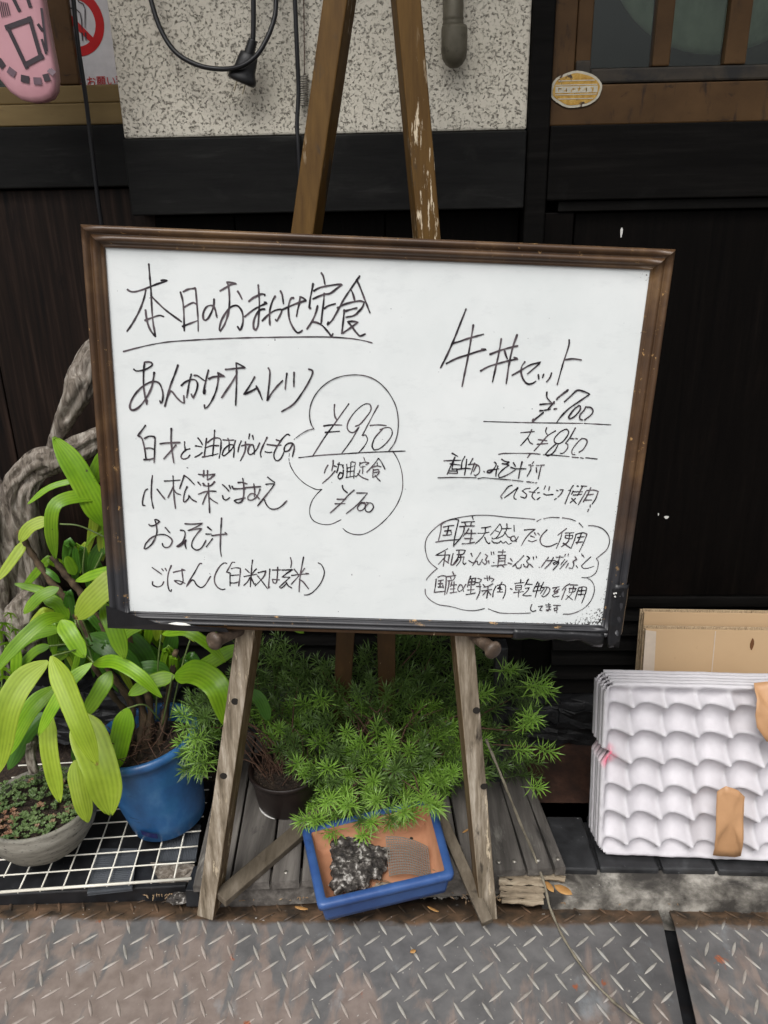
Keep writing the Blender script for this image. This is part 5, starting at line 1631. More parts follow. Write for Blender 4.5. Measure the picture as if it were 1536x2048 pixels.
# blue tray with rock and mesh
TZ = DZ + .045
cF = [G(637, 1812, TZ), G(909, 1748, TZ), G(866, 1592, TZ), G(604, 1655, TZ)]
ctr_ = sum(cF, Vector()) / 4
tray = empty('bonsai_tray', (ctr_.x, ctr_.y, DZ), 'shallow blue glazed bonsai tray with bare terracotta inside, in front of the shrub', 'tray')
def rq(quad, inset, z, rad=.010, n=5):
    """rounded quad ring"""
    c_ = sum(quad, Vector()) / 4
    pts = []
    q = []
    for k in range(4):
        a, b, d = quad[k - 1], quad[k], quad[(k + 1) % 4]
        u1 = (a - b).normalized(); u2 = (d - b).normalized()
        q.append(b + (u1 + u2) * inset)
    for k in range(4):
        a, b, d = q[k - 1], q[k], q[(k + 1) % 4]
        u1 = (a - b).normalized(); u2 = (d - b).normalized()
        rr_ = max(rad - inset * .5, .003)
        for j in range(n + 1):
            t = j / n
            p = (b + u1 * rr_).lerp(b, t).lerp(b.lerp(b + u2 * rr_, t), t)
            pts.append(Vector((p.x, p.y, z)))
    return pts
def shell(name, rings, m, parent, cap0=True, cap1=True, smooth=True):
    g = MB(); n = len(rings[0])
    vs = [p for r_ in rings for p in r_]
    fs = [(i * n + k, i * n + (k + 1) % n, (i + 1) * n + (k + 1) % n, (i + 1) * n + k) for i in range(len(rings) - 1) for k in range(n)]
    if cap0: fs.append(tuple(range(n))[::-1])
    if cap1: fs.append(tuple((len(rings) - 1) * n + k for k in range(n)))
    g.add(vs, fs)
    o = g.build(name, m, parent, smooth)
    return o
outer = [rq(cF, .010, DZ + .002), rq(cF, .0085, DZ + .010), rq(cF, .006, DZ + .026), rq(cF, .005, TZ - .013), rq(cF, -.0005, TZ - .0115), rq(cF, -.001, TZ - .003), rq(cF, .0015, TZ), rq(cF, .010, TZ + .0002), rq(cF, .0125, TZ - .0025)]
shell('glazed_body', outer, K['bluetray'], tray, True, False, True)
inner_ = [rq(cF, .0126, TZ - .0026), rq(cF, .0150, TZ - .010), rq(cF, .020, DZ + .012), rq(cF, .028, DZ + .0085)]
shell('terracotta_lining', inner_, K['terra'], tray, False, True, True)
TF = DZ + .0085
# drainage holes
for (u, v) in ((760, 1673), (823, 1677)):
    p = G(u, v, TF)
    g = MB(); g.lathe([(.0, .0006), (.0028, .0006), (.003, 0)], p, 12)
    g.build('stain_spot', K['brownd'], tray)
# the rugged bark rock
rc = G(724, 1738, TF + .012)
q_ = [(663, 1668), (700, 1672), (738, 1682), (775, 1695), (779, 1720), (768, 1752), (748, 1762), (722, 1780), (700, 1787), (668, 1792), (660, 1760), (660, 1715)]
g = MB(); n = len(q_); rr3 = random.Random(5)
P = cr([Vector((u, v, 0)) for u, v in q_ + q_[:1]], 5)[:-1]
N = len(P); layers = []
cpx = Vector((718, 1730, 0))
for (k, z) in ((.93, TF), (1.0, TF + .006), (.97, TF + .013), (.84, TF + .018), (.68, TF + .019), (.5, TF + .018), (.32, TF + .020), (.15, TF + .021)):
    row = []
    for p in P:
        pp = cpx + (p - cpx) * k
        w_ = G(pp.x, pp.y, z)
        nn = mnoise.noise_vector(w_ * 75) * .006 + mnoise.noise_vector(w_ * 190) * .0045
        row.append(w_ + nn * (1 if z > TF + .001 else .3))
    layers.append(row)
g.add([p for r_ in layers for p in r_], [(i * N + k, i * N + (k + 1) % N, (i + 1) * N + (k + 1) % N, (i + 1) * N + k) for i in range(len(layers) - 1) for k in range(N)] + [tuple((len(layers) - 1) * N + k for k in range(N))])
o = g.build('bark_rock', K['barkrock'], None, False, loc=(rc.x, rc.y, TF))
tag(o, 'rugged black and white bark-like rock lying in the blue tray', 'rock')
ss = o.modifiers.new('s', 'SUBSURF'); ss.levels = 2; ss.render_levels = 2; ss.subdivision_type = 'CATMULL_CLARK'
tx = bpy.data.textures.new('rocktex', 'VORONOI'); tx.noise_scale = .011
dm = o.modifiers.new('d', 'DISPLACE'); dm.texture = tx; dm.strength = .010; dm.mid_level = .4
# mesh sheet
g = MB()
mc = [(779, 1752), (862, 1762), (855, 1694), (772, 1674)]
zc = [TF + .010, TF + .004, TF + .012, TF + .022]
P4 = [G(u, v, z) for (u, v), z in zip(mc, zc)]
def mp_(s, t):
    p = P4[0].lerp(P4[1], s).lerp(P4[3].lerp(P4[2], s), t)
    return p + Vector((0, 0, .010 * math.sin(math.pi * s) * (1 - .3 * t)))
NX_, NY_ = 17, 14
ww = .00125
for i in range(NX_ + 1):
    s_ = i / NX_
    for j in range(8):
        a, b = mp_(s_, j / 8), mp_(s_, (j + 1) / 8)
        g.hexa([a + Vector((-ww / 2, 0, -.0004)), a + Vector((ww / 2, 0, -.0004)), b + Vector((ww / 2, 0, -.0004)), b + Vector((-ww / 2, 0, -.0004))], [a + Vector((-ww / 2, 0, .0004)), a + Vector((ww / 2, 0, .0004)), b + Vector((ww / 2, 0, .0004)), b + Vector((-ww / 2, 0, .0004))])
for j in range(NY_ + 1):
    t = j / NY_
    for i in range(8):
        a, b = mp_(i / 8, t), mp_((i + 1) / 8, t)
        g.hexa([a + Vector((0, -ww / 2, -.0003)), b + Vector((0, -ww / 2, -.0003)), b + Vector((0, ww / 2, -.0003)), a + Vector((0, ww / 2, -.0003))], [a + Vector((0, -ww / 2, .0007)), b + Vector((0, -ww / 2, .0007)), b + Vector((0, ww / 2, .0007)), a + Vector((0, ww / 2, .0007))])
o = g.build('drainage_mesh', K['mesh'], None, loc=P4[0])
tag(o, 'curled piece of grey drainage mesh leaning on the rock in the blue tray', 'mesh sheet')
# grit and bare ground under the rock, litter
g = MB(); rr3 = random.Random(9)
def litter(g, p, L_, w_, a):
    d = Vector((math.cos(a), math.sin(a), rr3.uniform(-.1, .25))) * L_ / 2
    s = Vector((-math.sin(a), math.cos(a), 0)) * w_ / 2
    m_ = p + Vector((0, 0, .0012))
    g.add([p - d, m_ - s, p + d + Vector((0, 0, .0004)), m_ + s, m_ + Vector((0, 0, w_ * .5))], [(0, 1, 4), (1, 2, 4), (2, 3, 4), (3, 0, 4)])
for _ in range(46):
    litter(g, G(rr3.uniform(665, 780), rr3.uniform(1762, 1797), TF + .003), rr3.uniform(.008, .026), .0016, rr3.uniform(0, 3.14))
for _ in range(8):
    litter(g, G(rr3.uniform(850, 872), rr3.uniform(1740, 1756), TF + .004), rr3.uniform(.006, .014), .0016, rr3.uniform(0, 3.14))
o = g.build('needle_litter', K['litter'], None, loc=G(720, 1780, TF)); tag(o, 'dry brown needles scattered in the blue tray', 'litter', kind='stuff')
g = MB()
for (u, v) in ((770, 1777), (742, 1786), (800, 1770), (712, 1790)):
    p = G(u, v, TF + .0008)
    r_ = .020 if u == 770 else .012
    n = 14
    g.add([p + Vector((r_ * math.cos(2 * math.pi * k / n) * (1 + .2 * math.sin(k * 3)), r_ * .6 * math.sin(2 * math.pi * k / n), .0002 * (u % 3))) for k in range(n)] + [p + Vector((0, 0, .003))], [(k, (k + 1) % n, n) for k in range(n)])
o = g.build('sand_patch', mat('pale_sand', [(.3, (.22, .18, .13)), (.7, (.38, .32, .24))], (160, 160, 160), .95, .6, .001), None, loc=G(770, 1777, TF)); tag(o, 'pale sandy grit in the front of the blue tray', 'grit', kind='stuff')

# ------------------------------------------------------------------ egg trays, cardboard
def tray_mesh():
    PIT, NC, NR = .0502, 6, 6.1
    PY_ = .0457
    RIM = .005
    res = 15
    us = [-RIM - .002, -RIM * .8, -RIM * .4] + [PIT * i / res for i in range(int(NC * res) + 1)] + [PIT * NC + RIM * .4, PIT * NC + RIM * .8, PIT * NC + RIM + .002]
    vs_ = [-RIM - .002, -RIM * .8, -RIM * .4] + [PY_ * i / res for i in range(int(NR * res) + 1)] + [PY_ * NR + RIM * .4, PY_ * NR + RIM * .8, PY_ * NR + RIM + .002]
    D = .046
    V_ = []; stain = []
    W_, H_ = PIT * NC, PY_ * NR
    for j, y in enumerate(vs_):
        for i, x in enumerate(us):
            if x < 0 or x > W_ or y < 0 or y > H_:
                ex = max(-x, x - W_, 0) / RIM; ey = max(-y, y - H_, 0) / RIM; e_ = max(ex, ey)
                h = -.024 if e_ < 1.05 else -.028
                edge = min(e_ / .4, 1)
                h0 = height(min(max(x, 0), W_), min(max(y, 0), H_), PIT, D)
                h = h0 * (1 - edge) + h * edge
            else:
                h = height(x, y, PIT, D)
            # torn notch on the left edge, third row from the top
            yy = y - H_ * .585
            nt_ = max(0, 1 - abs(yy) / .014) * max(0, 1 - (x + RIM) / .030)
            xx = x + .016 * max(0, 1 - abs(yy) / .012) * max(0, 1 - (x + RIM) / .02)
            h = h - .020 * nt_ + .002 * mnoise.noise(Vector((x * 30, y * 30, 3)))
            # cut corners
            V_.append((xx, y, h + .0012 * mnoise.noise(Vector((x * 90, y * 90, 0)))))
            stain.append(max(0, 1 - math.hypot((x - .005) / 1.0, (y - H_ * .572) / 1.2) / .017) * 1.6)
    nu = len(us); F_ = []
    for j in range(len(vs_) - 1):
        for i in range(nu - 1):
            x, y = us[i], vs_[j]
            cx_ = min(x + RIM, W_ + RIM - x); cy_ = min(y + RIM, H_ + RIM - y)
            if cx_ + cy_ < .012: continue
            F_.append((j * nu + i, j * nu + i + 1, (j + 1) * nu + i + 1, (j + 1) * nu + i))
    return V_, F_, stain, W_, H_
def height(x, y, PIT, D):
    su = abs(math.sin(math.pi * (x / PIT + .30))); sv = abs(math.sin(math.pi * (y / .0457 + .45)))
    W_, H_ = PIT * 6, .0457 * 6.1
    a = min(1, min(x, W_ - x) / (PIT * .16)); b = min(1, min(y, H_ - y) / (PIT * .22))
    # posts at the cell corners, saddles between, cups in the middle
    f = .44 * (su * sv) ** .65 + .56 * (1 - (1 - su ** .95) * (1 - sv ** .95))
    f = max(f, .07)
    base = -D * f
    edge = min(a, b)
    if edge < 1:
        base = base * edge - .024 * (1 - edge)
    return base
TV, TFc, TS, TW, TH = tray_mesh()

ax_u = Vector((math.cos(math.radians(-2.5)), math.sin(math.radians(-2.5)), 0))
tl_ = math.radians(13)
ax_b = Vector((-ax_u.y, ax_u.x, 0))
ax_v = ax_b * math.sin(tl_) + Vector((0, 0, 1)) * math.cos(tl_)
ax_n = ax_u.cross(ax_v)
tb_ = G(1194, 1708, kz + .013) + ax_u * .006 + ax_v * .007 + ax_n * .028
me0 = bpy.data.meshes.new('egg_tray')
me0.from_pydata([tuple(ax_u * x + ax_v * y + ax_n * h) for x, y, h in TV], [], TFc)
me0.materials.append(K['tray'])
me0.polygons.foreach_set('use_smooth', [True] * len(me0.polygons))
at = me0.attributes.new('stain', 'FLOAT', 'POINT'); at.data.foreach_set('value', TS)
labs = ['front white pulp egg tray with a red stain on its torn left edge', 'second egg tray of the leaning stack, just behind the front one', 'third egg tray of the leaning stack', 'fourth egg tray of the leaning stack', 'fifth and rearmost egg tray, nearest the cardboard']
for k in range(5):
    if k == 1:
        me0 = me0.copy(); me0.attributes['stain'].data.foreach_set('value', [0.25 * s_ for s_ in TS])
    o = bpy.data.objects.new('egg_tray', me0)
    COL.objects.link(o)
    o.location = tb_ - ax_n * (.0118 * k) + ax_v * (.0006 * k) - ax_u * (.0012 * k + .0006 * (k % 2)) 
    o.rotation_euler = (0, 0, math.radians([0, .25, -.2, .3, -.1][k]))
    tag(o, labs[k], 'egg tray', 'white egg trays stacked against the cardboard')
    so = o.modifiers.new('t', 'SOLIDIFY'); so.thickness = .0022; so.offset = -1
# brown paper strips on the trays
def TP(x, y, h):
    return tb_ + ax_u * x + ax_v * y + ax_n * h
def pix2tray(u, v, h=0.0):
    r = Vector(wray(u, v)); c_ = Vector(CAM)
    t = ((tb_ + ax_n * h) - c_).dot(ax_n) / r.dot(ax_n)
    return c_ + r * t
def paper(name, outl, label, lift):
    g = MB(); n = len(outl)
    P = [pix2tray(u, v, lift + h) for u, v, h in outl]
    cpt = sum(P, Vector()) / n + ax_n * .004
    g.add(P + [cpt], [(k, (k + 1) % n, n) for k in range(n)])
    o = g.build(name, K['kraft'], None, True, loc=P[0])
    ss = o.modifiers.new('s', 'SUBSURF'); ss.levels = 2; ss.render_levels = 2; ss.subdivision_type = 'SIMPLE'
    tx_ = bpy.data.textures.new(name, 'CLOUDS'); tx_.noise_scale = .025
    d_ = o.modifiers.new('d', 'DISPLACE'); d_.texture = tx_; d_.strength = .009; d_.mid_level = .5
    so = o.modifiers.new('t', 'SOLIDIFY'); so.thickness = .0006
    tag(o, label, 'paper strip')
    return o
paper('paper_strip', [(1434, 1583, 0), (1452, 1572, .004), (1476, 1580, .002), (1488, 1592, 0), (1487, 1640, 0), (1486, 1690, 0), (1482, 1712, -.010), (1426, 1711, -.010), (1431, 1680, .0), (1432, 1630, 0)], 'brown paper strip stuck over the lower front of the egg tray', .002)
paper('paper_strip', [(1508, 1366, -.02), (1560, 1360, -.02), (1620, 1400, -.01), (1620, 1490, 0), (1560, 1490, .002), (1532, 1482, .003), (1514, 1455, .004), (1511, 1425, .004), (1512, 1400, .0)], 'brown paper strip folded over the top right of the egg trays', .003)

# flattened cardboard boxes leaning on the wall behind the trays
def cardboard(name, tl_px, y_top, z_bot, y_bot, width, thick, label, strip=None, yaw=-2):
    tl__ = V(*tl_px, y_top)
    au = Vector((math.cos(math.radians(yaw)), math.sin(math.radians(yaw)), 0))
    bl = Vector((tl__.x - .004, y_bot, z_bot))
    up = (tl__ - bl); hgt = up.length; up.normalize()
    nn = au.cross(up).normalized()
    up2 = nn.cross(au)
    e = empty(name, bl, label, 'cardboard', 'flattened cardboard boxes behind the egg trays')
    def cp(x, y, h): return bl + au * x + up * y + nn * h
    sheets = max(1, int(thick / .0035))
    for k in range(sheets):
        h0, h1 = -k * thick / sheets, -(k + .86) * thick / sheets
        off = .0025 * ((k * 37) % 5 - 2) / 2 if k else 0
        g = MB()
        dy = .002 * ((k * 13) % 4)
        g.hexa([cp(off, 0, h1), cp(width + off, 0, h1), cp(width + off, 0, h0), cp(off, 0, h0)],
               [cp(off, hgt - dy, h1), cp(width + off, hgt - dy, h1), cp(width + off, hgt - dy, h0), cp(off, hgt - dy, h0)])
        g.build('cardboard_sheet', K['card'] if k == 0 else K['cardedge'], e, False, .0006)
    if strip:
        g = MB()
        g.hexa([cp(-.0004, 0, .0002), cp(strip, 0, .0002), cp(strip, 0, .0006), cp(-.0004, 0, .0006)],
               [cp(-.0004, hgt - .002, .0002), cp(strip * .7, hgt - .002, .0002), cp(strip * .7, hgt - .002, .0006), cp(-.0004, hgt - .002, .0006)])
        g.v[5:7] = [tuple(cp(strip * .72, hgt - .004, .0002)), tuple(cp(strip * .72, hgt - .004, .0006))]
        g.build('parcel_tape', K['ctape'], e)
    return e, cp, hgt
cy_b = tb_.y + .095
e_, cp, hg = cardboard('cardboard_box', (1292, 1258), 1.165, .03, 1.115, .42, .020, 'front flattened cardboard box with a pale tape strip down its left side', .024)
# hand hole torn in the front sheet, a crease
g = MB()
pc = V(1496, 1287, 1.165)
base_ = e_.location
s_ = (pc - base_).dot(Vector((math.cos(math.radians(-2)), math.sin(math.radians(-2)), 0)))
n = 12
hh_ = hg - .024
g.add([cp(s_ + .0028 * math.cos(2 * math.pi * k / n) * (1 + .3 * math.sin(4 * math.pi * k / n + 1)), hh_ + .011 * math.sin(2 * math.pi * k / n), .0004) for k in range(n)], [tuple(range(n))])
g.build('torn_hole', flat('torn_card_brown', (.13, .05, .015), .9), e_)
for xo in (.115, ):
    g = MB()
    g.hexa([cp(xo, .02, .0001), cp(xo + .0015, .02, .0001), cp(xo + .0015, .02, .0005), cp(xo, .02, .0005)], [cp(xo, hg - .002, .0001), cp(xo + .0015, hg - .002, .0001), cp(xo + .0015, hg - .002, .0005), cp(xo, hg - .002, .0005)])
    g.build('crease', K['ctape'], e_)
e2_, cp2, hg2 = cardboard('cardboard_box', (1289, 1224), 1.20, .03, 1.155, .46, .026, 'taller flattened cardboard box leaning on the wall behind the first')

# ------------------------------------------------------------------ cables, plug, pipe on the plaster
def cable(name, px, rad, label, cat='cable', m='cable', n=8):
    P = cr([V(u, v, y) for u, v, y in px], 8)
    g = MB(); g.tube(P, rad, n)
    o = g.build(name, K[m], None, True, loc=P[0])
    return tag(o, label, cat)
cable('cable', [(142, -80, 1.22), (147, 0, 1.22), (156, 90, 1.22), (172, 200, 1.225), (184, 300, 1.23), (196, 400, 1.235), (206, 470, 1.24), (214, 560, 1.25)], .0033, 'thick black cable hanging down past the left window and behind the board')
cable('cable', [(292, -60, 1.25), (302, 0, 1.245), (322, 60, 1.24), (352, 105, 1.235), (395, 130, 1.23), (440, 138, 1.228), (480, 133, 1.222), (512, 112, 1.222), (535, 75, 1.228), (549, 35, 1.235), (552, 0, 1.24), (552, -60, 1.25)], .0034, 'black cable hanging in a loop in front of the plaster')
cable('cable', [(589, -60, 1.25), (590, 0, 1.25), (594, 100, 1.25), (597, 180, 1.252), (594, 250, 1.25), (597, 300, 1.248), (600, 380, 1.25)], .0032, 'straight black cable just left of the easel top')
# plug with cord
plg = empty('power_plug', V(492, 130, 1.235), 'black two pin plug hanging on its cord before the plaster', 'plug')
cp_ = cr([V(u, v, 1.24) for u, v in ((508, -60), (507, 0), (507, 50), (506, 82))], 6)
g = MB(); g.tube(cp_, .0036, 9); g.build('cord', K['cable'], plg, True)
def PV(u, v): return V(u, v, 1.238)
a, b = PV(506, 80), PV(497, 112)
g = MB(); d = b - a
pts, rads = [], []
for k in range(13):
    pts.append(a + d * k / 12); rads.append((.0070 if k % 2 == 0 else .0062) + .0012 * k / 12)
g.tube(pts, rads, 12); g.build('strain_relief', K['plug'], plg, True)
a, b = PV(499, 106), PV(482, 166)
d = b - a
prof_ = [(0, .009), (.06, .013), (.3, .0145), (.55, .0155), (.68, .0175), (.80, .0205), (.92, .0205), (.98, .0185), (1.0, .012)]
g = MB(); g.tube([a + d * t for t, _ in prof_], [r_ for _, r_ in prof_], 20, sx=.62)
g.build('plug_body', K['plug'], plg, True)
dn = d.normalized()
side = Vector((1, 0, 0)); side = (side - dn * side.dot(dn)).normalized()
for s_ in (-1, 1):
    p = b + side * .0062 * s_ - dn * .004
    g = MB(); g.bar(p, p + dn * .017, .0045, .0014, (0, 1, 0)); g.build('pin', K['brass'], plg, False, .0004)
# string and spring
cable('string', [(607, -40, 1.262), (608, 40, 1.262), (609, 150, 1.262)], .0007, 'thin dark string beside the easel top', 'string', 'redtwig', 5)
g = MB()
P = []
for k in range(150):
    t = k / 149
    a = t * 2 * math.pi * 13
    c_ = V(606, 150 + 62 * t, 1.258)
    P.append(c_ + Vector((.0075 * math.cos(a), .0075 * math.sin(a), 0)))
g.tube(P, .0008, 5)
o = g.build('coil_spring', K['screw'], None, True, loc=P[-1]); tag(o, 'thin coil spring hanging beside the left easel leg', 'spring')
# pipe with cap
pp = empty('pipe', V(910, 130, 1.235), 'short bronze coloured pipe with a rounded cap in front of the plaster', 'pipe')
cc = V(906, 55, 1.247)
g = MB()
ztop_ = 1.6; z57 = V(908, 52, 1.247).z
g.lathe([(.0142, z57 - .01), (.0142, z57), (.0150, z57 + .002), (.0142, z57 + .004), (.0142, z57 + .007), (.0150, z57 + .009), (.0142, z57 + .011), (.0142, ztop_)], (cc.x, cc.y, 0), 28)
g.build('tube', K['pipe'], pp, True)
zb = V(912, 137, 1.247).z
g = MB(); g.lathe([(0, zb), (.006, zb + .001), (.012, zb + .005), (.0165, zb + .012), (.0180, zb + .020), (.0182, z57 - .004), (.0172, z57), (.0145, z57 + .0005)], (cc.x + .002, cc.y, 0), 28)
g.build('cap', K['pipe'], pp, True)

# ------------------------------------------------------------------ long dry stem over deck and plate
Pt = [V(972, 1478, .985), V(985, 1510, .97), V(1010, 1570, .95), V(1042, 1650, .935), G(1068, 1710, .055), G(1090, 1772, .028), G(1100, 1815, .012), G(1120, 1862, .006), G(1148, 1910, .005), G(1185, 1960, .005), G(1235, 2010, .005), G(1290, 2052, .005), G(1350, 2092, .006)]
P = cr(Pt, 8); n = len(P)
g = MB(); g.tube(P, [.0022 + .0004 * math.sin(i * .9) - .0006 * i / n for i in range(n)], 7); jitter(g, .0006, 120)
o = g.build('dry_stem', K['twig'], None, True, loc=G(1120, 1862, 0)); tag(o, 'long bent grey dry stem lying across deck and steel plate', 'twig')
# fallen dry leaves
def dryleaf(u, v, L_, W_, ang, z, label, curl=.25):
    c_ = G(u, v, z); g = MB(); n = 7
    a = math.radians(ang); d = Vector((math.cos(a), math.sin(a), 0)); s = Vector((-d.y, d.x, 0))
    vs = []
    for k in range(n):
        t = -1 + 2 * k / (n - 1)
        w_ = W_ / 2 * (1 - t * t) ** .7 + .0002
        for q in (-1, 0, 1):
            vs.append(c_ + d * (t * L_ / 2) + s * (w_ * q) + Vector((0, 0, .001 + L_ * curl * .25 * t * t + abs(q) * w_ * curl)))
    g.add(vs, [(k * 3 + i, (k + 1) * 3 + i, (k + 1) * 3 + i + 1, k * 3 + i + 1) for k in range(n - 1) for i in range(2)])
    o = g.build('fallen_leaf', K['dry'], None, True, loc=c_)
    so = o.modifiers.new('t', 'SOLIDIFY'); so.thickness = .0003
    tag(o, label, 'leaf', 'dry fallen leaves on the ground')
dryleaf(1126, 1783, .030, .015, -35, .012, 'orange brown fallen leaf beside the splintered timber', .35)
dryleaf(1098, 1775, .024, .010, 115, .014, 'small tan fallen leaf standing against the deck end right of the easel')
dryleaf(603, 1818, .022, .005, -12, .002, 'narrow dry leaf on the steel plate left of the blue tray')
dryleaf(866, 1820, .020, .004, -30, .002, 'narrow dry leaf on the steel plate right of the blue tray')
dryleaf(826, 1904, .009, .006, 20, .003, 'tiny pale fallen leaf on the middle of the steel plate')
dryleaf(931, 1663, .014, .003, 40, DZ + .004, 'tiny yellow leaf on the deck left of the right easel leg')
dryleaf(57, 1242, .020, .010, 10, .26, 'orange dry leaf caught behind the palm at the left') if False else None
g = MB(); rr3 = random.Random(21)
for _ in range(260):
    u = rr3.choice((rr3.uniform(290, 380), rr3.uniform(470, 640), rr3.uniform(900, 1000), rr3.uniform(1100, 1536), rr3.uniform(430, 500)))
    v = 1800 + (u - 400) * .012 - 12 + rr3.gauss(0, 6) if u < 1000 else 1799 + rr3.gauss(0, 5)
    litter(g, G(u, v, .002 if v > 1790 else -.004), rr3.uniform(.003, .012), rr3.uniform(.0012, .003), rr3.uniform(0, 3.14))
o = g.build('leaf_litter', K['litter'], None, loc=G(500, 1800, 0)); tag(o, 'crumbs and dry litter along the rear edge of the steel plates', 'litter', kind='stuff')
g = MB()
for _ in range(420):
    x = G(rr3.uniform(300, 1000), 1798, 0).x; y = BEND + .052 + abs(rr3.gauss(0, .008)); r_ = rr3.uniform(.001, .0045)
    c_ = Vector((x, y, -.022 + r_ * .5)); 
    g.add([c_ + Vector((r_, 0, 0)), c_ + Vector((0, r_, 0)), c_ - Vector((r_, 0, 0)), c_ - Vector((0, r_, 0)), c_ + Vector((0, 0, r_))], [(0, 1, 4), (1, 2, 4), (2, 3, 4), (3, 0, 4)])
o = g.build('grit', K['concrete'], None, loc=G(600, 1798, -.02)); tag(o, 'grit and small stones in the joint behind the steel plate', 'gravel', kind='stuff')
# ------------------------------------------------------------------ driftwood
dw = empty('driftwood', V(40, 1270, 1.2), 'big twisted grey driftwood branch standing at the left wall', 'driftwood')
def limb(name, px, rad, m, parent, n=16, sub=8, jit=.006, sc=28, flatten=1.0):
    P = cr([V(u, v, y) for u, v, y in px], sub)
    R_ = []
    N = len(P)
    rad = [r_ * .86 for r_ in rad]
    for i in range(N):
        t = i / (N - 1) * (len(rad) - 1)
        k = min(int(t), len(rad) - 2)
        R_.append(rad[k] + (rad[k + 1] - rad[k]) * (t - k))
    g = MB(); n = n + 12; g.tube(P, R_, n, sx=flatten)
    nn_ = len(P); new = []
    for idx, vv in enumerate(g.v):
        i, k = idx // n, idx % n
        a_ = 2 * math.pi * k / n
        rdg = mnoise.noise(Vector((math.cos(a_) * 2.6 + len(px), math.sin(a_) * 2.6, i * .09))) + .5 * mnoise.noise(Vector((math.cos(a_) * 6, math.sin(a_) * 6, i * .15)))
        c_ = P[min(i, nn_ - 1)]
        new.append(tuple(c_ + (Vector(vv) - c_) * (1 + .62 * min(rdg, .18))))
    g.v = new
    g.v = [(lambda nn, n2: (x + nn.x * jit + n2.x * jit * .35, y + nn.y * jit + n2.y * jit * .35, z + nn.z * jit * .5))(mnoise.noise_vector(Vector((x * sc, y * sc, z * sc * .35))), mnoise.noise_vector(Vector((x * sc * 3.5, y * sc * 3.5, z * sc)))) for x, y, z in g.v]
    return g.build(name, m, parent, True)
limb('branch', [(205, 690, 1.23), (182, 705, 1.22), (166, 750, 1.21), (152, 790, 1.20), (132, 830, 1.20), (118, 870, 1.20), (105, 905, 1.20)], [.016, .020, .024, .022, .020, .013, .010], K['drift'], dw, 20, 10, .005)
limb('branch', [(240, 858, 1.20), (205, 872, 1.20), (165, 893, 1.19), (120, 915, 1.18), (80, 925, 1.18), (45, 950, 1.18), (28, 985, 1.18), (28, 1030, 1.19), (40, 1090, 1.2), (55, 1150, 1.2), (62, 1220, 1.2), (60, 1290, 1.2)], [.014, .018, .022, .024, .024, .020, .020, .022, .026, .028, .030, .034], K['drift'], dw, 24, 10, .006)
limb('branch', [(120, 925, 1.19), (85, 945, 1.185), (62, 968, 1.18), (55, 1000, 1.18), (60, 1050, 1.19), (72, 1120, 1.2), (82, 1200, 1.2)], [.012, .017, .017, .016, .018, .022, .026], K['drift'], dw, 20, 10, .005)
limb('trunk', [(-30, 940, 1.2), (-14, 1000, 1.19), (-8, 1080, 1.18), (-5, 1160, 1.18), (-10, 1260, 1.18), (0, 1340, 1.18)], [.020, .032, .042, .044, .040, .04], K['drift'], dw, 24, 10, .010, 20)
limb('root', [(75, 1180, 1.17), (50, 1215, 1.16), (40, 1250, 1.15), (55, 1290, 1.14)], [.022, .030, .032, .026], K['drift'], dw, 20, 8, .009, 30)
limb('branch', [(65, 1480, 1.03), (62, 1510, 1.0), (70, 1545, .99)], [.010, .0085, .0085], K['drift'], dw, 12, 6, .002)

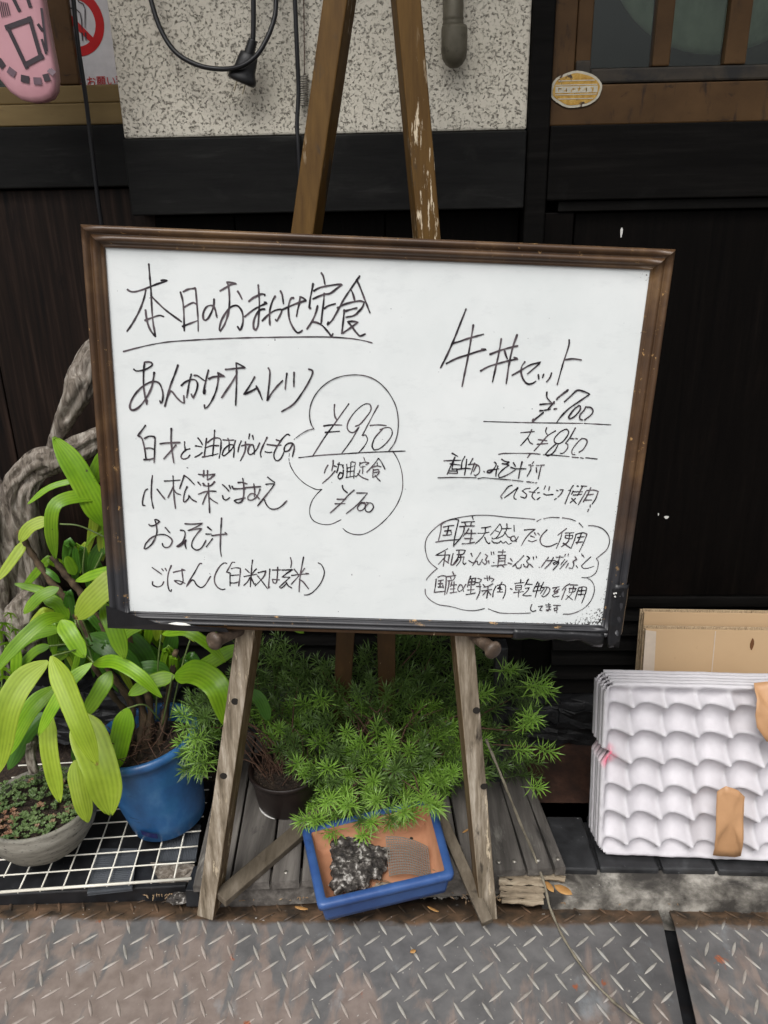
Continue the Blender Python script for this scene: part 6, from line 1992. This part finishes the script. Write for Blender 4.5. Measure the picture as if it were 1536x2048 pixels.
# ------------------------------------------------------------------ palm in the blue pot
palm = empty('palm_plant', (BPC.x, BPC.y, BPT - .03), 'broad-leaved green palm growing in the blue pot', 'palm')
def yat(px, py): return 1.05
def palm_leaf(pts, wpx, m='leafg', blunt=.25, folds=5, root=palm, roll=0.0, wear=0.0, prof=None, name='leaf'):
    """pts: (u, v, depth) along the midrib from base to tip; wpx: greatest width in picture measures"""
    P = cr([V(u, v, y) for u, v, y in pts], 7)
    # even spacing
    L_ = [0]
    for i in range(1, len(P)): L_.append(L_[-1] + (P[i] - P[i - 1]).length)
    NL = 24
    Q = []
    for k in range(NL + 1):
        s = L_[-1] * k / NL
        i = max(1, next((j for j in range(1, len(P)) if L_[j] >= s - 1e-12), len(P) - 1))
        f = (s - L_[i - 1]) / max(1e-9, L_[i] - L_[i - 1])
        Q.append(P[i - 1].lerp(P[i], f))
    g = MB()
    nc = folds * 2
    up = Vector((0, -.35, 1)).normalized()
    vs = []; wear_ = []; rib_ = []
    vcurve = random.Random(int(wpx * 7 + pts[0][0])).choice((-.10, -.18, .16, .25, .10))
    ymid = sum(p.y for p in Q) / len(Q)
    for k, p in enumerate(Q):
        t = k / NL
        tg = (Q[min(k + 1, NL)] - Q[max(k - 1, 0)]).normalized()
        vd = (Vector(CAM) - p).normalized()
        nrm = (vd * .75 + up * .6)
        nrm = (nrm - tg * nrm.dot(tg)).normalized()
        s = tg.cross(nrm).normalized()
        depth = (p - Vector(CAM)).dot(Vector(R.T @ np.array([0, 0, 1])) if False else Vector(wray(768, 1024)))
        w_ = wpx / F * depth * .5
        # width along the leaf
        a = .10 + .90 * math.sin(min(1, t / .27) * math.pi / 2) ** .8
        b = 1 - .18 * t if t < .66 else (.88) * max(0.0, 1 - ((t - .66) / .34) ** 1.9 * .95) ** .85
        w = w_ * a * b * (1 + .03 * mnoise.noise(Vector((k * .5, wpx, 1))))
        for i in range(nc + 1):
            q = -1 + 2 * i / nc
            fold = (.5 if i % 2 else -.5) * (2 * w / nc) * .50 * min(1, (1 - t) * 6 + .3)
            arch = vcurve * w * (abs(q) - .5)
            off = p + s * (q * w * math.cos(roll)) + nrm * (fold + arch + q * w * math.sin(roll))
            # ragged end
            if k == NL: off = off - tg * (.003 * ((i * 7) % 3)) 
            vs.append(off); wear_.append(min(1.0, max(0, (t - .86) / .14) * wear + (.0))); rib_.append(1.0 if i % 2 == 0 else 0.0)
    fs = [(k * (nc + 1) + i, k * (nc + 1) + i + 1, (k + 1) * (nc + 1) + i + 1, (k + 1) * (nc + 1) + i) for k in range(NL) for i in range(nc)]
    g.add(vs, fs)
    o = g.build(name, K[m], root, True)
    at = o.data.attributes.new('tipwear', 'FLOAT', 'POINT'); at.data.foreach_set('value', wear_)
    at = o.data.attributes.new('rib', 'FLOAT', 'POINT'); at.data.foreach_set('value', rib_)
    return o
def petiole(pts, r_=.0013, m='stemg', root=palm, name='leaf_stalk'):
    g = MB(); g.tube(cr([V(u, v, y) for u, v, y in pts], 6), r_, 6)
    return g.build(name, K[m], root, True)
LV = [  # midrib, width, material, wear
 ([(210, 1052, 1.09), (190, 1010, 1.085), (150, 935, 1.09), (106, 872, 1.10)], 62, 'leafg', 0),
 ([(160, 958, 1.13), (100, 974, 1.12), (54, 1009, 1.11)], 15, 'leafg', 0),
 ([(209, 997, 1.10), (162, 992, 1.08), (120, 1002, 1.06), (104, 1025, 1.05), (103, 1070, 1.05), (111, 1119, 1.06)], 32, 'leafg', .6),
 ([(183, 968, 1.12), (196, 935, 1.12), (212, 900, 1.12)], 38, 'leafg', 0),
 ([(205, 1055, 1.10), (203, 1035, 1.10), (205, 1005, 1.10)], 20, 'leafg', 0),
 ([(98, 1038, 1.12), (60, 1054, 1.11), (38, 1085, 1.10)], 30, 'leafy', 0),
 ([(52, 1080, 1.12), (30, 1112, 1.10), (-6, 1162, 1.08)], 24, 'leafy', 0),
 ([(205, 1063, 1.12), (185, 1072, 1.12), (170, 1095, 1.12)], 10, 'leafg', 0),
 ([(225, 1080, 1.13), (195, 1105, 1.13), (178, 1145, 1.13)], 32, 'leafd', 0),
 ([(248, 1138, 1.05), (200, 1145, 1.05), (150, 1162, 1.06)], 26, 'leafg', .8),
 ([(250, 1140, 1.02), (215, 1170, 1.0), (178, 1205, .99), (150, 1238, .99)], 66, 'leafy', 1.0),
 ([(122, 1212, 1.11), (85, 1182, 1.12), (28, 1167, 1.12)], 20, 'leafg', 0),
 ([(118, 1176, 1.08), (80, 1192, 1.07), (46, 1228, 1.06)], 28, 'leafg', 0),
 ([(86, 1198, 1.09), (115, 1208, 1.09), (137, 1240, 1.09)], 30, 'leafg', 0),
 ([(132, 1232, 1.06), (90, 1240, 1.03), (40, 1282, 1.0), (-10, 1340, .98)], 32, 'leafg', 0),
 ([(128, 1258, 1.07), (70, 1268, 1.05), (20, 1305, 1.02), (-20, 1355, 1.0)], 28, 'leafg', 0),
 ([(122, 1240, 1.03), (142, 1272, 1.01), (170, 1316, 1.0)], 40, 'leafg', .5),
 ([(205, 1205, 1.02), (226, 1250, 1.0), (250, 1318, .99)], 40, 'leafg', 0),
 ([(178, 1268, 1.08), (225, 1298, 1.06), (285, 1352, 1.05)], 56, 'leafd', 0),
 ([(250, 1265, 1.10), (285, 1300, 1.10), (310, 1345, 1.10)], 44, 'leafd', 0),
 ([(186, 1326, 1.03), (230, 1324, 1.00), (280, 1352, .98), (324, 1396, .98)], 32, 'leafg', .5),
 ([(350, 1352, 1.04), (305, 1362, 1.03), (256, 1390, 1.02)], 36, 'leafg', 0),
 ([(340, 1345, 1.07), (300, 1335, 1.06), (250, 1345, 1.06)], 34, 'leafd', 0),
 ([(184, 1326, 1.0), (140, 1362, .98), (105, 1415, .96), (76, 1472, .95)], 30, 'leafg', .4),
 ([(100, 1292, 1.08), (70, 1302, 1.08), (36, 1338, 1.07)], 22, 'leafg', 0),
 ([(96, 1322, 1.0), (45, 1362, .97), (12, 1430, .94), (-6, 1550, .92)], 66, 'leafy', .5),
 ([(102, 1312, .96), (128, 1370, .93), (160, 1450, .90), (195, 1532, .89)], 54, 'leafy', 1.0),
 ([(158, 1425, .98), (180, 1480, .95), (205, 1550, .92), (222, 1632, .91)], 88, 'leafy', .4),
 ([(150, 1520, .97), (160, 1580, .95), (176, 1646, .94)], 48, 'leafy', .2),
 ([(256, 1416, 1.0), (244, 1460, .99), (226, 1545, .98)], 54, 'leafg', 0),
 ([(222, 1342, 1.02), (200, 1380, 1.0), (166, 1434, .99)], 42, 'leafg', 0),
 ([(112, 1372, 1.03), (60, 1420, 1.0), (5, 1520, .98)], 46, 'leafg', 0),
 ([(96, 1420, .99), (98, 1500, .96), (120, 1606, .94)], 38, 'leafy', .8),
 ([(90, 1425, 1.04), (50, 1470, 1.02), (16, 1540, 1.0)], 44, 'leafd', 0),
 ([(350, 1348, .99), (395, 1345, .95), (438, 1380, .92), (458, 1460, .92)], 66, 'leafg', 0),
 ([(324, 1268, 1.02), (370, 1262, 1.0), (415, 1288, .99), (452, 1325, .99)], 24, 'leafg', 0),
 ([(385, 1345, 1.03), (430, 1318, 1.02), (482, 1290, 1.02)], 36, 'leafg', 0),
 ([(360, 1252, 1.05), (410, 1250, 1.05), (475, 1262, 1.05)], 26, 'leafg', 0),
 ([(240, 1275, 1.08), (262, 1258, 1.08), (295, 1246, 1.08)], 30, 'leafg', 0),
 ([(500, 1380, 1.04), (522, 1402, 1.04), (538, 1442, 1.04)], 28, 'leafd', 0),
 ([(158, 1145, 1.12), (152, 1115, 1.12), (150, 1092, 1.12)], 16, 'leafd', 1.0),
 ([(150, 1150, 1.10), (142, 1132, 1.10), (132, 1112, 1.10)], 24, 'leafg', 0),
 ([(120, 1165, 1.11), (100, 1145, 1.11), (70, 1130, 1.12)], 14, 'leafd', 0),
 ([(300, 1290, 1.12), (312, 1330, 1.12), (308, 1400, 1.12)], 30, 'leafd', 0),
 ([(190, 1440, 1.06), (170, 1470, 1.05), (150, 1530, 1.04)], 40, 'leafd', 0),
 ([(110, 1360, 1.09), (140, 1390, 1.08), (150, 1430, 1.08)], 34, 'leafd', 0),
 ([(35, 1290, 1.07), (32, 1340, 1.06), (36, 1400, 1.05)], 24, 'leafg', 0),
 ([(560, 1240, 1.10), (585, 1252, 1.10), (608, 1266, 1.10)], 18, 'leafg', 0),
 ([(350, 1262, 1.13), (340, 1300, 1.13), (350, 1350, 1.13)], 34, 'leafd', 0),
 ([(200, 1300, 1.11), (230, 1290, 1.11), (262, 1300, 1.11)], 34, 'leafd', 0),
]
for pts, w_, m_, wr in LV:
    palm_leaf(pts, w_ * (.86 if w_ > 40 else .95), m_, .25, 7 if w_ > 45 else 5 if w_ > 26 else 3, wear=wr)
rr9 = random.Random(77)
crowns = [(206, 1055, 1.12), (186, 1326, 1.08), (122, 1238, 1.10), (348, 1350, 1.09), (100, 1300, 1.09), (150, 1140, 1.13), (252, 1262, 1.12), (320, 1270, 1.12)]
for k in range(64):
    cu, cv, cy = crowns[k % len(crowns)]
    a = math.radians(rr9.uniform(-200, 20)) if k % 3 else math.radians(rr9.uniform(60, 120))
    L_ = rr9.uniform(70, 150)
    du, dv = math.cos(a) * L_, -abs(math.sin(a)) * L_ * .35
    y0 = cy + rr9.uniform(.0, .05)
    eu, ev = cu + du, cv + dv + rr9.uniform(30, 95)
    if eu > 470 or (eu > 260 and ev < 1250): continue
    palm_leaf([(cu, cv, y0), (cu + du * .5, cv + dv - 6, y0 - .02), (eu, ev, y0 - rr9.uniform(.0, .03))], rr9.uniform(13, 26), rr9.choice(('leafd', 'leafg', 'leafd', 'leafg', 'leafy')), .1, 3, wear=rr9.choice((0, 0, .9)))
for pts in ([(212, 1075, 1.10), (160, 1052, 1.10), (120, 1048, 1.10)], [(186, 965, 1.12), (196, 1010, 1.11), (205, 1050, 1.10)],
            [(98, 1292, 1.05), (140, 1288, 1.06), (172, 1290, 1.08)], [(105, 1312, .97), (150, 1300, 1.0), (185, 1290, 1.05)],
            [(187, 1325, 1.0), (160, 1290, 1.03), (150, 1240, 1.06)], [(155, 1240, 1.03), (175, 1290, 1.04), (186, 1325, 1.02)],
            [(345, 1350, 1.03), (335, 1400, 1.04), (325, 1450, 1.06)], [(322, 1270, 1.04), (316, 1330, 1.05), (312, 1440, 1.07)],
            [(380, 1280, 1.05), (362, 1340, 1.05), (340, 1440, 1.06)], [(255, 1416, 1.0), (290, 1410, 1.02), (320, 1440, 1.05)],
            [(170, 1095, 1.12), (166, 1130, 1.12), (168, 1160, 1.12)], [(150, 1212, 1.04), (170, 1250, 1.05), (190, 1300, 1.08)],
            [(205, 1105, 1.10), (196, 1125, 1.10), (188, 1140, 1.10)]):
    petiole(pts)
bb = (BPC.x, BPC.y)
def pot_px(x, y, z):
    p = (R.T @ (np.array([x, y, z]) - CAM)); return (CX + F * p[0] / p[2], CY + F * p[1] / p[2])
def cane(px, base, rad, nm='cane'):
    P = [V(u, v, y) for u, v, y in px] + [Vector(base)]
    P = cr(P, 8); n = len(P)
    R_ = [rad * (.92 + .12 * math.sin(i * 1.7)) * (1 + .35 * i / n) for i in range(n)]
    g = MB(); g.tube(P, R_, 10); jitter(g, .0016, 90)
    return g.build(nm, K['cane'], palm, True)
zs = BPT - .035
cane([(38, 1060, 1.12), (62, 1105, 1.115), (100, 1160, 1.11), (135, 1205, 1.10), (170, 1262, 1.09), (215, 1340, 1.085), (262, 1410, 1.08)], (BPC.x - .035, BPC.y, zs), .0052)
cane([(104, 1112, 1.13), (130, 1148, 1.125), (165, 1190, 1.12), (205, 1255, 1.11), (245, 1340, 1.10), (285, 1420, 1.09)], (BPC.x - .015, BPC.y + .01, zs), .0056)
cane([(215, 1070, 1.11), (232, 1180, 1.11), (262, 1290, 1.10), (300, 1410, 1.09)], (BPC.x, BPC.y - .005, zs), .0050)
cane([(352, 1300, 1.09), (340, 1370, 1.085), (330, 1430, 1.08)], (BPC.x + .02, BPC.y + .0, zs), .0050)
cane([(186, 1330, 1.04), (225, 1390, 1.06), (265, 1450, 1.07)], (BPC.x - .03, BPC.y - .02, zs), .0045)
rr4 = random.Random(2)
g = MB()
for _ in range(120):
    a = rr4.uniform(0, 6.28); q = rr4.uniform(.01, .07); z = zs + rr4.uniform(-.01, .05)
    p = Vector((BPC.x + q * math.cos(a), BPC.y + q * math.sin(a), z))
    d = Vector((rr4.uniform(-1, 1), rr4.uniform(-1, 1), rr4.uniform(-.5, 1))).normalized() * rr4.uniform(.015, .05)
    s = Vector((rr4.uniform(-1, 1), rr4.uniform(-1, 1), 0)) * .008
    g.tube(cr([p, p + d * .5 + s, p + d], 3), .0007, 4, False)
o = g.build('fibre', K['redtwig'], palm, True, kind='stuff')

# young maple at the left edge
mp = empty('maple_seedling', V(10, 1400, 1.06), 'small feathery green maple seedling at the left edge', 'seedling')
def maple_leaf(u, v, y, s, rot, m='leafg'):
    c_ = V(u, v, y)
    ux, uz = Vector((1, 0, 0)), Vector((0, -.5, .87))
    g = MB(); pts = []
    lob = [(-150, .55), (-100, .8), (-52, .95), (0, 1.15), (52, .95), (100, .8), (150, .55)]
    for k, (a, l_) in enumerate(lob):
        for da, ll in ((-16, .30), (-9, .62), (0, 1.0), (9, .62), (16, .30)):
            t = math.radians(a + da + rot)
            pts.append(c_ + (ux * math.sin(t) - uz * math.cos(t)) * (s * l_ * ll) + Vector((0, -.003 * ll, -.008 * s / .03 * ll * ll)))
    g.add([c_] + pts, [(0, 1 + k, 2 + k) for k in range(len(pts) - 1)])
    g.build('leaf', K[m], mp)
for (u, v, y, s, r_) in ((8, 1245, 1.10, .022, 10), (18, 1285, 1.07, .030, 12), (2, 1262, 1.09, .024, -20), (4, 1335, 1.05, .026, 30), (12, 1352, 1.05, .030, -8), (-4, 1375, 1.05, .030, 20), (30, 1258, 1.11, .018, 40), (10, 1402, 1.06, .022, 0), (20, 1225, 1.12, .016, -10)):
    maple_leaf(u, v, y, s, r_)
petiole([(24, 1232, 1.10), (22, 1260, 1.08), (18, 1285, 1.07)], .0006, 'stemg', mp, 'stem')
petiole([(10, 1290, 1.08), (6, 1330, 1.07), (2, 1420, 1.06), (6, 1500, 1.04)], .0012, 'stemg', mp, 'stem')

# succulents over the grey bowl
sc = MB(); sc2 = MB(); rr5 = random.Random(12)
def rosette(g, p, s, n=7):
    a0 = rr5.uniform(0, 6.28)
    for k in range(n):
        a = a0 + k * 2.4
        el = .3 + .5 * (k / n)
        d = Vector((math.cos(a) * math.cos(el), math.sin(a) * math.cos(el), math.sin(el)))
        sd_ = Vector((-math.sin(a), math.cos(a), 0))
        L_ = s * (1 - .4 * k / n)
        b0 = p; b1 = p + d * L_ * .62; b2 = p + d * L_
        w_ = L_ * .36
        up_ = d.cross(sd_).normalized()
        if up_.z < 0: up_ = -up_
        g.add([b0, b1 - sd_ * w_, b2, b1 + sd_ * w_, b1 + up_ * w_ * .45], [(0, 1, 4), (1, 2, 4), (2, 3, 4), (3, 0, 4)])
for k in range(330):
    a = rr5.uniform(0, 6.28); q = .078 * math.sqrt(rr5.random())
    x, y = GPC.x + q * math.cos(a), GPC.y + q * math.sin(a)
    red = (x < GPC.x - .02 and y < GPC.y - .015) or rr5.random() < .1
    z = GPC.z - .002 + rr5.uniform(0, .014) + (.014 if y > GPC.y else 0) * rr5.random()
    rosette(sc2 if red and rr5.random() < .75 else sc, Vector((x, y, z)), rr5.uniform(.0045, .0095))
su = empty('succulent_plant', GPC, 'low green and reddish stonecrop filling the grey bowl', 'succulent')
sc.build('green_rosettes', K['succ'], su, False, kind='stuff')
sc2.build('reddish_rosettes', K['succr'], su, False, kind='stuff')

# ------------------------------------------------------------------ needle-leaved shrubs
def sprig_mesh(seed, young):
    r6 = random.Random(seed)
    g = MB()
    H_ = r6.uniform(.036, .052)
    n = r6.randint(30, 38)
    g.tube([(0, 0, -H_ * .9), (.0015, 0, -H_ * .3), (0, .001, H_ * .55)], [.0009, .0008, .0005], 4, False)
    for k in range(n):
        t = k / n
        z = -H_ * .30 + H_ * .8 * t
        a = k * 2.399 + r6.uniform(-.2, .2)
        el = .15 + 1.0 * t ** 1.5 + r6.uniform(-.2, .2)
        L_ = (.0250 - .007 * max(0, t - .7) / .3) * r6.uniform(.8, 1.12)
        d = Vector((math.cos(a) * math.cos(el), math.sin(a) * math.cos(el), math.sin(el)))
        s = Vector((-math.sin(a), math.cos(a), 0))
        dr = Vector((0, 0, -.0018))
        w_ = .00092
        p = Vector((0, 0, z))
        u_ = d.cross(s) * .0004
        g.add([p - s * w_ * .5, p + s * w_ * .5, p + d * L_ * .5 + s * w_ + u_, p + d * L_ * .5 - s * w_ + u_, p + d * L_ + dr], [(0, 1, 2, 3), (3, 2, 4)])
    me = bpy.data.meshes.new('sprig')
    me.from_pydata([tuple(v) for v in g.v], [], g.f)
    me.materials.append(K['needlel'] if young else K['needle'])
    return me
SM = [sprig_mesh(s, False) for s in range(6)]
SY = [sprig_mesh(s + 20, True) for s in range(5)]
sh1 = empty('needle_shrub', (KPC.x, KPC.y, KPC.z + .06), 'left needle-leaved shrub growing in the dark plastic pot', 'shrub', 'needle-leaved shrubs under the board')
sh2 = empty('needle_shrub', ((c0_.x + c1_.x) / 2, c0_.y + .06, .10), 'larger needle-leaved shrub behind the blue tray, right of the first', 'shrub', 'needle-leaved shrubs under the board')
poly = [(480, 1292), (560, 1275), (600, 1330), (680, 1320), (740, 1300), (800, 1270), (860, 1268), (960, 1300), (1010, 1330), (1085, 1360), (1060, 1400), (1085, 1500), (1072, 1590), (1000, 1545), (960, 1560), (900, 1560), (868, 1612), (800, 1640), (740, 1700), (700, 1660), (620, 1650), (610, 1560), (560, 1520), (520, 1440), (470, 1440), (440, 1500), (400, 1560), (372, 1520), (365, 1420), (420, 1380), (470, 1380)]
def inpoly(x, y):
    c_ = False; j = len(poly) - 1
    for i in range(len(poly)):
        xi, yi = poly[i]; xj, yj = poly[j]
        if (yi > y) != (yj > y) and x < (xj - xi) * (y - yi) / (yj - yi) + xi: c_ = not c_
        j = i
    return c_
r7 = random.Random(31)
pts_ = []
tries = 0
while len(pts_) < 400 and tries < 60000:
    tries += 1
    u, v = r7.uniform(360, 1095), r7.uniform(1268, 1705)
    if not inpoly(u, v): continue
    if any(math.hypot(u - a, v - b) < 14 for a, b in pts_): continue
    if u > 985 and r7.random() < .82: continue
    pts_.append((u, v))
special = [(405, 1525), (398, 1500), (400, 1478), (1068, 1372), (1082, 1385), (1070, 1575), (1060, 1435), (1050, 1450), (1090, 1500), (1040, 1500), (672, 1660), (640, 1640), (730, 1670), (810, 1620), (870, 1610), (850, 1600), (755, 1600), (700, 1610), (660, 1600), (615, 1640), (960, 1390), (1010, 1340)]
stems = MB(); stems2 = MB()
def sprig(u, v, y, young, parent, sc_, tip):
    me = r7.choice(SY if young else SM)
    o = bpy.data.objects.new('sprig', me)
    COL.objects.link(o)
    o.parent = parent
    p = V(u, v, y)
    o.location = p - root_loc(parent)
    # lean outwards and towards the light
    base = Vector(((sh1.location.x if parent == sh1 else sh2.location.x), 1.10, .06))
    d = (p - base); d.z = abs(d.z) * .4 + .06
    d = d.normalized() + Vector((r7.uniform(-.5, .5), r7.uniform(-1.3, -.35), r7.uniform(.2, .95)))
    q = d.to_track_quat('Z', 'Y')
    o.rotation_mode = 'QUATERNION'
    from mathutils import Quaternion
    o.rotation_quaternion = q @ Quaternion((0, 0, 1), r7.uniform(0, 6.28))
    o.scale = (sc_,) * 3
    # a twig from the heart of the shrub to the sprig
    if r7.random() < .30:
        sgm = stems if parent == sh1 else stems2
        bs = Vector((parent.location.x + r7.uniform(-.07, .07) * (1 if parent == sh2 else .5), 1.10 + r7.uniform(-.04, .04) if parent == sh2 else KPC.y + r7.uniform(-.02, .02), .10))
        ee = p - d.normalized() * .03
        mid = bs.lerp(ee, .5) + Vector((r7.uniform(-.02, .02), r7.uniform(-.01, .02), .02))
        sgm.tube(cr([bs, mid, ee, p - d.normalized() * .01], 3), [.0016] * 3 + [.0013] * 3 + [.0009] * 4, 4, False)
for (u, v) in pts_:
    t = (v - 1270) / 430
    y = 1.21 - .235 * t + r7.uniform(-.035, .035)
    if u > 1000: y = 1.10 + r7.uniform(-.04, .04)
    if 420 < u < 500 : y = max(y, 1.02)
    if u < 420: y = r7.uniform(.98, 1.06)
    if 900 < u < 1000: y = max(y, 1.0)
    par = sh1 if (u < 600 + r7.uniform(-20, 20)) else sh2
    young = (v > 1400 and r7.random() < .42 + .4 * (v - 1400) / 300) and u < 960
    sprig(u, v, y, young, par, r7.uniform(.82, 1.15), 0)
for (u, v) in special:
    y = .965 if v > 1590 and u < 900 else (.98 if u < 420 else 1.03)
    sprig(u, v, y, True, sh1 if u < 600 else sh2, r7.uniform(.95, 1.15), 1)
stems.build('twigs', K['redtwig'], sh1, True, kind='stuff')
stems2.build('twigs', K['redtwig'], sh2, True, kind='stuff')
g = MB()
for _ in range(60):
    a = r7.uniform(0, 6.28); q = r7.uniform(0, .045)
    p = Vector((KPC.x + q * math.cos(a), KPC.y + q * math.sin(a), KPC.z + .062))
    d = Vector((r7.uniform(-1, 1) * .5, r7.uniform(-1, .4) * .4, 1)).normalized() * r7.uniform(.02, .055)
    g.tube(cr([p, p + d * .5 + Vector((r7.uniform(-.01, .01), 0, 0)), p + d], 3), .0006, 4, False)
g.build('dead_roots', K['redtwig'], sh1, True, kind='stuff')
